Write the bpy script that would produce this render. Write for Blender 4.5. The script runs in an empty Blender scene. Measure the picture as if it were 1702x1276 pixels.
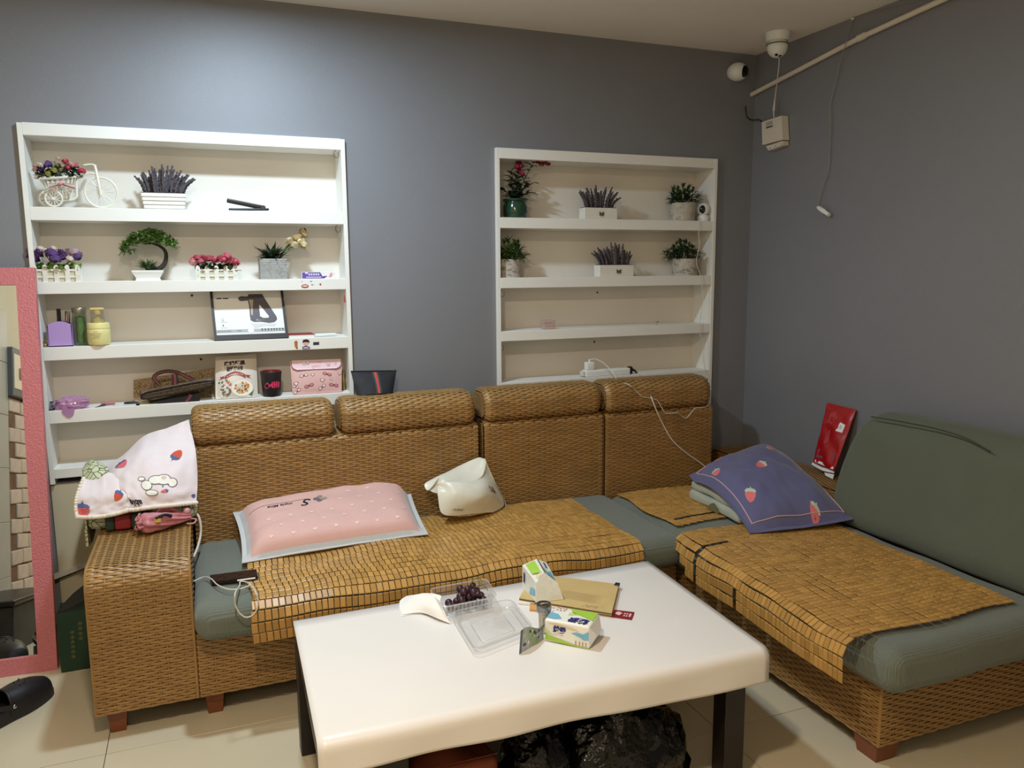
import bpy, math, random
import numpy as np
from mathutils import Vector, Matrix, noise
from mathutils.geometry import tessellate_polygon
PI = math.pi
sc = bpy.context.scene
COL = sc.collection
random.seed(7)
V = Vector

# ------------------------------------------------------------------ camera
FPX, YAW, PITCH, ROLL = 1311.2, math.radians(-21.514), math.radians(8.295), math.radians(-0.419)
CAM = np.array([-0.4451, -3.5441, 1.5])
def cam_axes():
    cy, sy = math.cos(YAW), math.sin(YAW)
    f = np.array([-sy, cy, 0.0]); r = np.array([cy, sy, 0.0]); u = np.array([0, 0, 1.0])
    cp, sp = math.cos(PITCH), math.sin(PITCH)
    f2 = f*cp - u*sp; u2 = u*cp + f*sp
    cr, sr = math.cos(ROLL), math.sin(ROLL)
    return r*cr + u2*sr, -r*sr + u2*cr, f2
CR, CU, CD = cam_axes()
cd = bpy.data.cameras.new('camera'); cam = bpy.data.objects.new('camera', cd); COL.objects.link(cam)
cd.sensor_fit = 'HORIZONTAL'; cd.sensor_width = 36.0; cd.lens = FPX/1702*36.0
cd.clip_start = 0.02; cd.clip_end = 60
m = Matrix.Identity(4)
for i in range(3):
    m[i][0], m[i][1], m[i][2], m[i][3] = CR[i], CU[i], -CD[i], CAM[i]
cam.matrix_world = m
sc.camera = cam

def at(px, py, ax, val):
    """the point where the sight line of a photo pixel meets the plane axis = val"""
    d = CD*FPX + CR*(px-851.0) - CU*(py-638.0)
    t = (val-CAM[ax])/d[ax]
    return V(CAM + t*d)
def aty(px, py, y): return at(px, py, 1, y)
def atz(px, py, z): return at(px, py, 2, z)
def atx(px, py, x): return at(px, py, 0, x)

# ------------------------------------------------------------------ world and lamps
w = bpy.data.worlds.new('World'); sc.world = w; w.use_nodes = True
w.node_tree.nodes['Background'].inputs[0].default_value = (0.9, 0.88, 0.85, 1)
w.node_tree.nodes['Background'].inputs[1].default_value = 0.02
def lamp(name, loc, power, color, size, spread=180):
    l = bpy.data.lights.new(name, 'AREA'); l.shape = 'DISK'; l.size = size; l.energy = power; l.color = color
    l.spread = math.radians(spread)
    o = bpy.data.objects.new(name, l); COL.objects.link(o); o.location = loc; return o
lamp('ceiling_light_by_wall', (-0.22, -0.86, 2.56), 30, (0.66, 0.85, 1.0), 0.14)
lamp('ceiling_light_centre', (-0.48, -2.70, 2.56), 32, (1.0, 0.85, 0.66), 0.16)
pl_ = bpy.data.lights.new('fill_light_rear', 'POINT'); pl_.energy = 15; pl_.color = (1.0, 0.90, 0.77); pl_.shadow_soft_size = 0.25  # added fill lamp behind the camera, raises the ambient light; no real pendant
po_ = bpy.data.objects.new('fill_light_rear', pl_); COL.objects.link(po_); po_.location = (-0.8, -4.3, 2.15)
sc.view_settings.view_transform = 'Standard'; sc.view_settings.look = 'None'
sc.view_settings.exposure = 0.12; sc.view_settings.gamma = 1.0; sc.view_settings.use_curve_mapping = False
sc.cycles.use_denoising = True
sc.cycles.max_bounces = 8; sc.cycles.transparent_max_bounces = 12; sc.cycles.caustics_refractive = False

# ------------------------------------------------------------------ materials
def lin(c):
    r = []
    for x in c[:3]:
        x = x/255.0
        r.append(x/12.92 if x <= 0.04045 else ((x+0.055)/1.055)**2.4)
    return (*r, 1.0)
MATS = {}
def M(name, col=(200,200,200), rough=0.5, metal=0.0, spec=0.5, var=0.0, vscale=30.0, bump=0.0, bscale=80.0, bdist=0.002,
      trans=0.0, sheen=0.0, coat=0.0, island=0.0, alpha=1.0):
    if name in MATS: return MATS[name]
    mt = bpy.data.materials.new(name); mt.use_nodes = True; MATS[name] = mt
    nt = mt.node_tree; b = nt.nodes['Principled BSDF']; L = nt.links
    b.inputs['Base Color'].default_value = lin(col); b.inputs['Roughness'].default_value = rough
    b.inputs['Metallic'].default_value = metal; b.inputs['Specular IOR Level'].default_value = spec
    b.inputs['Transmission Weight'].default_value = trans; b.inputs['Sheen Weight'].default_value = sheen
    b.inputs['Coat Weight'].default_value = coat; b.inputs['Alpha'].default_value = alpha
    tc = nt.nodes.new('ShaderNodeTexCoord')
    last = None
    if var or island:
        hs = nt.nodes.new('ShaderNodeHueSaturation'); hs.inputs['Color'].default_value = lin(col)
        ad = nt.nodes.new('ShaderNodeMath'); ad.operation = 'ADD'; ad.inputs[0].default_value = 1.0
        if var:
            n = nt.nodes.new('ShaderNodeTexNoise'); n.inputs['Scale'].default_value = vscale; n.inputs['Detail'].default_value = 4
            mr = nt.nodes.new('ShaderNodeMapRange'); mr.inputs[1].default_value = 0.25; mr.inputs[2].default_value = 0.75
            mr.inputs[3].default_value = -var; mr.inputs[4].default_value = var
            L.new(tc.outputs['Object'], n.inputs['Vector']); L.new(n.outputs['Fac'], mr.inputs[0]); L.new(mr.outputs[0], ad.inputs[1])
        else: ad.inputs[1].default_value = 0.0
        src = ad
        if island:
            g = nt.nodes.new('ShaderNodeNewGeometry'); oi = nt.nodes.new('ShaderNodeObjectInfo')
            s = nt.nodes.new('ShaderNodeMath'); s.operation = 'ADD'; L.new(g.outputs['Random Per Island'], s.inputs[0]); L.new(oi.outputs['Random'], s.inputs[1])
            fr = nt.nodes.new('ShaderNodeMath'); fr.operation = 'FRACT'; L.new(s.outputs[0], fr.inputs[0])
            m2 = nt.nodes.new('ShaderNodeMapRange'); m2.inputs[3].default_value = -island; m2.inputs[4].default_value = island
            L.new(fr.outputs[0], m2.inputs[0])
            s2 = nt.nodes.new('ShaderNodeMath'); s2.operation = 'ADD'; L.new(ad.outputs[0], s2.inputs[0]); L.new(m2.outputs[0], s2.inputs[1])
            src = s2
        L.new(src.outputs[0], hs.inputs['Value']); L.new(hs.outputs[0], b.inputs['Base Color'])
    if bump:
        n2 = nt.nodes.new('ShaderNodeTexNoise'); n2.inputs['Scale'].default_value = bscale; n2.inputs['Detail'].default_value = 3
        bp = nt.nodes.new('ShaderNodeBump'); bp.inputs['Strength'].default_value = bump; bp.inputs['Distance'].default_value = bdist
        L.new(tc.outputs['Object'], n2.inputs['Vector']); L.new(n2.outputs['Fac'], bp.inputs['Height']); L.new(bp.outputs[0], b.inputs['Normal'])
    return mt
def M_voronoi(name, c1, c2, scale, edge, rough=0.8):
    """two colours: cells of c1 outlined in c2 (printed cloth)"""
    if name in MATS: return MATS[name]
    mt = M(name, c1, rough); nt = mt.node_tree; L = nt.links; b = nt.nodes['Principled BSDF']
    tc = nt.nodes.new('ShaderNodeTexCoord'); v = nt.nodes.new('ShaderNodeTexVoronoi'); v.feature = 'DISTANCE_TO_EDGE'
    v.inputs['Scale'].default_value = scale
    cr = nt.nodes.new('ShaderNodeMapRange'); cr.inputs[1].default_value = edge*0.6; cr.inputs[2].default_value = edge
    mx = nt.nodes.new('ShaderNodeMix'); mx.data_type = 'RGBA'; mx.inputs[6].default_value = lin(c2); mx.inputs[7].default_value = lin(c1)
    L.new(tc.outputs['Object'], v.inputs['Vector']); L.new(v.outputs['Distance'], cr.inputs[0]); L.new(cr.outputs[0], mx.inputs[0])
    L.new(mx.outputs[2], b.inputs['Base Color']); return mt
def M_waves(name, col, scale, strength, dist, rough=0.9, dirs=('X', 'Y'), var=0.0, sheen=0.0, mul=True):
    """knit or ribbed cloth: crossed wave bands as relief"""
    if name in MATS: return MATS[name]
    mt = M(name, col, rough, var=var, vscale=6, spec=0.25, sheen=sheen); nt = mt.node_tree; L = nt.links; b = nt.nodes['Principled BSDF']
    tc = nt.nodes.new('ShaderNodeTexCoord'); prev = None
    for d in dirs:
        wv = nt.nodes.new('ShaderNodeTexWave'); wv.bands_direction = d; wv.inputs['Scale'].default_value = scale
        L.new(tc.outputs['Object'], wv.inputs['Vector'])
        if prev is None: prev = wv.outputs['Fac']
        else:
            mm = nt.nodes.new('ShaderNodeMath'); mm.operation = 'MAXIMUM'; L.new(prev, mm.inputs[0]); L.new(wv.outputs['Fac'], mm.inputs[1]); prev = mm.outputs[0]
    bp = nt.nodes.new('ShaderNodeBump'); bp.inputs['Strength'].default_value = strength; bp.inputs['Distance'].default_value = dist
    L.new(prev, bp.inputs['Height']); L.new(bp.outputs[0], b.inputs['Normal']); return mt
def M_clear(name, tint=(255,255,255), gloss=0.12, rough=0.05, milk=0.0, milkcol=(240,240,240)):
    """thin clear plastic: see-through with a glossy skin and a little milkiness"""
    if name in MATS: return MATS[name]
    mt = bpy.data.materials.new(name); mt.use_nodes = True; MATS[name] = mt
    nt = mt.node_tree; L = nt.links; nt.nodes.clear()
    out = nt.nodes.new('ShaderNodeOutputMaterial'); tr = nt.nodes.new('ShaderNodeBsdfTransparent'); tr.inputs[0].default_value = lin(tint)
    gl = nt.nodes.new('ShaderNodeBsdfGlossy'); gl.inputs['Roughness'].default_value = rough
    lw = nt.nodes.new('ShaderNodeLayerWeight'); lw.inputs[0].default_value = 0.35
    mr = nt.nodes.new('ShaderNodeMapRange'); mr.inputs[3].default_value = gloss*0.4; mr.inputs[4].default_value = min(1, gloss*4)
    mx = nt.nodes.new('ShaderNodeMixShader')
    L.new(lw.outputs['Facing'], mr.inputs[0]); L.new(mr.outputs[0], mx.inputs[0]); L.new(tr.outputs[0], mx.inputs[1]); L.new(gl.outputs[0], mx.inputs[2])
    if milk:
        df = nt.nodes.new('ShaderNodeBsdfDiffuse'); df.inputs[0].default_value = lin(milkcol)
        m2 = nt.nodes.new('ShaderNodeMixShader'); m2.inputs[0].default_value = milk
        L.new(mx.outputs[0], m2.inputs[1]); L.new(df.outputs[0], m2.inputs[2]); L.new(m2.outputs[0], out.inputs[0])
    else: L.new(mx.outputs[0], out.inputs[0])
    return mt

# ------------------------------------------------------------------ mesh builder
class MB:
    def __init__(s): s.v = []; s.f = []; s.m = []
    def add(s, vs, fs, mi=0):
        o = len(s.v); s.v.extend([tuple(p) for p in vs]); s.f.extend([tuple(i+o for i in f) for f in fs]); s.m.extend([mi]*len(fs)); return s
    def box(s, lo, hi, b=0.0, mi=0, T=None):
        lo = V(lo); hi = V(hi); c = (lo+hi)/2; h = (hi-lo)/2
        if b <= 0:
            vs = [V((x, y, z)) for x in (-h.x, h.x) for y in (-h.y, h.y) for z in (-h.z, h.z)]
            fs = [(0,1,3,2), (4,6,7,5), (0,4,5,1), (2,3,7,6), (0,2,6,4), (1,5,7,3)]
        else:
            b = min(b, h.x*0.98, h.y*0.98, h.z*0.98); vs = []; ix = {}
            for x in (-1, 1):
                for y in (-1, 1):
                    for z in (-1, 1):
                        for k in range(3):
                            p = [x*h.x, y*h.y, z*h.z]
                            for q in range(3):
                                if q != k: p[q] -= (x, y, z)[q]*b
                            ix[(x, y, z, k)] = len(vs); vs.append(V(p))
            fs = []
            for k in range(3):
                a1, a2 = [q for q in range(3) if q != k]
                for sg in (-1, 1):
                    q4 = []
                    for e1, e2 in ((-1,-1), (1,-1), (1,1), (-1,1)):
                        t = [0, 0, 0]; t[k] = sg; t[a1] = e1; t[a2] = e2; q4.append(ix[(*t, k)])
                    fs.append(tuple(q4))
                for e1 in (-1, 1):
                    for e2 in (-1, 1):
                        t0 = [0, 0, 0]; t0[k] = -1; t0[a1] = e1; t0[a2] = e2; t1 = list(t0); t1[k] = 1
                        fs.append((ix[(*t0, a1)], ix[(*t1, a1)], ix[(*t1, a2)], ix[(*t0, a2)]))
            for x in (-1, 1):
                for y in (-1, 1):
                    for z in (-1, 1): fs.append(tuple(ix[(x, y, z, k)] for k in range(3)))
        vs = [p + c for p in vs]
        if T is not None: vs = [T @ p for p in vs]
        return s.add(vs, fs, mi)
    def rbox(s, lo, hi, r, seg=4, mid=6, disp=None, mi=0, T=None):
        """soft box with rounded edges; disp(p, n) may move each point"""
        lo = V(lo); hi = V(hi); ts = []
        for k in range(3):
            rk = min(r, (hi[k]-lo[k])/2*0.999); t = [lo[k] + rk*(1-math.cos(PI/2*i/seg)) if False else lo[k]+rk*i/seg for i in range(seg)]
            a, b_ = lo[k]+rk, hi[k]-rk
            nm = mid if isinstance(mid, int) else mid[k]
            t += [a+(b_-a)*i/nm for i in range(nm+1)] if b_-a > 1e-6 else [a]
            t += [hi[k]-rk+rk*i/seg for i in range(1, seg+1)]; ts.append(t)
        vs = []; fs = []; ix = {}
        def put(p):
            key = (round(p.x, 6), round(p.y, 6), round(p.z, 6))
            if key in ix: return ix[key]
            q = V([min(max(p[k], lo[k]+min(r, (hi[k]-lo[k])/2)), hi[k]-min(r, (hi[k]-lo[k])/2)) for k in range(3)])
            d = p-q; n = V([d[k]/max(min(r, (hi[k]-lo[k])/2), 1e-6) for k in range(3)])
            # cube-to-sphere mapping of the corner
            x, y, z = n; nn = V((x*math.sqrt(max(0, 1-y*y/2-z*z/2+y*y*z*z/3)), y*math.sqrt(max(0, 1-x*x/2-z*z/2+x*x*z*z/3)), z*math.sqrt(max(0, 1-x*x/2-y*y/2+x*x*y*y/3))))
            pp = V([q[k]+nn[k]*min(r, (hi[k]-lo[k])/2) for k in range(3)])
            if disp: pp = disp(pp, nn)
            ix[key] = len(vs); vs.append(pp); return ix[key]
        for k in range(3):
            a1, a2 = (k+1) % 3, (k+2) % 3
            for sg, val in ((-1, lo[k]), (1, hi[k])):
                for i in range(len(ts[a1])-1):
                    for j in range(len(ts[a2])-1):
                        q = []
                        for di, dj in ((0,0), (1,0), (1,1), (0,1)):
                            p = V((0, 0, 0)); p[k] = val; p[a1] = ts[a1][i+di]; p[a2] = ts[a2][j+dj]; q.append(put(p))
                        if len(set(q)) >= 3:
                            fs.append(tuple(dict.fromkeys(q if sg > 0 else q[::-1])))
        if T is not None: vs = [T @ p for p in vs]
        return s.add(vs, fs, mi)
    def tube(s, pts, r, n=8, caps=True, closed=False, mi=0):
        pts = [V(p) for p in pts]; N = len(pts); rs = r if isinstance(r, (list, tuple)) else [r]*N
        vs = []; fs = []; up = None
        for i in range(N):
            t = (pts[(i+1) % N] - pts[i-1]) if closed else (pts[min(i+1, N-1)]-pts[max(i-1, 0)])
            if t.length < 1e-9: t = V((0, 0, 1))
            t.normalize()
            if up is None:
                up = t.orthogonal().normalized()
            up = (up - t*up.dot(t)); up = up.normalized() if up.length > 1e-6 else t.orthogonal().normalized()
            bn = t.cross(up)
            for k in range(n):
                a = 2*PI*k/n; vs.append(pts[i] + (up*math.cos(a)+bn*math.sin(a))*rs[i])
        for i in range(N if closed else N-1):
            j = (i+1) % N
            for k in range(n): fs.append((i*n+k, i*n+(k+1) % n, j*n+(k+1) % n, j*n+k))
        if caps and not closed: fs.append(tuple(range(n))[::-1]); fs.append(tuple((N-1)*n+k for k in range(n)))
        return s.add(vs, fs, mi)
    def lathe(s, prof, n=20, T=None, mi=0, capb=True, capt=True):
        vs = []; fs = []
        for r, z in prof:
            for k in range(n): a = 2*PI*k/n; vs.append(V((r*math.cos(a), r*math.sin(a), z)))
        for i in range(len(prof)-1):
            for k in range(n): fs.append((i*n+k, i*n+(k+1) % n, (i+1)*n+(k+1) % n, (i+1)*n+k))
        if capb: fs.append(tuple(range(n))[::-1])
        if capt: fs.append(tuple((len(prof)-1)*n+k for k in range(n)))
        if T is not None: vs = [T @ p for p in vs]
        return s.add(vs, fs, mi)
    def ball(s, c, r, n=12, m_=8, T=None, mi=0):
        r = (r, r, r) if isinstance(r, (int, float)) else r; c = V(c); vs = []; fs = []
        vs.append(V((0, 0, -r[2])))
        for i in range(1, m_):
            th = PI*i/m_
            for k in range(n):
                a = 2*PI*k/n; vs.append(V((r[0]*math.sin(th)*math.cos(a), r[1]*math.sin(th)*math.sin(a), -r[2]*math.cos(th))))
        vs.append(V((0, 0, r[2])))
        for k in range(n): fs.append((0, 1+(k+1) % n, 1+k)); fs.append((len(vs)-1, len(vs)-1-n+k, len(vs)-1-n+(k+1) % n))
        for i in range(m_-2):
            for k in range(n): fs.append((1+i*n+k, 1+i*n+(k+1) % n, 1+(i+1)*n+(k+1) % n, 1+(i+1)*n+k))
        vs = [(T @ p if T is not None else p) + c for p in vs]
        return s.add(vs, fs, mi)
    def grid(s, fn, nu, nv, thick=0.0, mi=0, mi2=None):
        """fn(u, v) in 0..1 -> point; thick > 0 gives the sheet a second skin and rims"""
        P = [[V(fn(i/nu, j/nv)) for j in range(nv+1)] for i in range(nu+1)]
        vs = [P[i][j] for i in range(nu+1) for j in range(nv+1)]; id_ = lambda i, j: i*(nv+1)+j
        fs = [(id_(i, j), id_(i+1, j), id_(i+1, j+1), id_(i, j+1)) for i in range(nu) for j in range(nv)]
        s.add(vs, fs, mi)
        if thick:
            ws = []
            for i in range(nu+1):
                for j in range(nv+1):
                    du = P[min(i+1, nu)][j]-P[max(i-1, 0)][j]; dv = P[i][min(j+1, nv)]-P[i][max(j-1, 0)]
                    n = du.cross(dv); n = n.normalized() if n.length > 1e-12 else V((0, 0, 1)); ws.append(P[i][j]-n*thick)
            s.add(ws, [f[::-1] for f in fs], mi if mi2 is None else mi2)
            o = len(s.v)-2*len(vs); k = len(vs)
            rim = [id_(i, 0) for i in range(nu+1)] + [id_(nu, j) for j in range(1, nv+1)] + [id_(i, nv) for i in range(nu-1, -1, -1)] + [id_(0, j) for j in range(nv-1, 0, -1)]
            for a, b in zip(rim, rim[1:]+rim[:1]):
                s.f.append((o+b, o+a, o+k+a, o+k+b)); s.m.append(mi)
        return s
    def poly(s, pts, fn, mi=0, thick=0.0, back=None):
        """flat polygon in 2-D mapped by fn(x, y) (and fn(x, y, -thick) behind)"""
        tri = tessellate_polygon([[V((p[0], p[1], 0)) for p in pts]])
        A = sum(pts[i][0]*pts[(i+1) % len(pts)][1]-pts[(i+1) % len(pts)][0]*pts[i][1] for i in range(len(pts)))
        fix = []
        for t in tri:
            a, b, c = [pts[i] for i in t]
            fix.append(t if (b[0]-a[0])*(c[1]-a[1])-(b[1]-a[1])*(c[0]-a[0]) > 0 else t[::-1])
        s.add([fn(p[0], p[1], 0) for p in pts], fix, mi)
        if thick:
            s.add([fn(p[0], p[1], -thick) for p in pts], [t[::-1] for t in fix], mi)
            o = len(s.v)-2*len(pts); n = len(pts)
            for i in range(n):
                j = (i+1) % n; q = (o+i, o+n+i, o+n+j, o+j); s.f.append(q if A > 0 else q[::-1]); s.m.append(mi)
        return s
    def leaf(s, p, d, L, w, bend=0.3, side=None, mi=0, n=3):
        """pointed leaf: folded strip from p along d, sagging by bend"""
        d = V(d).normalized(); sd = d.cross(V((0, 0, 1))) if side is None else V(side)
        if sd.length < 1e-3: sd = V((1, 0, 0))
        sd.normalize(); nrm = sd.cross(d).normalized(); vs = []; fs = []; p = V(p)
        for i in range(n+1):
            t = i/n; c = p + d*(L*t) - V((0, 0, 1))*(bend*L*t*t); ww = w*math.sin(PI*min(0.999, 0.12+0.88*t))**0.8 if i < n else w*0.06
            vs += [c - sd*ww + nrm*ww*0.35, c, c + sd*ww + nrm*ww*0.35]
        for i in range(n):
            a = i*3; fs += [(a, a+1, a+4, a+3), (a+1, a+2, a+5, a+4)]
        return s.add(vs, fs, mi)
    def build(s, name, mats, parent=None, smooth=True, label=None, kind=None, angle=40, cat=None, group=None, world=True):
        me = bpy.data.meshes.new(name); me.from_pydata(s.v, [], s.f); 
        for mt in (mats if isinstance(mats, (list, tuple)) else [mats]): me.materials.append(mt)
        if len(me.materials) > 1: me.polygons.foreach_set('material_index', s.m)
        me.validate(); me.update()
        if smooth:
            me.shade_smooth(); me.set_sharp_from_angle(angle=math.radians(angle))
        return link(name, me, parent, label, kind, cat, group, world)
def link(name, me, parent=None, label=None, kind=None, cat=None, group=None, world=True):
    o = bpy.data.objects.new(name, me); COL.objects.link(o)
    if parent is not None:
        o.parent = parent
        if world:
            q = parent; off = V((0, 0, 0))
            while q is not None: off = off + q.location; q = q.parent
            if parent.type == 'EMPTY': o.matrix_parent_inverse = Matrix.Translation(-off)
    for k, x in (('label', label), ('kind', kind), ('category', cat), ('group', group)):
        if x: o[k] = x
    return o
def thing(name, label, cat, loc=(0, 0, 0), group=None):
    o = bpy.data.objects.new(name, None); COL.objects.link(o); o.location = loc; o.empty_display_size = 0.05
    o['label'] = label; o['category'] = cat
    if group: o['group'] = group
    return o
def dup(root, loc, label=None):
    """copies a thing with its parts and their sub-parts"""
    r = root.copy(); COL.objects.link(r); r.location = loc
    if label: r['label'] = label
    for c in list(root.children):
        k = c.copy(); COL.objects.link(k); k.parent = r
        for g in list(c.children): h = g.copy(); COL.objects.link(h); h.parent = k
    return r
def struct(name, mb, mats, parent=None, smooth=False): return mb.build(name, mats, parent, smooth, kind='structure')
def smooth_path(pts, k=6):
    """Catmull-Rom through the points"""
    pts = [V(p) for p in pts]; out = []
    for i in range(len(pts)-1):
        p0 = pts[max(i-1, 0)]; p1 = pts[i]; p2 = pts[i+1]; p3 = pts[min(i+2, len(pts)-1)]
        for j in range(k):
            t = j/k; out.append(0.5*((2*p1)+(p2-p0)*t+(2*p0-5*p1+4*p2-p3)*t*t+(3*p1-p0-3*p2+p3)*t**3))
    out.append(pts[-1]); return out
def cr1(a, t):
    n = len(a)-1; x = min(max(t, 0), 1)*n; i = min(int(x), n-1); t = x-i
    p0 = a[max(i-1, 0)]; p1 = a[i]; p2 = a[i+1]; p3 = a[min(i+2, n)]
    return 0.5*((2*p1)+(p2-p0)*t+(2*p0-5*p1+4*p2-p3)*t*t+(3*p1-p0-3*p2+p3)*t**3)
def ctrl(rows):
    """smooth sheet through a grid of points"""
    rows = [[V(p) for p in r] for r in rows]
    return lambda u, v: cr1([cr1(r, u) for r in rows], v)
def nz(p, s=1.0): return noise.noise(V(p)*s)
def surf_n(P, u, v, e=0.01):
    a = P(min(u+e, 1), v)-P(max(u-e, 0), v); b = P(u, min(v+e, 1))-P(u, max(v-e, 0)); n = a.cross(b)
    return n.normalized() if n.length > 1e-12 else V((0, 0, 1))
def decal(mb, pts, P, off=0.0012, mi=0, flip=False, c=None):
    """flat print: star-shaped outline in the (u, v) of surface P, laid just over it"""
    if c is None: c = (sum(p[0] for p in pts)/len(pts), sum(p[1] for p in pts)/len(pts))
    vs = []; n = len(pts)
    def q(u, v): return P(u, v) + surf_n(P, u, v)*(off*(-1 if flip else 1))
    vs.append(q(*c))
    for f in (0.5, 1.0):
        for p in pts: vs.append(q(c[0]+(p[0]-c[0])*f, c[1]+(p[1]-c[1])*f))
    fs = [(0, 1+i, 1+(i+1) % n) for i in range(n)] + [(1+i, 1+n+i, 1+n+(i+1) % n, 1+(i+1) % n) for i in range(n)]
    return mb.add(vs, fs, mi)
def text2d(body, size=1.0, bold=0.0, shear=0.0):
    """glyph outlines as triangles, centred on the origin; height of a capital about size"""
    cu = bpy.data.curves.new('t', 'FONT'); cu.body = body; cu.size = size; cu.align_x = 'CENTER'; cu.align_y = 'CENTER'; cu.offset = bold; cu.shear = shear; cu.resolution_u = 3
    ob = bpy.data.objects.new('t', cu); COL.objects.link(ob)
    dg = bpy.context.evaluated_depsgraph_get(); me = bpy.data.meshes.new_from_object(ob.evaluated_get(dg))
    vs = [(v.co.x, v.co.y) for v in me.vertices]; fs = [tuple(p.vertices) for p in me.polygons]
    bpy.data.objects.remove(ob); bpy.data.curves.remove(cu); bpy.data.meshes.remove(me)
    return vs, fs
def put_text(mb, body, size, fn, mi=0, bold=0.0, shear=0.0):
    vs, fs = text2d(body, size, bold, shear); return mb.add([fn(x, y) for x, y in vs], fs, mi)
# ------------------------------------------------------------------ room shell
XR, XL, ZC, YB = 2.333, -1.62, 2.593, -5.0
U1, U2 = (-1.041, 0.179), (0.873, 2.100)          # outer edges of the two niches
ZN0, ZN1 = 0.66, 2.056
wallm = M('wall_paint_grey_blue', (128, 129, 135), 0.5, spec=0.6, var=0.05, vscale=1.5, bump=0.5, bscale=260, bdist=0.0012)
ceilm = M('ceiling_paint', (242, 236, 228), 0.9, var=0.03, vscale=3)
beige = M('beige_wall_paint', (206, 196, 168), 0.75, var=0.04, vscale=4)
white = M('white_board', (238, 236, 230), 0.45, var=0.02, vscale=8)
cream = M('cream_back_board', (230, 223, 212), 0.7, var=0.03, vscale=5)
mb = MB()
xs = [XL, U1[0], U1[1], U2[0], U2[1], XR]
for a, b in ((0, 1), (2, 3), (4, 5)): mb.box((xs[a], 0, 0), (xs[b], 0.2, ZC))
for a, b in ((1, 2), (3, 4)): mb.box((xs[a], 0, 0), (xs[b], 0.2, ZN0)); mb.box((xs[a], 0, ZN1), (xs[b], 0.2, ZC)); mb.box((xs[a], 0.16, ZN0), (xs[b], 0.2, ZN1))
struct('wall_back', mb, wallm)
struct('wall_right', MB().box((XR, YB, 0), (XR+0.1, 0.2, ZC)), wallm)
struct('wall_rear', MB().box((XL, YB-0.1, 0), (XR, YB, ZC)), beige)
struct('ceiling', MB().box((XL-0.1, YB-0.1, ZC), (XR+0.1, 0.2, ZC+0.1)), ceilm)
wl = struct('wall_left', MB().box((XL-0.1, YB-0.1, 0), (XL, 0.2, ZC)), beige)
# brick-look cladding on the left wall, seen in the mirror
brickm = M('grey_pink_brick', (196, 178, 160), 0.85, var=0.12, vscale=14, bump=0.4, bscale=60, island=0.08)
bm_ = MB().box((-0.003, -0.076, -0.0375), (0.008, 0.076, 0.0375), 0.004)
b0 = bm_.build('brick', brickm, wl, smooth=False, world=False); b0.location = (XL, -2.0, 0.05)
first = True
for r in range(15):
    for c in range(7):
        y = -1.58-0.158*c-(0.079 if r % 2 else 0); z = 0.045+0.081*r
        o = b0 if first else b0.copy()
        if not first: COL.objects.link(o)
        first = False; o.location = (XL+random.uniform(-0.001, 0.002), y+random.uniform(-0.006, 0.006), z+random.uniform(-0.003, 0.003)); o.rotation_euler = (random.uniform(-0.03, 0.03), 0, 0)
MB().box((XL-0.004, -2.75, 0.0), (XL+0.0015, -1.5, 1.23)).build('brick_mortar', M('brown_mortar', (112, 82, 62), 0.95, var=0.3, vscale=25), wl, False)
gt = MB().box((0, -0.139, -0.139), (0.005, 0.139, 0.139), 0.002).build('wall_tile', M('grey_wall_tile', (176, 172, 160), 0.4, var=0.05, vscale=6), wl, False, world=False)
for k in range(12):
    o = gt if k == 0 else gt.copy()
    if k: COL.objects.link(o)
    o.location = (XL, -1.355+0.28*(k % 2), 0.14+0.28*(k//2))
# floor of square tiles
tilem = M('cream_floor_tile', (206, 193, 165), 0.28, spec=0.5, var=0.05, vscale=3, island=0.02)
fl = struct('floor', MB().box((XL-0.1, YB-0.1, -0.1), (XR+0.1, 0.2, -0.003)), M('grout', (96, 82, 62), 0.9))
T = 0.6185; tl = MB().box((-T/2+0.0012, -T/2+0.0012, -0.008), (T/2-0.0012, T/2-0.0012, 0), 0.0005)
t0 = tl.build('floor_tile', tilem, fl, smooth=False, world=False)
first = True
for i in range(-2, 5):
    for j in range(0, 8):
        x = -0.802+T*(i+0.5); y = -0.325-T*(j-0.5)
        o = t0 if first else t0.copy()
        if not first: COL.objects.link(o)
        first = False; o.location = (x, y, 0)

# ------------------------------------------------------------------ niche shelf units
FR, BK = -0.02, 0.145
def shelf_unit(name, label, x0, x1, boards, low):
    t = thing(name, label, 'shelf', (x0, 0, 0))
    MB().box((x0, FR, low), (x0+0.018, BK, ZN1), 0.001).build('side_panel', white, t, False)
    MB().box((x1-0.018, FR-0.002, low), (x1, BK, ZN1), 0.001).build('side_panel', white, t, False)
    MB().box((x0+0.002, BK, low), (x1-0.002, BK+0.012, ZN1)).build('back_panel', cream, t, False, label='cream back panel')
    out = []
    for za, zb in boards: out.append(MB().box((x0+0.018, FR, za), (x1-0.018, BK, zb), 0.0015).build('shelf_board', white, t, False))
    return t, out
ZB = [(2.011, 2.058), (1.697, 1.748), (1.416, 1.464), (1.157, 1.209), (0.906, 0.958)]
ul, bl = shelf_unit('wall_shelf', 'white recessed wall shelf on the left, behind the pink mirror and flower pots', *U1, ZB + [(0.683, 0.722)], 0.66)
MB().box((U1[0], -0.006, 0.0), (U1[1], 0.0, 0.655)).build('lower_panel', beige, ul, False, label='plain beige panel under the shelves')
ur, br = shelf_unit('wall_shelf', 'white recessed wall shelf on the right, with three bark-wrapped plant pots', *U2, [(2.008, 2.056), (1.690, 1.740), (1.409, 1.459), (1.156, 1.204), (0.908, 0.956)], 0.66)
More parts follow.
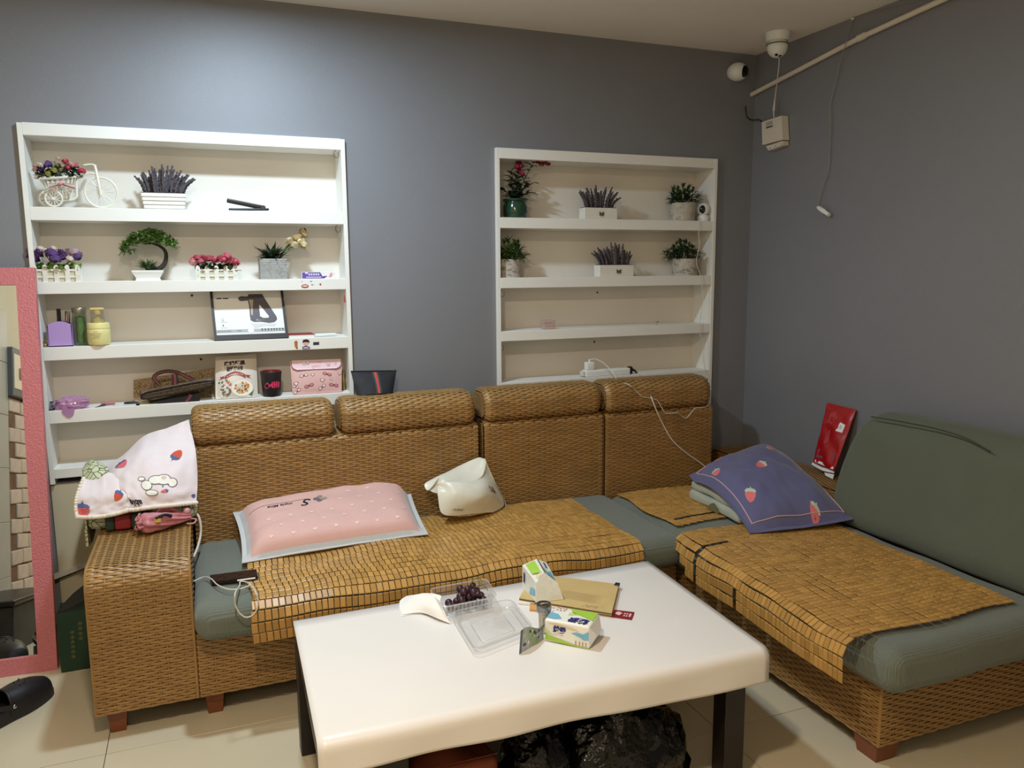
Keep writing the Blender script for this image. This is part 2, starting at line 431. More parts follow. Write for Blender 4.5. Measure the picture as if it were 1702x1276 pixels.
# bent wire hooks under the boards
wire = M('dark_wire', (90, 72, 58), 0.4, metal=0.6)
def hook(px, py, parent, s=1.0):
    p = aty(px, py, -0.005); r = 0.012*s
    MB().tube([p+V((-r*math.sin(a)*0.9-0.004, 0, -r*1.3+r*1.3*math.cos(a))) for a in [2*PI*i/9*0.85 for i in range(10)]], 0.0012, 6).build('wire_hook', wire, parent)
for q in ((560, 250), (563, 374)): hook(*q, ul)
for q in ((836, 482), (835, 572)): hook(*q, ur)
dark = M('black_plastic', (20, 20, 22), 0.35, var=0.1, vscale=20)
for q, u in (((319, 491), ul), ((334, 597), ul), ((993, 486), ur), ((988, 568), ur)):
    p = aty(*q, 0.142); MB().ball(p, (0.005, 0.003, 0.005), 8, 5).build('nail_head', dark, u)

# ------------------------------------------------------------------ woven rattan
ratt = M('rattan_strand', (160, 122, 72), 0.36, spec=0.5, var=0.12, vscale=9, island=0.10)
ratd = M('rattan_ground', (84, 58, 30), 0.6, var=0.15, vscale=20)
def fillet(pts, rad, seg=5):
    out = [V((*pts[0], 0))]
    for i in range(1, len(pts)-1):
        p = V((*pts[i], 0)); a = (V((*pts[i-1], 0))-p).normalized(); b = (V((*pts[i+1], 0))-p).normalized()
        ang = a.angle(b); r = rad[i-1] if isinstance(rad, (list, tuple)) else rad; t = r/math.tan(ang/2)
        s, e = p+a*t, p+b*t; c = p+(a+b).normalized()*(r/math.sin(ang/2))
        for k in range(seg+1):
            q = s.lerp(e, k/seg)-c; out.append(c+q.normalized()*r)
    out.append(V((*pts[-1], 0))); return out
class Prof:
    """profile polyline swept along an axis: at(u, v) -> point and outward normal"""
    def __init__(s, pts, rad, org, ax, e1, e2, shrink=None):
        s.p = fillet(pts, rad); s.l = [0]
        for a, b in zip(s.p, s.p[1:]): s.l.append(s.l[-1]+(b-a).length)
        s.L = s.l[-1]; s.o, s.ax, s.e1, s.e2 = V(org), V(ax), V(e1), V(e2); s.shrink = shrink
        s.c = sum(s.p, V((0, 0, 0)))/len(s.p)
    def at(s, u, v):
        v = min(max(v, 0), s.L*0.99999); i = 0
        lo, hi = 0, len(s.l)-1
        while hi-lo > 1:
            mid = (lo+hi)//2
            if s.l[mid] <= v: lo = mid
            else: hi = mid
        i = lo; d = s.l[i+1]-s.l[i]; t = (v-s.l[i])/d if d > 1e-9 else 0
        q = s.p[i].lerp(s.p[i+1], t); tg = s.p[i+1]-s.p[i]; n2 = V((-tg.y, tg.x, 0)).normalized()
        if s.shrink: q = s.c+(q-s.c)*s.shrink(u)
        return s.o+s.ax*u+s.e1*q.x+s.e2*q.y, (s.e1*n2.x+s.e2*n2.y)
RH, WP = 0.0094, 0.0272
def weave(P, U, L, mb, seed=0):
    """plain weave over the surface P(u, v): flat strands along u passing over every second warp"""
    rnd = random.Random(seed); rows = max(1, int(L/RH)); rh = L/rows; nw = max(2, int(U/WP)); wp = U/nw
    for k in range(nw+1):
        u = min(max(k*wp, 0.004), U-0.004); n = max(2, int(L/0.03)); vs = []; fs = []
        for j in range(n+1):
            for s_ in (-1, 1):
                p, nn = P(u+s_*0.0022, L*j/n); vs.append(p+nn*0.0022)
        for j in range(n): fs.append((j*2, j*2+1, j*2+3, j*2+2))
        mb.add(vs, fs, 0)
    for r in range(rows):
        v0 = r*rh; k = -1+(r % 2)
        while k < nw+1:
            ua, ub = max(0, (k+0.10)*wp), min(U, (k+1.90)*wp); k += 2
            if ub-ua < 0.006: continue
            vs = []; fs = []; js = rnd.uniform(-0.0006, 0.0006)
            full = ub-ua > wp*1.5
            for i, t in enumerate((0, 0.22, 0.5, 0.78, 1)):
                u = ua+(ub-ua)*t; h = 0.0008+0.0042*(math.sin(PI*t) if full else (0.5+0.5*math.sin(PI*t)))
                for q, hh in ((0.06, 0), (0.5, 0.0016), (0.94, 0)):
                    p, nn = P(u, v0+rh*q+js); vs.append(p+nn*(h+hh))
            for i in range(4):
                for q in range(2):
                    a = i*3+q; fs.append((a, a+1, a+4, a+3))
            mb.add(vs, fs, 0)
def check_dir(mb): pass
def panel(name, P, U, L, parent, seed, label=None):
    mb = MB(); weave(P, U, L, mb, seed)
    o = mb.build(name, ratt, parent, True, angle=60, kind='stuff', label=label); return o
legm = M('brown_wood', (122, 66, 36), 0.45, var=0.12, vscale=12, bump=0.1, bscale=60)
def leg(x, y, h, parent, w1=0.062, w0=0.045):
    mb = MB(); vs = []
    for z, ww in ((0, w0), (h, w1)):
        for sx, sy in ((-1, -1), (1, -1), (1, 1), (-1, 1)): vs.append(V((x+sx*ww/2, y+sy*ww/2, z)))
    mb.add(vs, [(3, 2, 1, 0), (4, 5, 6, 7)]+[(i, (i+1) % 4, 4+(i+1) % 4, 4+i) for i in range(4)])
    return mb.build('leg', legm, parent, False)

# main sofa
sofa = thing('rattan_sofa', 'long brown woven rattan sofa against the back wall under the shelves', 'sofa', (0.3, -0.45, 0))
AX0, AX1, AF, ZB0 = -0.832, -0.526, -0.855, 0.083
arm_pts = [(AF, ZB0), (AF, 0.56), (-0.04, 0.545)]
arm = MB(); arm.box((AX0+0.004, AF+0.06, ZB0), (AX1-0.004, -0.04, 0.54)); arm.box((AX0+0.004, AF+0.004, ZB0), (AX1-0.004, AF+0.08, 0.49)); 
pa = fillet([(AF+0.003, ZB0), (AF+0.003, 0.556), (-0.04, 0.541)], 0.065)
arm.grid(lambda u, v: V((AX0+0.003+(AX1-AX0-0.006)*u, pa[int(round(v*(len(pa)-1)))].x, pa[int(round(v*(len(pa)-1)))].y)), 1, len(pa)-1)
for xx in (AX0+0.003, AX1-0.003):
    arm.poly([(p.x, p.y) for p in pa]+[(-0.04, ZB0)], lambda a, b, c, xx=xx: V((xx, a, b)))
ao = arm.build('armrest', ratd, sofa, False)
PA = Prof(arm_pts, 0.065, (AX0, 0, 0), (1, 0, 0), (0, 1, 0), (0, 0, 1))
panel('arm_weave', PA.at, AX1-AX0, PA.L, ao, 1)
PS = Prof([(ZB0, 0), (0.53, 0)], [], (AX1, AF+0.01, 0), (0, 1, 0), (0, 0, 1), (1, 0, 0))
panel('arm_weave', lambda u, v: (V((AX1, AF+0.02+u, 0.40+v)), V((1, 0, 0))), 0.78, 0.125, ao, 2)
panel('arm_weave', lambda u, v: (V((AX0, -0.05-u, ZB0+v)), V((-1, 0, 0))), 0.78, 0.42, ao, 3)
mb = MB()
for xx in (AX0, AX1): mb.tube([V((xx, q.x, q.y)) for q in fillet([(AF-0.001, ZB0), (AF-0.001, 0.562), (-0.04, 0.547)], 0.065)], 0.0042, 6)
mb.build('edge_binding', ratt, ao, True)
BX1 = 1.346
base = MB().box((AX1-0.006, AF+0.004, ZB0), (BX1-0.004, -0.03, 0.305), 0.004).build('seat_base', ratd, sofa, False)
panel('base_weave', lambda u, v: (V((AX1+0.006+u, AF, ZB0+v)), V((0, -1, 0))), BX1-AX1-0.006, 0.225, base, 4)
for x, y in ((-0.775, -0.80), (-0.475, -0.80), (1.28, -0.80), (-0.775, -0.1), (1.28, -0.1)): leg(x, y, ZB0, sofa)
YK = -0.25
def backrest(x0, x1, zt, parent, seed, left=True):
    o = MB().box((x0+0.004, YK+0.004, 0.30), (x1-0.004, -0.03, zt-0.004), 0.012).build('backrest', ratd, parent, False)
    P = Prof([(0.30, 0), (zt, 0), (zt, -0.06)], 0.012, (x0, YK, 0), (1, 0, 0), (0, 0, 1), (0, -1, 0))
    # profile runs up the front and over the top edge
    P = Prof([(0, 0.36), (0, zt), (0.2, zt)], 0.022, (x0, YK, 0), (1, 0, 0), (0, 1, 0), (0, 0, 1))
    panel('back_weave', P.at, x1-x0, P.L, o, seed)
    if left: panel('back_weave', lambda u, v: (V((x0, -0.03-u, 0.4+v)), V((-1, 0, 0))), 0.215, zt-0.4, o, seed+50)
    return o
backrest(-0.512, 0.688, 0.812, sofa, 10, False)
backrest(0.716, 1.318, 0.813, sofa, 11)
def headrest(x0, x1, z0, parent, seed, hgt=0.138, dep=0.2):
    """upholstered woven roll lying on the backrest"""
    y0 = YK-0.012; U = x1-x0; e = 0.035
    sh = lambda u: 1-0.16*max(0, 1-u/e)**2-0.16*max(0, 1-(U-u)/e)**2
    pts = [(0.1, 0), (0, 0), (0, hgt), (dep, hgt), (dep, 0), (0.1, 0)]
    P = Prof(pts, [0.035, 0.062, 0.062, 0.035], (x0, y0, z0), (1, 0, 0), (0, 1, 0), (0, 0, 1), sh)
    n = 36; nu = [0, 0.006, 0.015, 0.025, 0.035, U/2, U-0.035, U-0.025, U-0.015, U-0.006, U]; mb = MB(); vs = []
    for u in nu:
        for k in range(n): p, q = P.at(u, P.L*k/n); vs.append(p-q*0.003)
    fs = [(i*n+k, i*n+(k+1) % n, (i+1)*n+(k+1) % n, (i+1)*n+k) for i in range(len(nu)-1) for k in range(n)]
    fs += [tuple(range(n))[::-1], tuple((len(nu)-1)*n+k for k in range(n))]
    mb.add(vs, fs); o = mb.build('headrest', ratd, parent, True)
    panel('headrest_weave', lambda u, v: P.at(u, v), U, P.L, o, seed)
    # woven left end
    mb = MB(); rows = 13
    for r in range(rows):
        z = z0+0.014+(hgt-0.028)*(r+0.5)/rows; half = dep/2-0.012-max(0, abs((r+0.5)/rows-0.5)-0.25)*0.16
        for k in range(-3, 4):
            a = y0+dep/2+(k+(0.5 if r % 2 else 0))*0.054/1.9-0.012; b = a+0.025
            a = max(a, y0+dep/2-half); b = min(b, y0+dep/2+half)
            if b-a < 0.006: continue
            for x, sg in ((x0, -1), (x1, 1)):
                mb.box((min(x, x+sg*0.0035), a, z-0.0032), (max(x, x+sg*0.0035), b, z+0.0032), 0.0012)
    mb.build('headrest_weave', ratt, o, False, kind='stuff')
    return o
headrest(-0.498, 0.050, 0.818, sofa, 20)
headrest(0.083, 0.672, 0.818, sofa, 21)
headrest(0.722, 1.306, 0.818, sofa, 22)
green = M_waves('green_knit_cover', (112, 118, 108), 55, 0.5, 0.004, 0.95, ('X', 'Y'), var=0.05, sheen=0.2)
green2 = M_waves('green_stretch_cover', (96, 102, 88), 90, 0.35, 0.002, 0.95, ('Z', 'Y'), var=0.05, sheen=0.2)
def sagged(a, s):
    def f(p, n): return p + n*(a*nz(p, s))
    return f
ZS = 0.428
cush = MB().rbox((-0.522, -0.955, 0.300), (1.335, YK+0.005, ZS), 0.055, 4, (26, 10, 2), sagged(0.006, 5)).build('seat_cushion', green, sofa, label='grey green stretch covered seat cushion')

# chaise section along the right wall
ch = thing('rattan_chaise', 'brown woven rattan chaise section along the right wall with green cushions', 'sofa', (1.85, -1.0, 0))
CX, CY, CZ0, CZ1 = 1.378, -1.905, 0.066, 0.275
cb = MB().box((CX+0.004, CY+0.004, CZ0), (2.30, -0.03, CZ1), 0.004).build('seat_base', ratd, ch, False)
panel('base_weave', lambda u, v: (V((CX, -0.05-u, CZ0+v)), V((-1, 0, 0))), -CY-0.05, CZ1-CZ0, cb, 30)
panel('base_weave', lambda u, v: (V((CX+u, CY, CZ0+v)), V((0, -1, 0))), 0.92, CZ1-CZ0, cb, 31)
MB().tube([V((CX, CY, CZ0)), V((CX, CY, CZ1))], 0.0045, 6).build('edge_binding', ratt, cb, True)
for x, y in ((1.43, -1.85), (2.24, -1.85), (1.43, -0.12), (2.24, -0.12)): leg(x, y, CZ0, ch, 0.095, 0.075)
backrest(1.332, 1.945, 0.808, ch, 12)
headrest(1.336, 1.928, 0.813, ch, 23, 0.142)
ZH = 0.418
MB().rbox((1.315, -2.0, 0.268), (2.08, YK-0.02, ZH), 0.06, 4, (10, 24, 2), sagged(0.006, 5)).build('seat_cushion', green, ch, label='grey green stretch covered seat cushion')
lg = MB().box((2.11, -1.9, 0.25), (2.325, -0.03, 0.519), 0.006).build('side_ledge', ratd, ch, False)
panel('ledge_weave', lambda u, v: (V((2.325-v, -0.03-u, 0.522)), V((0, 0, 1))), 1.5, 0.215, lg, 32)
panel('ledge_weave', lambda u, v: (V((2.108, -0.03-u, 0.41+v)), V((-1, 0, 0))), 1.5, 0.11, lg, 33)
def lean(p, n):
    k = max(0, p.z-0.40)/0.5
    q = p + V((0.10*k, 0, 0)) + n*0.006*nz(p, 4)
    q.y -= 0.11*k**3*max(0, (p.y+1.3)/0.35)
    return q
bc = MB().rbox((2.0, -2.35, 0.405), (2.225, -0.955, 0.905), 0.10, 6, (3, 20, 8), lean).build('back_cushion', green2, ch, label='tall dark green covered back cushion')
# seam over the top of the cover
sm = [atx(px, py, x) for px, py, x in ((1452, 692, 2.10), (1500, 700, 2.105), (1560, 712, 2.107), (1610, 728, 2.10), (1650, 750, 2.09))]
MB().tube(smooth_path([p+V((-0.012, 0, 0)) for p in sm], 5), 0.003, 6).build('cover_seam', M('green_seam', (58, 66, 54), 0.9), ch)

# ------------------------------------------------------------------ bamboo tile mats
bam = M('bamboo_tile', (188, 143, 78), 0.34, spec=0.3, var=0.10, vscale=60, island=0.16)
bamback = M('mat_backing', (70, 46, 22), 0.9)
def tile_mat(name, label, P, nu, nv, skip, keep, thick=0.0035, jit=0.0, cat='mat', shift=None):
    """P(i, j) at tile corners -> point; the nearest tiles become parts, the rest one joined part"""
    t = thing(name, label, cat, P(nu*0.5, nv*0.5))
    cells = []
    for i in range(nu):
        for j in range(nv):
            if skip and skip(i, j): continue
            jj = (shift(i, j) if shift else 0.0)
            a, b, c, d = P(i+0.06, j+0.05+jj), P(i+0.94, j+0.05+jj), P(i+0.94, j+0.95+jj), P(i+0.06, j+0.95+jj)
            ctr = (a+b+c+d)/4; u = ((b-a)+(c-d))/2; w_ = ((d-a)+(c-b))/2; n = u.cross(w_)
            if n.length < 1e-10: continue
            n.normalize()
            if n.z < -0.2 or (abs(n.z) < 0.2 and (ctr-V(CAM)).dot(n) > 0): n = -n
            area = abs((V(CAM)-ctr).normalized().dot(n))*u.length*w_.length/((V(CAM)-ctr).length**2)
            cells.append((area, ctr, u, w_, n))
    cells.sort(key=lambda q: -q[0]); rest = MB(); proto = None
    unit = MB().box((-0.5, -0.5, -0.5), (0.5, 0.5, 0.5))
    unit = MB(); e = 0.07
    unit.add([(-.5, -.5, -.5), (.5, -.5, -.5), (.5, .5, -.5), (-.5, .5, -.5), (-.5, -.5, .1), (.5, -.5, .1), (.5, .5, .1), (-.5, .5, .1),
              (-.5+e, -.5+e, .5), (.5-e, -.5+e, .5), (.5-e, .5-e, .5), (-.5+e, .5-e, .5)],
             [(3, 2, 1, 0)]+[(i, (i+1) % 4, 4+(i+1) % 4, 4+i) for i in range(4)]+[(4+i, 4+(i+1) % 4, 8+(i+1) % 4, 8+i) for i in range(4)]+[(8, 9, 10, 11)])
    for k, (ar, ctr, u, w_, n) in enumerate(cells):
        un = u.normalized(); wn = n.cross(un)
        n2 = (n + un*random.uniform(-0.05, 0.05) + wn*random.uniform(-0.04, 0.04)).normalized(); un = (un-n2*un.dot(n2)).normalized(); wn = n2.cross(un)
        c = ctr+n2*(thick*0.6+random.uniform(0, jit)); m4 = Matrix.Identity(4)
        for r in range(3): m4[r][0], m4[r][1], m4[r][2], m4[r][3] = un[r]*u.length, wn[r]*w_.length, n2[r]*thick, c[r]
        if k < keep:
            if proto is None:
                proto = unit.build('bamboo_tile', bam, t, False); o = proto
            else: o = proto.copy(); COL.objects.link(o)
            o.matrix_parent_inverse = Matrix.Translation(-t.location); o.matrix_basis = m4
        else:
            rest.add([m4 @ V(p) for p in unit.v], unit.f)
    if rest.v: rest.build('bamboo_tiles', bam, t, False, kind='stuff')
    return t
def lump(x, y):
    return 0.014*nz(V((x*2.6, y*3.2, 0.3))) + 0.006*nz(V((x*6, y*7, 1.3)))
MX0, MX1, NU, NV = -0.345, 1.115, 71, 20
PT = 0.0372
def Pmain(i, j):
    """j runs from the back over the front edge and down"""
    x = MX0+(MX1-MX0)*i/NU; s = j*PT; top = 0.672+0.008*math.sin(i*0.17); r = 0.06
    x += 0.006*math.sin(j*0.9)+0.004*math.sin(i*0.3)
    zt = ZS+0.008+max(-0.004, lump(x, s))+0.012*math.exp(-((x-0.15)/0.18)**2)*math.sin(min(1, s/0.6)*PI)
    yb = -0.315
    if s < top-r: return V((x, yb-s, zt))
    e = s-(top-r); q = min(e/r, PI/2)
    y = yb-(top-r)-r*math.sin(q); z = zt-r*(1-math.cos(q))
    if e > r*PI/2: z -= e-r*PI/2; y += 0.10*(e-r*PI/2)
    return V((x, y-0.004, z))
bmat = tile_mat('bamboo_seat_mat', 'golden bamboo tile mat on the long sofa seat, hanging over its front edge', Pmain, NU, NV+1, None, 300, jit=0.001,
                shift=lambda i, j: 0.25*nz(V((i*0.13, j*0.21, 5)))*(1 if j < 14 else 0))
def Pch(i, j):
    """chaise: i along the length towards the camera, j from the right across and over the left edge"""
    y = -0.90-1.0*i/49; s = j*PT; W_ = 0.715; r = 0.06
    xr = 2.0-0.06*(i/49)
    zt = ZH+0.008+max(-0.003, 0.6*lump(y+3, s+2))+0.004
    y += 0.01*math.sin(j*0.5)-0.03*(j/22)*(0 if i > 4 else 1)
    if s < W_-r: return V((xr-s, y, zt))
    e = s-(W_-r); q = min(e/r, PI/2); x = xr-(W_-r)-r*math.sin(q); z = zt-r*(1-math.cos(q))
    if e > r*PI/2: z -= e-r*PI/2
    return V((x-0.004, y, z))
def skip_ch(i, j): return (i == 9 and j >= 15) or (i == 22 and j >= 20) or (i < 3 and j > 19) or (i < 6 and j >= 21)
tile_mat('bamboo_seat_mat', 'golden bamboo tile mat covering the chaise seat, its front end near the camera', Pch, 49, 22, skip_ch, 300, jit=0.0012,
         shift=lambda i, j: 0.2*nz(V((i*0.15, j*0.23, 9))))
def Pcn(i, j):
    y = -0.33-0.0202*i; x = 2.02-PT*j+0.012*math.sin(i*0.35); y -= 0.02*math.sin(j*0.3+1)
    return V((x, y, ZH+0.009+max(-0.003, 0.5*lump(x, y))+0.003))
def skip_cn(i, j): return i == 21 and j < 17
tile_mat('bamboo_seat_mat', 'torn bamboo mat piece in the sofa corner beside the blue pillow', Pcn, 25, 18, skip_cn, 300, jit=0.001)
# ------------------------------------------------------------------ coffee table
ZT = 0.42
q00, q10, q11, q01 = V((-0.232, -1.133, ZT)), V((1.05, -1.116, ZT)), V((1.012, -1.812, ZT)), V((-0.252, -1.790, ZT))
def tq(u, v): return q00*(1-u)*(1-v)+q10*u*(1-v)+q11*u*v+q01*(1-u)*v
tab = thing('coffee_table', 'low dark coffee table in front of the sofa, under a white cloth', 'table', (0.39, -1.47, 0))
tdark = M('dark_table_wood', (34, 27, 24), 0.4, var=0.15, vscale=15)
mb = MB(); vs = [tq(u, v)+V((0, 0, dz)) for dz in (-0.075, -0.004) for u, v in ((0.003, 0.0), (0.995, 0.0), (0.995, 1.0), (0.003, 1.0))]
mb.add(vs, [(3, 2, 1, 0), (4, 5, 6, 7)]+[(i, (i+1) % 4, 4+(i+1) % 4, 4+i) for i in range(4)]); mb.build('tabletop', tdark, tab, False)
for u, v in ((0.028, 0.045), (0.955, 0.05), (0.932, 0.95), (0.06, 0.93)):
    p = tq(u, v); MB().box((p.x-0.034, p.y-0.03, 0), (p.x+0.034, p.y+0.03, ZT-0.075), 0.002).build('leg', tdark, tab, False)
p, q = tq(0.05, 0.08), tq(0.94, 0.62)
MB().box((p.x, q.y, 0.15), (q.x, p.y, 0.17), 0.002).build('lower_shelf', tdark, tab, False)
clothm = M('white_table_cloth', (236, 230, 224), 0.32, spec=0.45, var=0.015, vscale=4, bump=0.15, bscale=12, bdist=0.004)
def cloth(u, v):
    p = tq(u, 0); f = tq(u, 1); L = (f-p).length; d = (f-p).normalized(); r = 0.032
    hem = 0.076+0.022*u+0.003*math.sin(u*9)+0.002*math.sin(u*19)
    tot = L+r*PI/2+hem-r; s = v*tot
    # denser sampling is given by the caller through v
    z0 = ZT+0.002+0.0015*nz(V((u*5, v*4, 2)))
    if s < L-0.0: 
        pt = p+d*s; pt.z = z0; 
    elif s < L+r*PI/2:
        a = (s-L)/r; pt = p+d*(L+r*math.sin(a)); pt.z = z0-r*(1-math.cos(a))
    else:
        e = s-L-r*PI/2; pt = p+d*(L+r+0.05*e+0.004*math.sin(u*23)*min(1, e/0.05)); pt.z = z0-r-e
    return pt
tot = 0.68+0.05+0.09
def vmap(j):
    # 12 steps across the top, 8 round the edge, 8 down the skirt
    return j
mb = MB()
Lc = (q01-q00).length/((q01-q00).length+0.032*PI/2+0.065)
vv = [Lc*i/12 for i in range(12)]+[Lc+(1-Lc)*i/16 for i in range(17)]
mb.grid(lambda u, v: cloth(u, vv[int(round(v*(len(vv)-1)))]), 60, len(vv)-1)
tc_ = mb.build('table_cloth', clothm, None, True, label='white cloth covering the coffee table with its edge hanging over the front', cat='tablecloth')
sf = tc_.modifiers.new('thickness', 'SOLIDIFY'); sf.thickness = 0.003; sf.offset = 1
# under the table
bagm = M('black_bin_bag', (7, 7, 8), 0.22, spec=0.5, bump=0.9, bscale=16, bdist=0.03)
def crumple(c, r, seed, amp=0.12, fr=5, flat=None, n=40, m_=26):
    mb = MB().ball((0, 0, 0), 1.0, n, m_); out = []
    for p in mb.v:
        d = V(p).normalized(); k = 1+amp*(1-abs(2*abs(nz(d*fr*0.5+V((seed, 0, 0))))-1)*1.0)*0.7+amp*0.8*nz(d*fr+V((0, seed, 0)))+amp*0.4*abs(nz(d*fr*2.4+V((0, 0, seed))))
        q = V((d.x*r[0]*k, d.y*r[1]*k, d.z*r[2]*k))+V(c)
        if flat is not None: q.z = max(q.z, flat)
        out.append(q)
    mb.v = out; return mb
crumple((0.60, -1.71, 0.09), (0.20, 0.115, 0.20), 3, 0.16, 6, 0.001).build('bin_bag', bagm, None, True, label='shiny black plastic bag stuffed under the coffee table, nearest its right leg', cat='bag', angle=180)
crumple((0.345, -1.70, 0.08), (0.10, 0.11, 0.20), 11, 0.16, 6, 0.001).build('bin_bag', bagm, None, True, label='crumpled black plastic bag under the middle of the coffee table', cat='bag', angle=180)
cr_ = M('rust_red_paper', (124, 58, 32), 0.7, var=0.1, vscale=10)
t = thing('paper_bag', 'rust red paper bag lying under the left of the table', 'bag', (0.13, -1.64, 0))
MB().rbox((0.0, -1.755, 0.001), (0.22, -1.585, 0.235), 0.02, 3, 5, lambda p, n: p+n*0.02*nz(p, 7)).build('bag_body', cr_, t, angle=30)
MB().grid(lambda u, v: V((0.005+0.21*u, -1.745+0.06*v, 0.24+0.03*math.sin(u*5)*v)), 10, 4, 0.002).build('bag_flap', cr_, t)
t = thing('storage_box', 'dark open box pushed under the left front of the table', 'box', (-0.12, -1.6, 0))
MB().box((-0.135, -1.74, 0.001), (-0.02, -1.585, 0.30), 0.004).build('box_body', M('dark_grey_card', (48, 46, 46), 0.7), t, False)
MB().box((-0.138, -1.745, 0.30), (-0.016, -1.58, 0.318), 0.003).build('box_lid', M('grey_card', (92, 88, 84), 0.7), t, False)
gp = M('dark_green_packet', (22, 84, 52), 0.4)
MB().rbox((0.74, -1.50, 0.171), (0.88, -1.40, 0.195), 0.01, 3, 3).build('flat_packet', gp, None, True, label='small dark green packet on the shelf under the table', cat='packet')
MB().rbox((0.45, -1.42, 0.171), (0.7, -1.22, 0.29), 0.012, 3, 3).build('carton', M('dark_carton', (36, 34, 36), 0.6), None, True, label='dark carton at the back of the shelf under the table', cat='box')

# ------------------------------------------------------------------ things on the table
ZQ = ZT+0.0035
def frame(o, ex, ey, n=None):
    o, ex, ey = V(o), V(ex), V(ey); nn = ex.cross(ey).normalized() if n is None else V(n)
    return lambda x, y, z=0.0: o+ex*x+ey*y+nn*z
def hexa(p, mi=0):
    """p: four bottom points then four top points, both counter-clockwise from above"""
    return MB().add(p, [(3, 2, 1, 0), (4, 5, 6, 7)]+[(i, (i+1) % 4, 4+(i+1) % 4, 4+i) for i in range(4)], mi)
def slab(pts, z0, z1):
    return hexa([V((p.x, p.y, z0)) for p in pts]+[V((p.x, p.y, z1)) for p in pts])
kraft = M('kraft_cover', (205, 176, 118), 0.7, var=0.06, vscale=20, bump=0.15, bscale=60)
paper = M('white_paper', (238, 234, 226), 0.75)
# stack: loose papers, then the kraft notebook
pp = [atz(*q, ZQ) for q in ((861, 1004), (1010, 1019), (1027, 977), (890, 960))]
MB().add(*(lambda m_: (m_.v, m_.f))(slab(pp, ZQ, ZQ+0.006))).build('paper_stack', paper, None, False, label='thin stack of white papers under the kraft notebook on the table', cat='papers')
nb = [atz(*q, ZQ+0.015) for q in ((863, 993.6), (1016.8, 1018.5), (1028.5, 970.7), (886, 953))]
t = thing('notebook', 'kraft brown notebook with a dark corner clip on the white table', 'notebook', (nb[0]+nb[2])/2)
slab(nb, ZQ+0.0085, ZQ+0.013).build('pages', M('dark_page_edge', (84, 72, 58), 0.8), t, False)
o = slab(nb, ZQ+0.0125, ZQ+0.0155).build('cover', kraft, t, False)
slab(nb, ZQ+0.0065, ZQ+0.0085).build('cover', kraft, t, False)
ex = (nb[1]-nb[0]).normalized(); ey = V((-ex.y, ex.x, 0))
mb = MB(); fnb = frame(nb[0]+V((0, 0, 0.001)), ex, ey)
wd = (nb[1]-nb[0]).length
for k, (x, y, a, b) in enumerate(((0.72, 0.020, 0.012, 0.002), (0.77, 0.021, 0.012, 0.002), (0.82, 0.022, 0.012, 0.002), (0.68, 0.012, 0.010, 0.0014), (0.74, 0.012, 0.014, 0.0014), (0.81, 0.013, 0.012, 0.0014), (0.88, 0.03, 0.006, 0.0014))):
    mb.poly([(x*wd-a/2, y-b/2), (x*wd+a/2, y-b/2), (x*wd+a/2, y+b/2), (x*wd-a/2, y+b/2)], lambda x, y, z: fnb(x, y, 0.0016))
for k in range(7):
    y0 = 0.05+0.009*k; mb.poly([(0.3*wd, y0+0.003*math.sin(k)), (0.45*wd, y0+0.002), (0.7*wd, y0-0.001), (0.85*wd, y0), (0.7*wd, y0+0.0004), (0.45*wd, y0+0.003)], lambda x, y, z: fnb(x, y, 0.0016))
mb.build('cover_print', M('brown_ink', (150, 122, 78), 0.8), o, False)
c = nb[2]; mb = MB().box((-0.012, -0.02, -0.005), (0.004, 0.0, 0.0045), 0.001, T=Matrix.Translation(c+V((0.002, 0.002, 0))) @ Matrix.Rotation(math.atan2(ex.y, ex.x), 4, 'Z'))
mb.build('corner_clip', M('dark_slate_metal', (52, 66, 70), 0.35, metal=0.7), t, False)
pb = [atz(*q, ZQ) for q in ((880, 1015), (893, 1016), (895, 1006), (881, 1005))]
slab(pb, ZQ, ZQ+0.006).build('sticky_note_pad', M('orange_tan_card', (214, 164, 92), 0.7), None, False, label='tiny orange tan paper pad beside the steel lid', cat='notepad')
# red card
rc = [atz(*q, ZQ) for q in ((1016.5, 1025), (1050, 1030), (1054.5, 1017.5), (1021, 1013.5))]
t = thing('red_card', 'small dark red card with white print on the table', 'card', (rc[0]+rc[2])/2)
o = slab(rc, ZQ, ZQ+0.0012).build('card', M('dark_red_card', (142, 28, 38), 0.45), t, False)
f = lambda x, y, z=0: rc[0]*(1-x)*(1-y)+rc[1]*x*(1-y)+rc[2]*x*y+rc[3]*(1-x)*y+V((0, 0, 0.0018))
mb = MB()
mb.poly([(0.10, 0.5), (0.16, 0.72), (0.28, 0.82), (0.38, 0.70), (0.48, 0.62), (0.40, 0.52), (0.34, 0.30), (0.22, 0.36)], f)
for x, y in ((0.58, 0.62), (0.70, 0.62), (0.58, 0.34), (0.70, 0.34)):
    mb.poly([(x-0.04, y-0.08), (x+0.04, y-0.08), (x+0.04, y+0.08), (x-0.04, y+0.08)], f)
mb.poly([(0.80, 0.28), (0.90, 0.28), (0.90, 0.72), (0.80, 0.72)], f)
mb.build('card_print', M('card_white_ink', (226, 200, 200), 0.5), o, False)
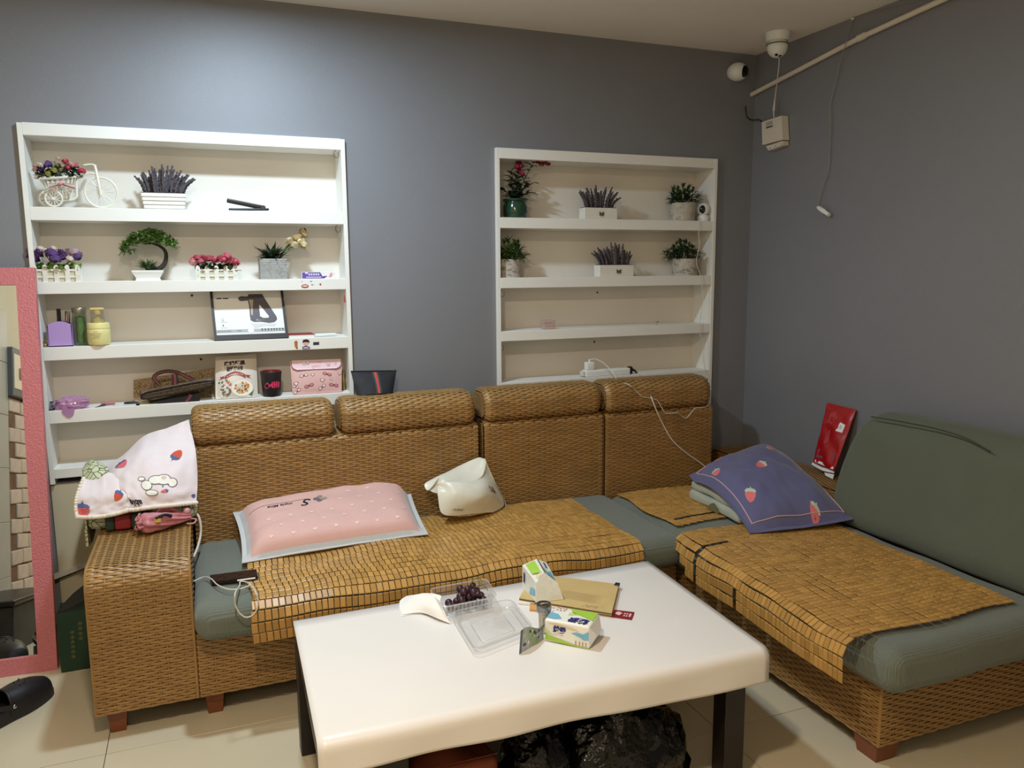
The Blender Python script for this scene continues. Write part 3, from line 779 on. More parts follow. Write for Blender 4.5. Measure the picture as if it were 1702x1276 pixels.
# steel-capped bottle
B = atz(904, 1049, ZQ); kb = 1.0/(FPX/((np.array(B)-CAM) @ CD))
def lz(prof, T=None): return MB().lathe(prof, 24, T)
t = thing('flask', 'small steel capped tumbler behind the foil sachet on the table', 'flask', B)
Tm = Matrix.Translation(B); r = 12.6*kb; h = 49*kb
lz([(r*0.62, 0), (r*0.66, 0.003), (r*0.72, h*0.66), (r*0.9, h*0.70), (r*0.9, h*0.76)], Tm).build('tumbler_body', M('satin_beige_steel', (196, 184, 168), 0.25, metal=0.85), t)
lz([(r*0.98, h*0.76), (r, h*0.78), (r, h*0.96), (r*0.95, h), (r*0.8, h*0.985)], Tm).build('cap', M('brushed_steel', (150, 150, 150), 0.2, metal=1.0), t)
mb = MB(); mb.poly([(0.3, 0.1), (0.6, 0.0), (0.65, 0.14), (0.2, 0.3), (-0.1, 0.36), (-0.4, 0.2), (-0.6, -0.15), (-0.3, -0.05)], lambda x, y, z: B+V((x*r, y*r, h*0.988)))
mb.build('cap_mark', M('light_steel', (230, 230, 228), 0.3, metal=0.6), t, False)
# tissue pack, full, in front
TA, TB = atz(904.6, 1064.8, ZQ), atz(980, 1079.5, ZQ); ex = (TB-TA); Lp = ex.length; ex.normalize(); ey = V((-ex.y, ex.x, 0)); Hp, Dp = 0.068, 0.098
filmw = M('tissue_pack_film', (240, 238, 228), 0.28, spec=0.5, var=0.015, vscale=8)
PRT = [M('print_green', (164, 206, 72), 0.35), M('print_blue', (120, 186, 214), 0.35), M('print_navy', (38, 44, 116), 0.4), M('print_pale_green', (206, 222, 150), 0.35), M('print_tan', (196, 150, 128), 0.45), M('print_sand', (226, 206, 170), 0.4)]
def tissue_front(parent, o3, ex, ey, ez, L, H, D):
    mb = MB(); f = frame(o3, ex, ez, -ey); g = frame(o3+ez*H, ex, ey, ez)
    F = lambda x, y, z=0: f(x*L, y*H, 0.0012); G = lambda x, y, z=0: g(x*L, y*D, 0.0012)
    mb.poly([(0.02, 0.10), (0.02, 0.42), (0.12, 0.30), (0.3, 0.24), (0.5, 0.16), (0.7, 0.08), (0.98, 0.06), (0.98, 0.02), (0.5, 0.04)], F, 0)
    mb.poly([(0.03, 0.42), (0.03, 0.62), (0.12, 0.46), (0.22, 0.30)], F, 3)
    mb.poly([(0.98, 0.40), (0.98, 0.78), (0.86, 0.62), (0.72, 0.66), (0.60, 0.58), (0.8, 0.46), (0.88, 0.36)], F, 1)
    mb.poly([(0.06, 0.86), (0.5, 0.74), (0.78, 0.72), (0.6, 0.82), (0.3, 0.9)], F, 5)
    for x in (0.70, 0.78, 0.85, 0.92):
        mb.poly([(x-0.015, 0.1), (x+0.015, 0.1), (x+0.012, 0.2), (x+0.02, 0.27), (x-0.02, 0.27), (x-0.012, 0.2)], F, 4)
    for k in range(9):
        a = k*0.7; mb.poly([(0.78, 0.30), (0.78+0.09*math.cos(a), 0.44+0.14*math.sin(a)), (0.785+0.09*math.cos(a+0.12), 0.44+0.14*math.sin(a+0.12))], F, 1 if k % 2 else 0)
    put_text(mb, '妙云', H*0.30, lambda x, y: f(0.34*L+x*0.9, 0.62*H+y, 0.0014), 2, 0.002, 0.1)
    mb.poly([(0.26, 0.47), (0.40, 0.48), (0.46, 0.55), (0.36, 0.5)], F, 2)
    for x0, x1 in ((0.2, 0.30), (0.33, 0.44)): mb.poly([(x0, 0.385), (x1, 0.385), (x1, 0.40), (x0, 0.40)], F, 4)
    mb.poly([(0.02, 0.12), (0.02, 0.5), (0.2, 0.46), (0.34, 0.2), (0.2, 0.1)], G, 1)
    mb.poly([(0.36, 0.95), (0.45, 0.7), (0.62, 0.62), (0.97, 0.40), (0.97, 0.95)], G, 0)
    mb.poly([(0.4, 0.5), (0.6, 0.62), (0.5, 0.72), (0.4, 0.7)], G, 3)
    put_text(mb, '妙云', D*0.30, lambda x, y: g(0.70*L-x*1.0, 0.25*D-y, 0.0014), 2, 0.002, 0.1)
    mb.poly([(0.54, 0.36), (0.62, 0.42), (0.86, 0.42), (0.88, 0.38), (0.66, 0.38)], G, 2)
    for x, y in ((0.08, 0.9), (0.14, 0.86), (0.2, 0.92), (0.27, 0.86), (0.1, 0.74), (0.18, 0.72), (0.25, 0.76)):
        mb.poly([(x-0.022, y-0.04), (x+0.022, y-0.03), (x+0.02, y+0.04), (x-0.01, y+0.05)], G, 4)
    return mb.build('pack_print', PRT, parent, False)
def pack(name, label, o3, ex, ey, L, H, D):
    t = thing(name, label, 'tissues', o3+ex*(L/2)+ey*(D/2)); ez = V((0, 0, 1)); Tm = Matrix.Identity(4)
    for r in range(3): Tm[r][0], Tm[r][1], Tm[r][2], Tm[r][3] = ex[r], ey[r], ez[r], o3[r]
    def ds(p, n): return p
    o = MB().rbox((0, 0, 0), (L, D, H), 0.007, 3, 4, T=Tm).build('pack_body', filmw, t)
    f = frame(o3+ex*L, ey, ez)
    mb = MB()
    # gathered, folded right end
    mb.add([f(0.006, 0.006), f(D-0.006, 0.006), f(D-0.006, H-0.006), f(0.006, H-0.006), f(D*0.3, H*0.45, 0.012), f(D*0.7, H*0.45, 0.014)],
           [(0, 1, 5, 4), (1, 2, 5), (2, 3, 4, 5), (3, 0, 4)])
    mb.build('folded_end', filmw, t, False)
    tissue_front(o, o3, ex, ey, ez, L, H, D); return t
pack('tissue_pack', 'full tissue pack with green and blue print nearest the front of the table', TA, ex, ey, Lp, Hp, Dp)
# half-empty pack standing on the notebook
ZNB = ZQ+0.0165
fl_, fr_, bl_ = atz(891, 1001, ZNB), atz(937, 996, ZNB), atz(874, 983, ZNB); d = bl_-fl_; d = d*1.35; br_ = fr_+d
t = thing('tissue_pack', 'opened slumped tissue pack standing on the kraft notebook', 'tissues', (fl_+br_)/2)
hz = V((0, 0, 1)); xx = (fr_-fl_)
top = [fl_+xx*0.06+hz*0.060+d*0.1, fr_-xx*0.16+hz*0.052+d*0.1, br_-xx*0.1+hz*0.082, bl_*0+fl_+d+xx*0.0+hz*0.080]
apexf = fl_+xx*0.40+d*0.22+hz*0.088; apexb = fl_+xx*0.52+d*0.98+hz*0.098
mb = MB(); P = [fl_, fr_, br_, fl_+d, top[0], top[1], top[2], top[3], apexf, apexb]
faces = [(3, 2, 1, 0), (0, 1, 5, 8, 4), (1, 2, 6, 5), (2, 3, 7, 9, 6), (3, 0, 4, 7), (4, 8, 9, 7), (5, 6, 9, 8)]
mb.add(P, faces); o = mb.build('pack_body', M('crinkled_film', (232, 232, 220), 0.22, spec=0.6, bump=0.5, bscale=70, bdist=0.003, var=0.03, vscale=30), t, False)
mb = MB()
def onface(a, b, c, d_, x, y):
    p = (a*(1-x)*(1-y)+b*x*(1-y)+c*x*y+d_*(1-x)*y); n = (b-a).cross(d_-a).normalized(); return p+n*0.0014
L1 = lambda x, y, z=0: onface(P[4], P[8], P[9], P[7], x, y); L2 = lambda x, y, z=0: onface(P[8], P[5], P[6], P[9], x, y); L3 = lambda x, y, z=0: onface(P[3], P[0], P[4], P[7], x, y)
mb.poly([(0.15, 0.4), (0.8, 0.15), (0.85, 0.95), (0.2, 0.95)], L1, 0); mb.poly([(0.3, 0.02), (0.7, 0.02), (0.9, 0.16), (0.3, 0.2)], L1, 5)
mb.poly([(0.2, 0.05), (0.9, 0.1), (0.8, 0.5), (0.5, 0.3), (0.25, 0.45)], L2, 1)
put_text(mb, '妙云', 0.016, lambda x, y: L2(0.55+y*14, 0.75+x*9), 2, 0.002)
mb.poly([(0.55, 0.1), (0.95, 0.3), (0.9, 0.6), (0.6, 0.45)], L3, 1); mb.poly([(0.1, 0.35), (0.2, 0.35), (0.22, 0.8), (0.12, 0.8)], L3, 2)
mb.build('pack_print', PRT, o, False)
mb = MB(); mb.poly([(0.0, 0.0), (0.14, 0.06), (0.12, 0.95), (-0.0, 0.95)], lambda x, y, z: L2(x, y)+V((0, 0, 0.001))); mb.build('pack_opening', M('dark_slot', (110, 98, 84), 0.8), t, False)
# foil sachet leaning on the pack
fa, fb = atz(863.6, 1087, ZQ), atz(903.5, 1062, ZQ); up = V((-0.012, 0.012, 0)); dv = (fb-fa)
sach = M('silver_foil', (176, 178, 178), 0.28, metal=0.75, var=0.25, vscale=60, bump=0.4, bscale=90)
def sfn(u, v):
    p = fa+dv*u; return p+V((0.006*math.sin(u*3)+0.012*v, 0.016*v+0.010*math.sin(v*3)*u, 0.001+v*(0.060-0.026*u)+0.006*math.sin(u*7)*v))
t = thing('foil_sachet', 'silver foil sachet leaning on the front tissue pack', 'sachet', (fa+fb)/2)
o = MB().grid(sfn, 14, 10, 0.002).build('sachet', sach, t)
mb = MB(); random.seed(4)
for k in range(12):
    u, v = random.uniform(0.12, 0.8), random.uniform(0.25, 0.85); a = random.uniform(0, 6); n = 9
    decal(mb, [(u+0.06*math.cos(2*PI*i/n)*random.uniform(0.5, 1.1), v+0.09*math.sin(2*PI*i/n)*random.uniform(0.5, 1.1)) for i in range(n)], lambda a_, b_: sfn(a_, b_), 0.0008, k % 2, flip=False)
mb.build('sachet_print', [M('foil_light', (226, 226, 222), 0.4, metal=0.4), M('foil_dark', (84, 86, 88), 0.4, metal=0.5)], o)
MB().grid(lambda u, v: sfn(u*0.07, v)+V((-0.0015, -0.002, 0)), 2, 8, 0.001).build('seal_strip', M('foil_grey', (110, 114, 116), 0.4, metal=0.6), t)
# clear clamshell with grapes
clear = M_clear('clear_plastic', (255, 255, 255), 0.14, 0.10, milk=0.10, milkcol=(250, 250, 250))
def tray(z0, z1, rim, inset, parent, name, lip=0.006):
    """thin open tray: rim quad at z1, floor inset at z0"""
    R = [V((p.x, p.y, z1)) for p in rim]; c = sum(R, V((0, 0, 0)))/4
    def ring(k, z, n=7):
        Q = [c+(p-c)*k for p in R]; out = []
        for i in range(4):
            a, b, cc = Q[i-1], Q[i], Q[(i+1) % 4]; r = min((a-b).length, (cc-b).length)*0.16
            s, e = b+(a-b).normalized()*r, b+(cc-b).normalized()*r
            for j in range(n): t_ = j/(n-1); p = s*(1-t_)**2+b*2*t_*(1-t_)+e*t_*t_; out.append(V((p.x, p.y, z)))
        return out
    rings = [ring(1.06, z1-0.003), ring(1.06, z1), ring(1.0, z1+0.001), ring(0.97, z1-0.004), ring(0.9, z0+0.008), ring(0.84, z0+0.001), ring(0.62, z0+0.001), ring(0.58, z0+0.005)]
    n = len(rings[0]); mb = MB(); vs = [p for r_ in rings for p in r_]
    fs = [(i*n+k, i*n+(k+1) % n, (i+1)*n+(k+1) % n, (i+1)*n+k) for i in range(len(rings)-1) for k in range(n)]; fs.append(tuple((len(rings)-1)*n+k for k in range(n)))
    mb.add(vs, fs); ob = mb.build(name, clear, parent)
    mr_ = MB()
    for k in (1, 4, 7): mr_.tube(rings[k], 0.0012, 5, closed=True)
    mr_.build('pressed_rim', M_clear('clear_rim', (255, 255, 255), 0.3, 0.1, milk=0.35, milkcol=(250, 250, 250)), ob); return ob
R1 = [atz(*q, ZQ+0.05) for q in ((738, 1008), (824, 991), (806, 962), (716, 979))]
R2 = [atz(*q, ZQ+0.022) for q in ((789, 1079), (884, 1042), (848, 996), (752, 1018))]
t = thing('fruit_clamshell', 'open clear plastic clamshell box holding grapes on the table', 'container', (R1[0]+R1[2])/2*1.0)
t.location.z = ZQ; tray(ZQ, ZQ+0.05, R1, 0.1, t, 'tray'); tray(ZQ+0.001, ZQ+0.022, R2, 0.1, t, 'lid')
mb = MB(); 
for k in range(12):
    p = R1[0].lerp(R1[1], 0.08+0.075*k); p = V((p.x, p.y, 0)); d_ = (V((R1[3].x, R1[3].y, 0))-V((R1[0].x, R1[0].y, 0))).normalized()
    mb.tube([p+d_*0.012+V((0, 0, ZQ+0.044)), p+d_*0.02+V((0, 0, ZQ+0.008))], 0.0022, 6)
mb.build('tray_rib', clear, t)
grape = M('dark_red_grape', (62, 32, 46), 0.32, spec=0.5, var=0.2, vscale=60, coat=0.15)
c = (R1[0]+R1[2])/2; ex = (R1[1]-R1[0]).normalized(); ey = V((-ex.y, ex.x, 0))
t = thing('grape_bunch', 'bunch of dark red grapes in the clear plastic box', 'grapes', V((c.x, c.y, ZQ+0.003)))
proto = MB().ball((0, 0, 0), (0.0128, 0.0128, 0.0135), 14, 10).build('grape', grape, t, world=False)
random.seed(12); pts = []
for k in range(400):
    if len(pts) >= 30: break
    u, v = random.uniform(-0.058, 0.066), random.uniform(-0.034, 0.03)
    for lay in range(3):
        z = 0.0135+0.019*lay
        if lay and (abs(u-0.015) > 0.05-0.012*lay or abs(v) > 0.026): continue
        p = ex*u+ey*v+V((0, 0, z))
        if all((p-q).length > 0.0232 for q in pts): pts.append(p); break
for i, p in enumerate(pts):
    o = proto if i == 0 else proto.copy()
    if i: COL.objects.link(o)
    o.location = p
stem = M('grape_stem', (118, 120, 62), 0.6)
mb = MB(); b = V((c.x, c.y, ZQ)) 
mb.tube(smooth_path([b+ex*0.0+V((0, 0, 0.05)), b+ex*0.03+ey*0.02+V((0, 0, 0.072)), b+ex*0.055+ey*0.026+V((0, 0, 0.078)), b+ex*0.07+ey*0.016+V((0, 0, 0.066))], 5), 0.0018, 6)
mb.tube(smooth_path([b+ex*0.05+ey*0.02+V((0, 0, 0.076)), b+ex*0.068+ey*0.0+V((0, 0, 0.058)), b+ex*0.075-ey*0.01+V((0, 0, 0.045))], 5), 0.0014, 6)
mb.build('stem', stem, t)
# napkin
nap = M('tissue_paper', (242, 238, 232), 0.9, bump=0.3, bscale=40, bdist=0.003)
G = [[(668, 1021, 0.003), (700, 1018, 0.006), (728, 1028, 0.008), (748, 1036, 0.002)], [(664, 1008, 0.008), (696, 1005, 0.024), (722, 1010, 0.032), (738, 1015, 0.03)],
     [(672, 996, 0.01), (690, 990, 0.034), (716, 992, 0.046), (732, 1000, 0.05)], [(690, 992, 0.016), (700, 986, 0.042), (720, 986, 0.056), (734, 990, 0.056)]]
nf = ctrl([[atz(x, y, ZQ+z) for x, y, z in r] for r in G])
MB().grid(nf, 16, 16, 0.0015).build('napkin', nap, None, True, label='crumpled white paper napkin tucked against the grape box', cat='napkin')
G2 = [[(667, 1024, 0.001), (690, 1020, 0.001), (712, 1020, 0.002)], [(664, 1000, 0.002), (690, 1000, 0.006), (712, 1004, 0.008)], [(676, 990, 0.002), (698, 987, 0.003), (716, 986, 0.004)]]
MB().grid(ctrl([[atz(x, y, ZQ+z) for x, y, z in r] for r in G2]), 10, 10, 0.0008).build('napkin', nap, None, True, label='flat white tissue sheet under the crumpled napkin, at the back edge of the table', cat='napkin')
# ------------------------------------------------------------------ things on the shelves
ZL = [None, 1.748, 1.464, 1.209, 0.958, 0.722]; ZR = [None, 1.740, 1.459, 1.204, 0.956]
leafd = M('dark_green_leaf', (44, 66, 44), 0.55, var=0.2, vscale=40, island=0.2)
leafm = M('mid_green_leaf', (74, 102, 52), 0.55, var=0.2, vscale=40, island=0.2)
leafl = M('bright_green_leaf', (120, 150, 62), 0.6, var=0.15, vscale=40, island=0.2)
lav = M('grey_purple_lavender', (82, 74, 80), 0.9, var=0.25, vscale=90, island=0.15)
soil = M('dark_soil', (50, 42, 36), 0.95)
wpot = M('white_glaze', (236, 234, 228), 0.3, spec=0.5)
wwood = M('white_painted_wood', (232, 228, 218), 0.6, var=0.05, vscale=30)
def kx(px, py, y): return (aty(px+1, py, y)-aty(px, py, y)).x
def kz(px, py, y): return (aty(px, py, y)-aty(px, py+1, y)).z
def pl(y, z=None):
    """photo pixel -> point on the upright plane at depth y"""
    return lambda px, py, dy=0.0: aty(px, py, y+dy)
def lavender(name, label, xl, xr, yb, yt, sl, sr, st, zb, y, seed, nb=16, bow=False, slats=True, slope=0.0):
    """grey lavender spikes in a white box"""
    A = aty((xl+xr)/2, yb, y); A.z = zb; t = thing(name, label, 'plant', A); rnd = random.Random(seed)
    p0, p1 = aty(xl, yb, y), aty(xr, yb, y); zt = aty((xl+xr)/2, yt, y).z; W_ = p1.x-p0.x; D = 0.062
    if slats:
        mb = MB(); h = zt-zb; fl = W_*0.06
        mb.add([(p0.x+fl, y-D/2+0.004, zb), (p1.x-fl, y-D/2+0.004, zb), (p1.x-fl, y+D/2, zb), (p0.x+fl, y+D/2, zb), (p0.x+0.003, y-D/2+0.003, zt), (p1.x-0.003, y-D/2+0.003, zt), (p1.x-0.003, y+D/2, zt), (p0.x+0.003, y+D/2, zt)],
               [(3, 2, 1, 0), (0, 1, 5, 4), (1, 2, 6, 5), (2, 3, 7, 6), (3, 0, 4, 7), (4, 5, 6, 7)])
        o = mb.build('planter_box', wwood, t, False)
        for k in range(4):
            za, zc = zb+h*(0.04+0.24*k), zb+h*(0.04+0.24*k+0.20); e = fl*(1-(k+0.5)/4)
            MB().box((p0.x+e, y-D/2-0.003, za), (p1.x-e, y-D/2+0.005, zc), 0.0025).build('slat', wpot, o, False)
    else:
        MB().box((p0.x, y-D/2, zb), (p1.x, y+D/2, zt), 0.0015).build('planter_box', wwood, t, False)
        mb = MB(); 
        for k in range(5): z = zb+(zt-zb)*(0.12+0.19*k); mb.box((p0.x+0.002, y-D/2-0.0006, z), (p1.x-0.002, y-D/2+0.001, z+0.0008))
        mb.build('box_grooves', M('groove_grey', (196, 188, 176), 0.8), t, False)
        if bow:
            b = aty(bow[0], bow[1], y-D/2-0.003); s = 0.011; mb = MB(); fn = lambda a, c, z=0: b+V((a*s, -0.002-z, c*s))
            mb.poly([(-0.15, -0.2), (-1, -0.9), (-1.15, 0.6), (-0.9, 0.9), (-0.15, 0.2)][::-1], fn, thick=0.003); mb.poly([(0.15, 0.2), (0.9, 0.9), (1.15, 0.6), (1, -0.9), (0.15, -0.2)][::-1], fn, thick=0.003)
            mb.box(b+V((-0.003, -0.004, -0.003)), b+V((0.003, 0.001, 0.003)), 0.001); mb.poly([(-0.1, -0.1), (-0.7, -1.2), (-0.3, -1.2), (0.1, -0.1)], fn); mb.poly([(0.1, -0.1), (0.7, -1.2), (0.3, -1.2), (-0.1, -0.1)], fn)
            mb.build('bow', M('grey_bow', (92, 84, 78), 0.8), t, False, label='small grey bow')
    MB().box((p0.x+0.004, y-D/2+0.004, zt-0.004), (p1.x-0.004, y+D/2-0.004, zt+0.003)).build('soil', soil, t, False)
    top = aty((sl+sr)/2, st, y).z
    for k in range(nb):
        f = (k+0.5)/nb; tx = aty(sl+(sr-sl)*f, st, y).x+rnd.uniform(-0.006, 0.006); bx = p0.x+W_*(0.08+0.84*f)
        e = abs(f-0.5)*2; hh = (top-zt)*(1-0.42*e**2)*rnd.uniform(0.68, 1.0); yy = y+rnd.uniform(-0.018, 0.02)
        a = V((bx, yy, zt-0.003)); b = V((tx, yy+rnd.uniform(-0.012, 0.012), zt+hh)); mid = (a+b)/2+V(((bx-tx)*0.18, 0, 0.004)); mb = MB(); n = 12
        pts = smooth_path([a, mid, b], 6); rs = [0.0076*(0.55+0.45*math.sin(PI*min(1, 0.15+i/len(pts))))*(1.0 if i % 2 else 0.62)*(1 if i < len(pts)-1 else 0.3) for i in range(len(pts))]
        mb.tube(pts, rs, 6)
        for q in range(14):
            p = pts[int(q/14*len(pts)*0.8)]; ang = rnd.uniform(0, 6.28); mb.leaf(p, (math.cos(ang), 0.6*math.sin(ang)-0.2, 0.9), 0.016, 0.0032, 0.1, n=2)
        mb.build('lavender_spike', lav, t)
    return t
lavender('lavender_planter', 'grey lavender in a white slatted trough on the top left shelf', 236, 312, 348, 322, 221, 325, 272, ZL[1], 0.03, 1, 27)
lavender('lavender_planter', 'grey lavender in a white box with a bow, top shelf of the right unit', 967, 1021, 366, 346, 956, 1034, 306, ZR[1], 0.025, 2, 26, (1000, 355), False)
lavender('lavender_planter', 'grey lavender in a white box with a bow, second shelf of the right unit', 992, 1048, 463, 440.5, 982, 1052, 401, ZR[2], 0.025, 3, 26, (1028.5, 450.5), False)
def tuft(mb, c, n, L0, L1, w, rnd, up=(0.2, 1.0), bend=0.35, mi=0, flat=0.75, segs=3):
    for k in range(n):
        a = rnd.uniform(0, 2*PI); e = rnd.uniform(*up)
        mb.leaf(V(c)+V((rnd.uniform(-0.01, 0.01), rnd.uniform(-0.008, 0.008), 0)), (math.cos(a), math.sin(a)*flat, e), rnd.uniform(L0, L1), w*rnd.uniform(0.7, 1.2), bend*rnd.uniform(0.3, 1.4), n=segs, mi=mi)
def keep_in(mb):
    """bend leaves that would cross the boards of the right unit back inside"""
    mb.v = [(min(max(x, U2[0]+0.0215), U2[1]-0.0215), min(y_, 0.142), z) for x, y_, z in mb.v]; return mb
def bushy(mb, c, n, R, rnd, w, L, mi=0):
    """many short sprigs filling a low dome, every leaf kept in front of the back board"""
    for k in range(n):
        a = rnd.uniform(0, 2*PI); e = math.acos(rnd.uniform(0.05, 1)); r = rnd.uniform(0.35, 1)
        d = V((math.sin(e)*math.cos(a), math.sin(e)*math.sin(a), math.cos(e))); p = V(c)+V((d.x*R[0]*r, d.y*R[1]*r, d.z*R[2]*r))
        for q in range(3):
            dd = d+V((rnd.uniform(-0.7, 0.7), rnd.uniform(-0.6, 0.4), rnd.uniform(-0.3, 0.8))); mb.leaf(p, dd, L*rnd.uniform(0.7, 1.2), w, 0.25, n=2, mi=mi)
barkm = M('grey_bark_wrap', (186, 178, 166), 0.85, var=0.2, vscale=45, bump=0.6, bscale=60, bdist=0.003)
def bark_pot(label, xl, xr, yb, yt, fx0, fx1, fy, zb, y, seed, mats=(leafd, leafm)):
    c = aty((xl+xr)/2, yb, y); r = (aty(xr, yb, y).x-aty(xl, yb, y).x)/2; zt = aty((xl+xr)/2, yt, y).z; t = thing('potted_plant', label, 'plant', V((c.x, y, zb))); rnd = random.Random(seed)
    h = zt-zb; mb = MB(); T_ = Matrix.Translation((c.x, y, zb))
    mb.lathe([(r*0.94, 0), (r*0.97, h*0.3), (r*1.0, h*0.7), (r*1.0, h), (r*0.9, h), (r*0.9, h*0.9)], 22, T_); o = mb.build('pot', barkm, t)
    mb = MB()
    for k in range(26):
        a = rnd.uniform(0, 2*PI); z = rnd.uniform(0.1, 0.92)*h; n = 6; da = rnd.uniform(0.15, 0.5)
        pts = [V((c.x+math.cos(a+da*i/n)*r*1.008, y+math.sin(a+da*i/n)*r*1.008, zb+z+0.0012*math.sin(i))) for i in range(n+1)]; mb.tube(pts, 0.0011, 4)
    mb.build('bark_strips', M('dark_bark_line', (126, 116, 106), 0.9), o, False, kind='stuff')
    MB().lathe([(r*0.9, h*0.92)], 18, T_).build('soil', soil, t) if False else MB().add([V((c.x+r*0.9*math.cos(2*PI*i/16), y+r*0.9*math.sin(2*PI*i/16), zb+h*0.93)) for i in range(16)], [tuple(range(16))]).build('soil', soil, t)
    w0 = aty(fx0, fy, y).x; w1 = aty(fx1, fy, y).x; ztp = aty((fx0+fx1)/2, fy, y).z; cc = V(((w0+w1)/2, y-0.004, zt-0.005)); R = ((w1-w0)/2*0.85, min(0.06, 0.125-y), (ztp-zt)*0.82)
    mb = MB(); bushy(mb, cc, 120, R, rnd, 0.0056, 0.034, 0)
    for k in range(16):
        a = rnd.uniform(0, 6.28); e = rnd.uniform(0.2, 1.3); mb.tube([cc, cc+V((R[0]*math.cos(a)*math.sin(e)*0.8, R[1]*math.sin(a)*math.sin(e)*0.8, R[2]*math.cos(e)*0.8))], 0.0012, 4)
    keep_in(mb).build('foliage', mats[0], t, kind='stuff')
    mb = MB(); bushy(mb, cc, 40, (R[0]*0.95, R[1], R[2]), rnd, 0.0055, 0.030, 0); keep_in(mb).build('foliage', mats[1], t, kind='stuff', label='lighter green sprigs')
    return t
bark_pot('leafy green plant in a grey bark pot beside the small white camera', 1115.5, 1152, 363, 338, 1105, 1164, 299, ZR[1], 0.05, 5)
bark_pot('leafy green plant in a grey bark pot, second shelf right, behind the white cable', 1120, 1156, 458, 430, 1098, 1168, 392, ZR[2], 0.05, 6)
bark_pot('leafy green plant in a grey bark pot half hidden by the left side board', 828, 865, 462, 431, 822, 877, 388, ZR[2], 0.055, 7, (leafm, leafl))
# grey stone pot with dark plant and cream roses
def roses(t, name, pts, r, mat_, rnd, proto=None):
    """rose heads as parts: nested cupped petals"""
    if proto is None:
        mb = MB(); mb.ball((0, 0, 0.1), (0.45, 0.45, 0.55), 8, 6)
        for ring, (n, rr, zz, tilt) in enumerate(((3, 0.42, 0.1, 0.25), (5, 0.62, 0.0, 0.5), (6, 0.8, -0.12, 0.85))):
            for k in range(n):
                a = 2*PI*k/n+ring*0.5; ca, sa = math.cos(a), math.sin(a); vs = []; 
                for i in range(3):
                    for j in range(3):
                        u, v = (i-1)*0.9, j/2; al = a+u*PI/n*1.3; rad = rr*(0.55+0.45*v*(1+tilt*v*0.5)); vs.append(V((rad*math.cos(al), rad*math.sin(al), zz-0.35+v*(0.95-0.35*tilt)-0.12*u*u*v)))
                mb.add(vs, [(i*3+j, (i+1)*3+j, (i+1)*3+j+1, i*3+j+1) for i in range(2) for j in range(2)])
        proto = mb.build(name, mat_, t, world=False); first = True
    else: first = False
    for p, s in pts:
        if first: o = proto; first = False
        else:
            o = proto.copy(); COL.objects.link(o); o.parent = t; o.data = proto.data
            if o.data.materials[0] != mat_:
                o.data = proto.data.copy(); o.data.materials[0] = mat_
        o.location = V(p)-t.location; o.scale = (s*r, s*r, s*r); o.rotation_euler = (rnd.uniform(0.3, 1.0), rnd.uniform(-0.5, 0.5), rnd.uniform(0, 6))
    return proto
rnd = random.Random(3); y = 0.045
c = aty(456, 464, y); c.z = ZL[2]; t = thing('stone_pot_plant', 'dark spiky plant with cream roses in a grey stone pot', 'plant', c); p0, p1 = aty(431.5, 464, y).x, aty(477, 464, y).x; zt = aty(455, 430, y).z; h = zt-ZL[2]
mb = MB(); mb.add([V((p0+0.003, y-0.045, ZL[2])), V((p1-0.003, y-0.045, ZL[2])), V((p1-0.003, y+0.05, ZL[2])), V((p0+0.003, y+0.05, ZL[2])), V((p0, y-0.045, zt)), V((p1, y-0.045, zt)), V((p1, y+0.05, zt)), V((p0, y+0.05, zt))], [(0, 1, 5, 4), (1, 2, 6, 5), (2, 3, 7, 6), (3, 0, 4, 7), (3, 2, 1, 0)])
stone = M('grey_slate', (168, 166, 162), 0.8, var=0.16, vscale=30, bump=0.4, bscale=50)
o = mb.build('pot', stone, t, False)
mb = None; z = ZL[2]+0.001
while z < zt-0.004:
    hh = rnd.uniform(0.005, 0.009); x = p0+0.001
    while x < p1-0.004:
        w_ = rnd.uniform(0.018, 0.045); x2 = min(x+w_, p1-0.001)
        MB().box((x, y-0.048-rnd.uniform(0, 0.002), z), (x2-0.0006, y-0.043, min(z+hh-0.0006, zt)), 0.001).build('slate_piece', stone, o, False); x = x2
    z += hh
MB().box((p0+0.004, y-0.04, zt-0.012), (p1-0.004, y+0.045, zt-0.004)).build('soil', soil, t, False)
mb = MB(); tuft(mb, (aty(451, 430, y).x, y-0.012, zt-0.004), 110, 0.06, 0.118, 0.0062, rnd, (0.35, 1.5), 0.45, flat=0.5); mb.build('spiky_leaves', leafd, t, kind='stuff')
mb = MB(); cr = [(492, 398), (503, 388), (509, 400), (484, 403), (491, 408), (506, 408), (498, 396)]; hub = aty(462, 432, y)
for q in cr: p = aty(*q, y-0.01); mb.tube(smooth_path([hub, (hub+p)/2+V((0, 0, 0.012)), p], 4), 0.0013, 5)
for q in ((486, 410), (480, 416), (497, 384), (508, 386)): p = aty(*q, y-0.01); mb.leaf(p, (rnd.uniform(-1, 1), -0.2, rnd.uniform(0.2, 1)), 0.028, 0.006, 0.2)
mb.build('rose_stems', leafm, t)
crm = M('cream_rose', (226, 212, 172), 0.75, var=0.08, vscale=60); crt = M('tan_rose', (196, 172, 128), 0.75, var=0.08, vscale=60)
pr = roses(t, 'rose', [(aty(*q, y-0.012), 1) for q in ((494, 395),)], 0.026, crt, rnd)
roses(t, 'rose', [(aty(*q, y-0.012), 1) for q in ((504, 389),)], 0.024, crt, rnd, pr)
roses(t, 'rose', [(aty(*q, y-0.014), 1) for q in ((482, 400), (490, 407), (505, 407), (498, 401))], 0.025, crm, rnd, pr)
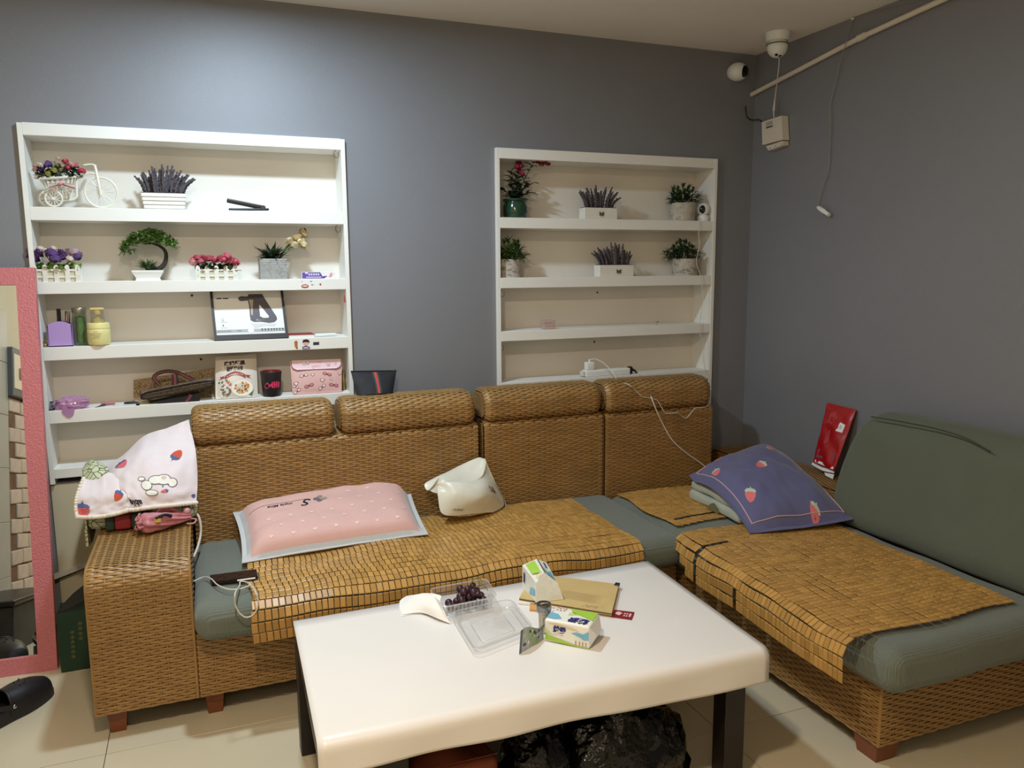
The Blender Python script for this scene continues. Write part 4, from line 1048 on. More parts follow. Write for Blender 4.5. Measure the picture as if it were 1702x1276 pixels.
# fence planters
def fence_planter(label, xs_, yb, yt, zb, y, flowers, seed, leafmat):
    """white picket-fence box with rose heads"""
    rnd = random.Random(seed); a, b = aty(xs_[0], yb, y), aty(xs_[-1], yb, y); zt = aty(xs_[0], yt, y).z; t = thing('fence_planter', label, 'plant', V(((a.x+b.x)/2, y, zb))); D = 0.06; h = zt-zb
    for yy in (y-D/2, y+D/2):
        for px in xs_:
            x = aty(px, yb, y).x; w_ = 0.0085; f = lambda u, v, z=0, x=x, yy=yy: V((x+u, yy-z, zb+v))
            MB().poly([(-w_, 0), (w_, 0), (w_, h*0.86), (w_*0.6, h*0.96), (0, h), (-w_*0.6, h*0.96), (-w_, h*0.86)], f, thick=0.004).build('picket', wwood, t, False)
    mb = MB()
    for z in (0.28, 0.68):
        for yy in (y-D/2+0.001, y+D/2-0.005): mb.box((a.x, yy+0.001, zb+h*(z-0.06)), (b.x, yy+0.005, zb+h*(z+0.06)))
        for x in (a.x, b.x): mb.box((x-0.002, y-D/2, zb+h*(z-0.06)), (x+0.002, y+D/2, zb+h*(z+0.06)))
    mb.build('rail', wwood, t, False)
    MB().box((a.x+0.004, y-D/2+0.006, zb+0.001), (b.x-0.004, y+D/2-0.006, zb+h*0.6)).build('liner', M('pale_foam_liner', (206, 200, 176), 0.9), t, False)
    mb = MB(); 
    for k in range(110): mb.leaf((rnd.uniform(a.x-0.004, b.x+0.004), y+rnd.uniform(-0.03, 0.028), zb+h*rnd.uniform(0.55, 0.9)), (rnd.uniform(-1, 1), rnd.uniform(-0.8, 0.5), rnd.uniform(0.3, 1.4)), rnd.uniform(0.025, 0.045), 0.009, 0.3)
    mb.build('foliage', leafmat, t, kind='stuff')
    pr = None
    for mt_, r, pts in flowers: pr2 = roses(t, 'flower_head', [(aty(px, py, y+rnd.uniform(-0.03, 0.0)), rnd.uniform(0.85, 1.1)) for px, py in pts], r, mt_, rnd, pr); pr = pr or pr2
    return t
purp = M('purple_petal', (92, 62, 122), 0.8, var=0.15, vscale=60); lil = M('lilac_petal', (176, 150, 166), 0.8, var=0.1, vscale=60); wht = M('cream_petal', (222, 206, 196), 0.8, var=0.06, vscale=60)
pnk = M('rose_pink_petal', (200, 96, 116), 0.8, var=0.15, vscale=60); pale = M('pale_pink_petal', (226, 166, 170), 0.8, var=0.1, vscale=60); lime = M('lime_bud', (162, 170, 92), 0.8, var=0.15, vscale=50); red = M('crimson_petal', (176, 52, 74), 0.8, var=0.15, vscale=60)
fence_planter('purple flowers in a white picket fence box, behind the top of the pink mirror', [61, 78, 97, 115, 132], 466, 440, ZL[2], 0.015,
              [(purp, 0.024, [(53, 424), (63, 421), (86, 424), (92, 432), (102, 421), (104, 427), (129, 427), (58, 430), (83, 419)]), (lil, 0.021, [(116, 419), (124, 420), (50, 419), (131, 421)]), (wht, 0.016, [(67, 413), (75, 417), (89, 413), (56, 414), (116, 431), (127, 419)])], 21, leafl)
fence_planter('pink roses in a white picket fence box on the second shelf', [330, 345, 360.5, 376, 391], 466, 441, ZL[2], 0.015,
              [(pnk, 0.021, [(322, 433), (335, 435), (347, 429), (365, 428), (373, 432), (386, 433), (356, 432), (378, 426), (341, 429), (391, 436), (329, 428)]), (pale, 0.019, [(381, 437), (320, 437), (363, 431)])], 22, leafd)
# bonsai
y = 0.045; rnd = random.Random(9); c = aty(247, 466, y); c.z = ZL[2]; t = thing('bonsai', 'small bonsai tree with arched trunk in a white pot', 'plant', c)
x0, x1, xa, xb = [aty(q, 466, y).x for q in (221, 273, 227, 270)]; zt = aty(247, 449, y).z; h = zt-ZL[2]; mb = MB()
prof = [(0.78, 0), (0.80, 0.08), (0.74, 0.2), (0.9, 0.62), (0.98, 0.8), (1, 0.82), (1, 1.0), (0.93, 1.0), (0.90, 0.9)]; cx = (x0+x1)/2; hw = (x1-x0)/2; vs = []; n = 4
for k, z in prof:
    for sx, sy in ((-1, -1), (1, -1), (1, 1), (-1, 1)): vs.append(V((cx+sx*hw*k, y+sy*0.04*k, ZL[2]+h*z)))
fs = [(i*4+q, i*4+(q+1) % 4, (i+1)*4+(q+1) % 4, (i+1)*4+q) for i in range(len(prof)-1) for q in range(4)]+[(3, 2, 1, 0), tuple((len(prof)-1)*4+q for q in range(4))]
mb.add(vs, fs); mb.build('pot', wpot, t, False)
trunk = M('dark_trunk', (52, 44, 38), 0.85, bump=0.5, bscale=60, var=0.2)
pts = [aty(*q, y) for q in ((250, 451), (264, 447), (274, 437), (276, 422), (270, 412), (255, 405), (236, 404))]
mb = MB().tube(smooth_path(pts, 5), [0.012-0.009*i/(len(pts)*5-5) for i in range(len(pts)*5-4)], 8)
mb.tube([aty(242, 449, y), aty(255, 446, y), aty(262, 447, y)], [0.007, 0.009, 0.008], 7); mb.build('trunk', trunk, t)
mb = MB()
for k in range(900):
    f = rnd.uniform(0, 1); px = 203+90*f; arch = 408-17*math.sin(PI*f)**0.8+ (4 if f < 0.1 else 0); py = arch+rnd.uniform(-8, 15)*(0.45+0.55*math.sin(PI*f)); p = aty(px, py, y+rnd.uniform(-0.05, 0.045))
    mb.leaf(p, (rnd.uniform(-1, 1), rnd.uniform(-1, 0.6), rnd.uniform(-0.1, 1)), rnd.uniform(0.017, 0.026), 0.0052, 0.2, n=2)
for q in range(60): px = rnd.uniform(200, 224); mb.leaf(aty(px, rnd.uniform(412, 421), y+rnd.uniform(-0.03, 0.03)), (rnd.uniform(-1, 1), -0.3, rnd.uniform(-0.5, 0.6)), 0.018, 0.0036, 0.3, n=2)
mb.build('canopy', M('bonsai_leaf', (98, 132, 56), 0.55, var=0.2, vscale=50, island=0.25), t, kind='stuff')
mb = MB(); tuft(mb, aty(246, 447, y-0.01), 130, 0.03, 0.065, 0.0038, rnd, (0.2, 1.6), 0.2, flat=0.5, segs=2); mb.build('moss_tuft', leafm, t, kind='stuff')
# bicycle planter
y = 0.02; W_ = pl(y); bw = M('cream_white_enamel', (234, 228, 214), 0.4); c = W_(130, 343); c.z = ZL[1]; t = thing('bicycle_planter', 'cream toy tricycle planter filled with mixed roses', 'ornament', c)
def wheel(px, py, r, yy, spokes, tw):
    c = aty(px, py, yy); mb = MB(); c.z = max(c.z, ZL[1]+r+tw)
    mb.tube([c+V((r*math.cos(a), 0, r*math.sin(a))) for a in [2*PI*i/32 for i in range(32)]], tw, 8, closed=True); o = mb.build('wheel_rim', bw, t)
    for k in range(spokes): a = 2*PI*k/spokes+0.1; MB().tube([c, c+V((r*math.cos(a), 0, r*math.sin(a)))], tw*0.38, 5).build('spoke', bw, o)
    MB().tube([c+V((0, -0.008, 0)), c+V((0, 0.008, 0))], tw*1.8, 10).build('hub', bw, o)
wheel(168.5, 324.5, 0.058, y, 15, 0.0042); wheel(89.5, 332, 0.029, y-0.028, 12, 0.0036); wheel(80, 330, 0.029, y+0.04, 12, 0.0036)
mb = MB(); mb.tube(smooth_path([W_(168, 325, -0.01), W_(164, 305, -0.01), W_(160, 285, -0.002), W_(158, 277)], 5), 0.0052, 8)
mb.tube(smooth_path([W_(158, 278), W_(156, 274), W_(149, 273), W_(139, 274.5)], 5), 0.0034, 7); mb.tube(smooth_path([W_(158, 278), W_(159, 275, 0.02), W_(157, 274, 0.05)], 4), 0.0034, 7)
mb.build('fork_and_handlebar', bw, t)
mb = MB(); mb.tube(smooth_path([W_(160, 290), W_(150, 287.5), W_(139, 291), W_(131, 297), W_(127, 303), W_(127.5, 320), W_(126.5, 328), W_(118, 332), W_(100, 332)], 5), 0.0045, 8); mb.tube([W_(124, 331), W_(86, 332)], 0.0042, 7); mb.tube([W_(90, 332, -0.03), W_(80, 332, 0.05)], 0.003, 6); mb.build('frame', bw, t)
mb = MB(); nb_ = 20; cb_ = W_(108, 330); ct = W_(98, 297); rt = (W_(127, 297).x-W_(66, 300).x)/2
for k in range(nb_):
    a = 2*PI*k/nb_; mb.tube([V((cb_.x+0.018*math.cos(a), y+0.012*math.sin(a), cb_.z)), V((ct.x+0.75*rt*math.cos(a), y+0.028*math.sin(a), (ct.z+cb_.z)/2)), V((ct.x+rt*math.cos(a), y+0.04*math.sin(a), ct.z+0.008*math.cos(a)))], 0.0019, 5)
for f, rr, zz in ((0, 1.0, ct.z), (0.5, 0.75, (ct.z+cb_.z)/2)):
    mb.tube([V((ct.x+rt*rr*math.cos(a), y+0.041*rr*math.sin(a), zz+0.008*math.cos(a)*(1-f))) for a in [2*PI*i/24 for i in range(24)]], 0.004 if f == 0 else 0.002, 6, closed=True)
mb.build('basket', bw, t)
mb = MB(); b = W_(102.5, 305.5, -0.045)
for s in (-1, 1):
    mb.grid(lambda u, v, s=s: b+V((s*(0.004+0.04*u), 0.004*math.sin(v*9), 0.020*(v-0.5)*(0.3+u)-0.012*u)), 8, 6, 0.001); mb.grid(lambda u, v, s=s: b+V((s*(0.004+0.022*u)+0.006*(v-0.5), 0.002, -0.04*u)), 6, 3, 0.001)
mb.build('ribbon_bow', M('dusty_pink_ribbon', (204, 178, 168), 0.6), t)
rnd = random.Random(31); hz_ = y-0.005
pr = roses(t, 'flower_head', [(aty(*q, hz_+rnd.uniform(-0.02, 0.02)), 1) for q in ((68, 280), (78, 274), (81, 272), (69, 281.5))], 0.015, purp, rnd)
for mt_, r, qs in ((lime, 0.016, ((80, 289), (90, 283), (86, 285))), (wht, 0.0125, ((61.5, 294), (70, 292), (96, 264), (104, 274), (88, 271), (59, 282), (66, 274))), (pale, 0.014, ((110, 272), (117, 273), (59, 280))), (pnk, 0.015, ((126, 275), (108, 268), (112, 279))), (red, 0.016, ((136, 285),)), (M('olive_bud', (120, 116, 84), 0.8), 0.015, ((102, 283), (115, 280), (96, 276)))):
    roses(t, 'flower_head', [(aty(*q, hz_-0.01+rnd.uniform(-0.02, 0.015)), 1) for q in qs], r, mt_, rnd, pr)
roses(t, 'rosette', [(b+V((0, -0.008, 0.002)), 1)], 0.013, pale, rnd, pr)
mb = MB()
for k in range(120): p = aty(rnd.uniform(60, 130), rnd.uniform(279, 296), hz_+rnd.uniform(-0.02, 0.025)); mb.leaf(p, (rnd.uniform(-1, 1), rnd.uniform(-1, 0.4), rnd.uniform(-0.2, 0.8)), 0.025, 0.008, 0.3)
mb.build('foliage', leafd, t, kind='stuff')
# black hair straightener
y = 0.0; W_ = pl(y); t = thing('hair_straightener', 'black hair straightener lying half open on the top left shelf', 'hair iron', V((W_(415, 349).x, y, ZL[1])))
def bar(a, b, h, d, name):
    ax = (b-a); L = ax.length; ax.normalize(); up = V((0, -1, 0)).cross(ax) if False else ax.cross(V((0, 1, 0))); 
    Tm = Matrix.Identity(4); up = V((-ax.z, 0, ax.x))
    for r in range(3): Tm[r][0], Tm[r][1], Tm[r][2], Tm[r][3] = ax[r], (0, 1, 0)[r], up[r], a[r]
    return MB().rbox((0, -d/2, -h/2), (L, d/2, h/2), 0.004, 2, (6, 2, 1), T=Tm).build(name, dark, t)
a = W_(377, 333); b = W_(441, 346); bar(a, b, 0.017, 0.028, 'upper_arm')
zz = ZL[1]+0.007; bar(V((W_(380, 349).x, y, zz-0.002)), V((W_(447, 349).x, y, zz+0.001)), 0.009, 0.028, 'lower_arm')
MB().tube([W_(437, 345.5)+V((0, -0.016, 0)), W_(437, 345.5)+V((0, 0.016, 0))], 0.010, 12).build('hinge', M('dark_grey_plastic', (52, 52, 54), 0.4), t)
# purple and white carton
y = 0.0; t = thing('carton', 'long purple and white carton lying on the second shelf', 'box', V((aty(528, 462, y).x, y+0.02, ZL[2]))); x0, x1 = aty(502, 463, y).x, aty(557, 463, y).x; zt = aty(505, 452, y).z
pv = M('violet_print', (104, 76, 160), 0.45); o = MB().box((x0, y, ZL[2]), (x1, y+0.05, zt), 0.001).build('carton_body', M('white_card', (236, 230, 228), 0.5), t, False)
f = lambda u, v, z=0: V((x0+(x1-x0)*u, y-0.0008, ZL[2]+(zt-ZL[2])*v)); mb = MB(); mb.poly([(0.01, 0.05), (0.66, 0.05), (0.7, 0.2), (0.62, 0.35), (0.55, 0.95), (0.01, 0.95)], f, 0)
mb.poly([(0.66, 0.1), (0.76, 0.3), (0.74, 0.42), (0.64, 0.36)], f, 0); mb.poly([(0.8, 0.2), (0.9, 0.25), (0.93, 0.7), (0.88, 0.9), (0.84, 0.6)], f, 1)
for u in (0.22, 0.29, 0.36, 0.43, 0.5): mb.poly([(u-0.025, 0.5), (u+0.025, 0.5), (u+0.025, 0.78), (u-0.025, 0.78)], lambda a_, b_, z: f(a_, b_)+V((0, -0.0004, 0)), 2)
mb.poly([(0.12, 0.18), (0.58, 0.18), (0.58, 0.30), (0.12, 0.30)], lambda a_, b_, z: f(a_, b_)+V((0, -0.0004, 0)), 2); mb.poly([(0.1, 0.72), (0.18, 0.72), (0.18, 0.95), (0.1, 0.95)], lambda a_, b_, z: f(a_, b_)+V((0, -0.0004, 0)), 2)
mb.build('carton_print', [pv, M('blush_print', (226, 150, 150), 0.5), M('lilac_white_print', (222, 212, 236), 0.5)], o, False)
# flat stickers on the board edges
def sticker(board, name, shapes, y=FR):
    mats = []; mb = MB()
    for pts, col in shapes:
        mt_ = M('sticker_%d_%d_%d' % col, col, 0.5)
        if mt_ not in mats: mats.append(mt_)
        k = shapes.index((pts, col)); mb.poly(pts, lambda px, py, z, k=k: aty(px, py, y-0.0007-0.0004*k), mats.index(mt_))
    return mb.build(name, mats, board, False)
def el(cx, cy, rx, ry, n=14, a0=0, a1=2*PI): return [(cx+rx*math.cos(a0+(a1-a0)*i/n), cy-ry*math.sin(a0+(a1-a0)*i/n)) for i in range(n if a1-a0 > 6.2 else n+1)]
BR_, DK, SK, RD = (182, 106, 58), (36, 30, 32), (232, 176, 166), (170, 52, 46)
sticker(bl[2], 'sticker', [(el(507, 475.5, 6.2, 3.2), RD), (el(507, 475.2, 4.6, 1.4), (232, 214, 206))]); sticker(bl[2], 'sticker', [(el(532.5, 472.5, 1.6, 1.8, 8), (150, 60, 64))]); sticker(bl[2], 'sticker', [(el(519, 473, 2.2, 1.0, 8), (150, 150, 146))]); sticker(bl[2], 'sticker', [(el(517, 467.5, 2.4, 0.8, 8), (170, 140, 130))]); sticker(bl[2], 'sticker', [(el(502, 468, 0.9, 0.8, 6), (110, 100, 96))])
sticker(bl[3], 'sticker', [([(489, 568), (492, 565.5), (495, 568), (494.5, 574), (495.5, 579), (493, 580.5), (490, 576)], BR_)])
sticker(bl[3], 'sticker', [(el(508.5, 569, 5.5, 5, 12), SK), ([(502.5, 569.5), (503.5, 565), (508.5, 563.5), (513.5, 565), (514.8, 569.5), (511, 568.5), (506, 568.5)], DK), ([(503, 580), (502, 576.5), (508.5, 574), (515, 576.5), (515.5, 579), (509, 580)], (96, 84, 122)), (el(508.5, 577.8, 4.8, 0.9, 10), (226, 222, 226))])
sticker(bl[3], 'sticker', [([(520.5, 568.5), (530.5, 568), (530.5, 573), (520.5, 573.5)], (52, 54, 60))])
MB().tube([aty(572.5, 490, -0.022), aty(573, 502, -0.022)], [0.0018, 0.0038], 6).build('red_hanging_tag', M('red_tag', (176, 60, 58), 0.6), ul)
# third shelf left: caddy, jar, pump bottle, trinkets
y = 0.0; W_ = pl(y); lilac = M('lilac_plastic', (182, 150, 212), 0.45); zb = ZL[3]
x0, x1 = W_(81, 577).x, W_(122, 577).x; zt = W_(100, 534).z; zs = W_(100, 540).z; t = thing('pen_caddy', 'lilac plastic caddy holding pens and brushes', 'holder', V(((x0+x1)/2, y+0.03, zb)))
mb = MB(); n = 10; fr = [(x0+(x1-x0)*i/n, zs+(zt-zs)*math.sin(PI*i/n)) for i in range(n+1)]
for yy, q in ((y, 0), (y+0.065, 1)): mb.poly([(x0+0.002, zb), (x1-0.002, zb)]+[(a_, c_) for a_, c_ in fr[::-1]], lambda a_, b_, z, yy=yy: V((a_, yy+(-z), b_)), thick=0.003)
mb.box((x0, y, zb), (x0+0.003, y+0.068, zs)); mb.box((x1-0.003, y, zb), (x1, y+0.068, zs)); mb.box((x0, y, zb), (x1, y+0.066, zb+0.004)); mb.build('caddy', lilac, t, False)
def stick(name, label, q0, q1, r, mat_, yy, head=None):
    t = thing(name, label, name.split('_')[-1], aty(*q0, yy)); MB().tube([aty(*q0, yy), aty(*q1, yy)], r, 8).build('shaft', mat_, t)
    if head: MB().tube([aty(*q1, yy), aty(q1[0]+head[0], q1[1]+head[1], yy)], [r*1.1, head[2]], 8).build('head', head[3], t)
stick('marker_pen', 'thick black pen standing in the lilac caddy', (101, 570), (97, 513), 0.0075, dark, y+0.03); stick('makeup_brush', 'brown handled brush in the lilac caddy, next to the thick black pen', (107, 570), (109, 526), 0.0022, M('brown_handle', (110, 82, 60), 0.5), y+0.04, (0.4, -9, 0.0035, M('brush_hair', (90, 74, 66), 0.9)))
stick('makeup_brush', 'thin brush at the right side of the lilac caddy', (115, 570), (115.5, 528), 0.0022, dark, y+0.03, (0.2, -11, 0.0012, M('brush_hair', (90, 74, 66), 0.9))); stick('eyebrow_pencil', 'thin tan pencil in the lilac caddy behind the brushes', (111, 570), (113, 517), 0.002, M('tan_pencil', (150, 128, 100), 0.5), y+0.05)
y = 0.03; c = aty(136, 574, y); c.z = zb; r = (aty(148, 540, y).x-aty(123, 540, y).x)/2; h = aty(136, 511, y).z-zb; t = thing('glass_jar', 'tall clear jar of green ingredients with a metal lid', 'jar', c); T_ = Matrix.Translation(c)
o = MB().lathe([(r*0.8, 0), (r*0.92, 0.006), (r*0.95, h*0.2), (r*0.95, h*0.82), (r*0.9, h*0.88)], 24, T_, capt=False).build('jar_glass', M_clear('greenish_glass', (206, 220, 200), 0.10, 0.05), t)
MB().lathe([(r*0.5, 0.012), (r*0.55, h*0.2), (r*0.5, h*0.55), (r*0.4, h*0.72), (r*0.1, h*0.78)], 14, T_).build('contents', M('green_contents', (134, 156, 110), 0.7, var=0.35, vscale=70, bump=0.6, bscale=90), t)
MB().lathe([(r*0.98, h*0.87), (r*1.0, h*0.89), (r*1.0, h*0.985), (r*0.95, h)], 24, T_).build('jar_lid', M('pewter_lid', (150, 146, 132), 0.35, metal=0.8), t)
y = 0.005; c = aty(166, 575, y); c.z = zb; r = (aty(185.5, 555, y).x-aty(146, 555, y).x)/2; h = aty(166, 536, y).z-zb; t = thing('pump_bottle', 'pale yellow lotion bottle with a clear capped pump', 'bottle', c); T_ = Matrix.Translation(c); yel = M('pale_yellow_plastic', (228, 218, 150), 0.4)
yo = MB().lathe([(r*0.72, 0), (r*0.9, h*0.05), (r*0.99, h*0.18), (r, h*0.5), (r*1.0, h*0.7), (r*0.965, h*0.72), (r*0.965, h*0.745), (r*1.0, h*0.76), (r*0.98, h*0.96), (r*0.93, h)], 28, T_).build('bottle_body', yel, t)
hp = aty(166, 511, y).z-zb; pump = M('tan_yellow_pump', (212, 192, 128), 0.4)
MB().lathe([(r*0.5, h), (r*0.52, h*1.12), (r*0.4, h*1.14), (r*0.14, h*1.2), (r*0.14, h*1.34), (r*0.3, h*1.36), (r*0.32, hp*0.93)], 18, T_).build('pump_neck', pump, t)
MB().box((c.x-r*0.62, y-0.012, zb+hp*0.925), (c.x+r*0.6, y+0.012, zb+hp), 0.004).build('pump_head', pump, t); MB().lathe([(r*0.56, h*1.02), (r*0.58, h*1.05), (r*0.58, hp*0.92), (r*0.5, hp*0.925)], 20, T_, capb=False, capt=False).build('clear_cap', M_clear('clear_cap', (240, 238, 228), 0.12, 0.08, 0.05), t)
mb = MB(); cyl = lambda u, v, z=0: V((c.x+(r*1.004+0.0006)*math.sin(u), y-(r*1.004+0.0006)*math.cos(u), zb+v))
for v, u0, u1, tt in ((0.62, -0.35, 0.1, 0.0012), (0.53, -0.75, 0.35, 0.0016), (0.46, -0.6, 0.25, 0.0012), (0.40, -0.4, 0.2, 0.0012), (0.34, -0.55, 0.15, 0.0012)):
    for k in range(5): ua, ub = u0+(u1-u0)*k/5, u0+(u1-u0)*(k+0.85)/5; mb.add([cyl(ua, h*v), cyl(ub, h*v), cyl(ub, h*v+tt), cyl(ua, h*v+tt)], [(0, 1, 2, 3)])
mb.build('label_lines', M('olive_ink', (128, 118, 74), 0.6), yo, False)
t = thing('trinket_chain', 'tangle of brassy chain trinkets on the shelf by the mirror edge', 'jewellery', V((aty(72, 574, 0.0).x, 0.0, zb))); rnd = random.Random(2)
mb = MB()
for k in range(16):
    p = V((aty(rnd.uniform(66, 78), 574, 0).x, rnd.uniform(-0.008, 0.02), zb+rnd.uniform(0.004, 0.03))); R_ = Matrix.Rotation(rnd.uniform(0, 3), 3, rnd.choice(['X', 'Y', 'Z'])); mb.tube([p+R_ @ V((0.006*math.cos(a), 0.004*math.sin(a), 0)) for a in [2*PI*i/10 for i in range(10)]], 0.0012, 5, closed=True)
mb.build('chain', M('dull_brass', (150, 130, 88), 0.35, metal=0.8), t)
MB().ball((aty(75, 574, 0).x, 0.004, zb+0.008), 0.008, 10, 7).build('charm', M('dull_brass', (150, 130, 88), 0.35, metal=0.8), t)
# massager box leaning against the back board
B0, B1 = aty(357, 568, -0.012), aty(479.5, 565, -0.012); B0.z = B1.z = zb+0.0005; T0, T1 = aty(347, 470, 0.075), aty(470, 470, 0.075)
ez = ((T0+T1)/2-(B0+B1)/2); ez.x = 0; ez.normalize(); Lb = B1.x-B0.x; Hb = 0.25; ex = V((1, 0, 0)); nn = ex.cross(ez)
B0 = V((B0.x, -0.010, zb+0.002)); t = thing('boxed_massager', 'open black box showing a massage gun picture on white, leaning on the shelf', 'box', B0+ex*Lb/2); f = frame(B0, ex, ez, nn); bk = M('black_card', (22, 21, 24), 0.4); sheetw = M('white_print_card', (232, 232, 230), 0.35)
k_ = -0.03; Hb = 0.232
mb = MB()
for (a0, a1, c0, c1) in ((0, Lb, 0, 0.022), (0, 0.010, 0.022, Hb), (Lb-0.010, Lb, 0.022, Hb)):
    vs = [f(x, z, d) for d in (-0.035, 0.004) for x, z in ((a0+k_*c0, c0), (a1+k_*c0, c0), (a1+k_*c1, c1), (a0+k_*c1, c1))]; mb.add(vs, [(3, 2, 1, 0), (4, 5, 6, 7)]+[(i, (i+1) % 4, 4+(i+1) % 4, 4+i) for i in range(4)])
o = mb.build('box_frame', bk, t, False)
g = lambda u, v, z=0: f(0.010+(Lb-0.020)*u+k_*(0.022+(Hb-0.022)*v), 0.022+(Hb-0.022)*v, -0.004+z*0.001)
mb = MB(); mb.add([g(0, 0), g(1, 0), g(1, 1), g(0, 1), f(0.01, 0.022, -0.03), f(Lb-0.01, 0.022, -0.03), f(Lb-0.01, Hb, -0.03), f(0.01, Hb, -0.03)], [(0, 1, 2, 3), (7, 6, 5, 4), (0, 3, 7, 4), (1, 5, 6, 2)]); sh = mb.build('picture_card', sheetw, t, False)
mb = MB(); C1 = [(0.38, 0.72), (0.36, 0.76), (0.37, 0.80), (0.41, 0.82), (0.50, 0.81), (0.52, 0.86), (0.72, 0.86), (0.76, 0.74), (0.83, 0.55), (0.90, 0.36), (0.90, 0.30), (0.86, 0.25), (0.78, 0.235), (0.66, 0.265), (0.56, 0.265), (0.51, 0.30), (0.505, 0.4), (0.51, 0.60), (0.50, 0.725), (0.42, 0.715)]
G_ = lambda dz: (lambda u, v, z=0: g(u, v, dz))
mb.poly(C1[::-1], G_(0.8), 0); mb.poly([(0.655, 0.60), (0.665, 0.63), (0.69, 0.58), (0.785, 0.38), (0.775, 0.345), (0.70, 0.345), (0.655, 0.38)], G_(1.4), 1); mb.poly([(0.525, 0.42), (0.55, 0.40), (0.565, 0.60), (0.58, 0.74), (0.515, 0.74), (0.53, 0.58)], G_(1.4), 2); mb.poly([(0.60, 0.33), (0.64, 0.30), (0.74, 0.31), (0.64, 0.285), (0.58, 0.29)], G_(1.5), 4)
mb.poly([(0, 0.055), (1, 0.055), (1, 0.118), (0, 0.118)], G_(0.8), 3); mb.poly(el(0.50, 0.085, 0.045, 0.05, 16), G_(1.2), 1)
for k, u in enumerate((0.665, 0.71, 0.755, 0.80, 0.84, 0.88, 0.925, 0.97)): mb.poly([(u-0.016, 0.118), (u-0.006, 0.09), (u-0.005, 0.066), (u+0.005, 0.066), (u+0.006, 0.09), (u+0.016, 0.118)][::-1], G_(1.5), 5)
for u0, u1 in ((0.02, 0.06), (0.07, 0.10), (0.11, 0.14), (0.15, 0.21), (0.30, 0.36)): mb.poly([(u0, 0.075), (u1, 0.075), (u1, 0.10), (u0, 0.10)], G_(1.5), 4)
mb.poly([(0.095, 0.355), (0.095, 0.30), (0.12, 0.30), (0.12, 0.355)][::-1], G_(0.9), 4); mb.poly([(0.101, 0.348), (0.101, 0.307), (0.114, 0.307), (0.114, 0.348)][::-1], G_(1.5), 1)
mb.poly([(0.095, 0.21), (0.115, 0.235), (0.115, 0.18)][::-1], G_(0.9), 5)
for v in (0.275, 0.155): mb.poly([(0.07, v), (0.17, v), (0.17, v+0.006), (0.07, v+0.006)], G_(0.9), 3)
for u0, u1 in ((0.05, 0.12), (0.14, 0.22)): mb.poly([(u0, 0.765), (u1, 0.765), (u1, 0.79), (u0, 0.79)], G_(0.9), 5)
mb.poly([(0.51, 0.235), (0.88, 0.22), (0.86, 0.16), (0.72, 0.18), (0.56, 0.14)][::-1], G_(0.8), 6)
mb.build('picture_print', [M('charcoal_print', (74, 66, 76), 0.4), M('white_ink', (240, 240, 238), 0.4), M('champagne_print', (176, 164, 140), 0.4), M('grey_band_print', (172, 174, 176), 0.4), M('mid_grey_print', (140, 142, 146), 0.4), M('dark_ink', (60, 58, 64), 0.4), M('pale_grey_print', (210, 212, 212), 0.4)], sh, False)
# booklet and white device beside it
y = 0.0; t = thing('booklet', 'white booklet with a red top edge beside the boxed massager', 'booklet', V((aty(505, 560, y).x, y, zb))); x0, x1 = aty(480, 562, y).x, aty(522, 562, y).x
MB().box((x0, y-0.012, zb), (x1, y+0.09, zb+0.013), 0.001).build('pages', paper, t, False); MB().box((x0, y-0.013, zb+0.013), (x1, y+0.09, zb+0.0155), 0.0006).build('cover', M('dark_red_cover', (150, 40, 52), 0.5), t, False)
t = thing('white_wand', 'slim white plastic wand lying at the right end of the third shelf', 'gadget', V((aty(542, 559, y).x, y, zb))); a = V((aty(523.5, 560, y).x, y+0.0, zb+0.008)); b = V((aty(561, 558, y).x, y+0.02, zb+0.008)); MB().tube([a, a.lerp(b, 0.03), a.lerp(b, 0.9), b], [0.004, 0.0075, 0.0068, 0.003], 10).build('wand_body', M('gloss_white_plastic', (240, 242, 240), 0.3), t)
MB().tube(smooth_path([b, b+V((0.012, -0.002, -0.003)), b+V((0.026, 0.004, -0.006))], 4), 0.0014, 5).build('lead', M('gloss_white_plastic'), t)
# ------------------------------------------------------------------ fourth shelf, left unit
zb = ZL[4]; y = 0.0
t = thing('patterned_bag', 'flat tan patterned shoulder bag standing against the back of the fourth shelf', 'bag', V((aty(290, 660, 0.1).x, 0.1, zb)))
tan = M_voronoi('tan_monogram_cloth', (176, 152, 120), (124, 96, 66), 95, 0.10); q = [aty(*p, yy) for p, yy in (((222, 672), 0.09), ((357, 664), 0.09), ((356, 612), 0.125), ((222, 632), 0.125))]
q[0].z = zb+0.001; q[1].z = zb+0.001
def quadslab(q, d, sub=1):
    return MB().add([*q, *[p+V((0, d, 0)) for p in q]], [(0, 1, 2, 3), (7, 6, 5, 4), (0, 4, 5, 1), (1, 5, 6, 2), (2, 6, 7, 3), (3, 7, 4, 0)])
quadslab(q, 0.012).build('bag_body', tan, t, False)
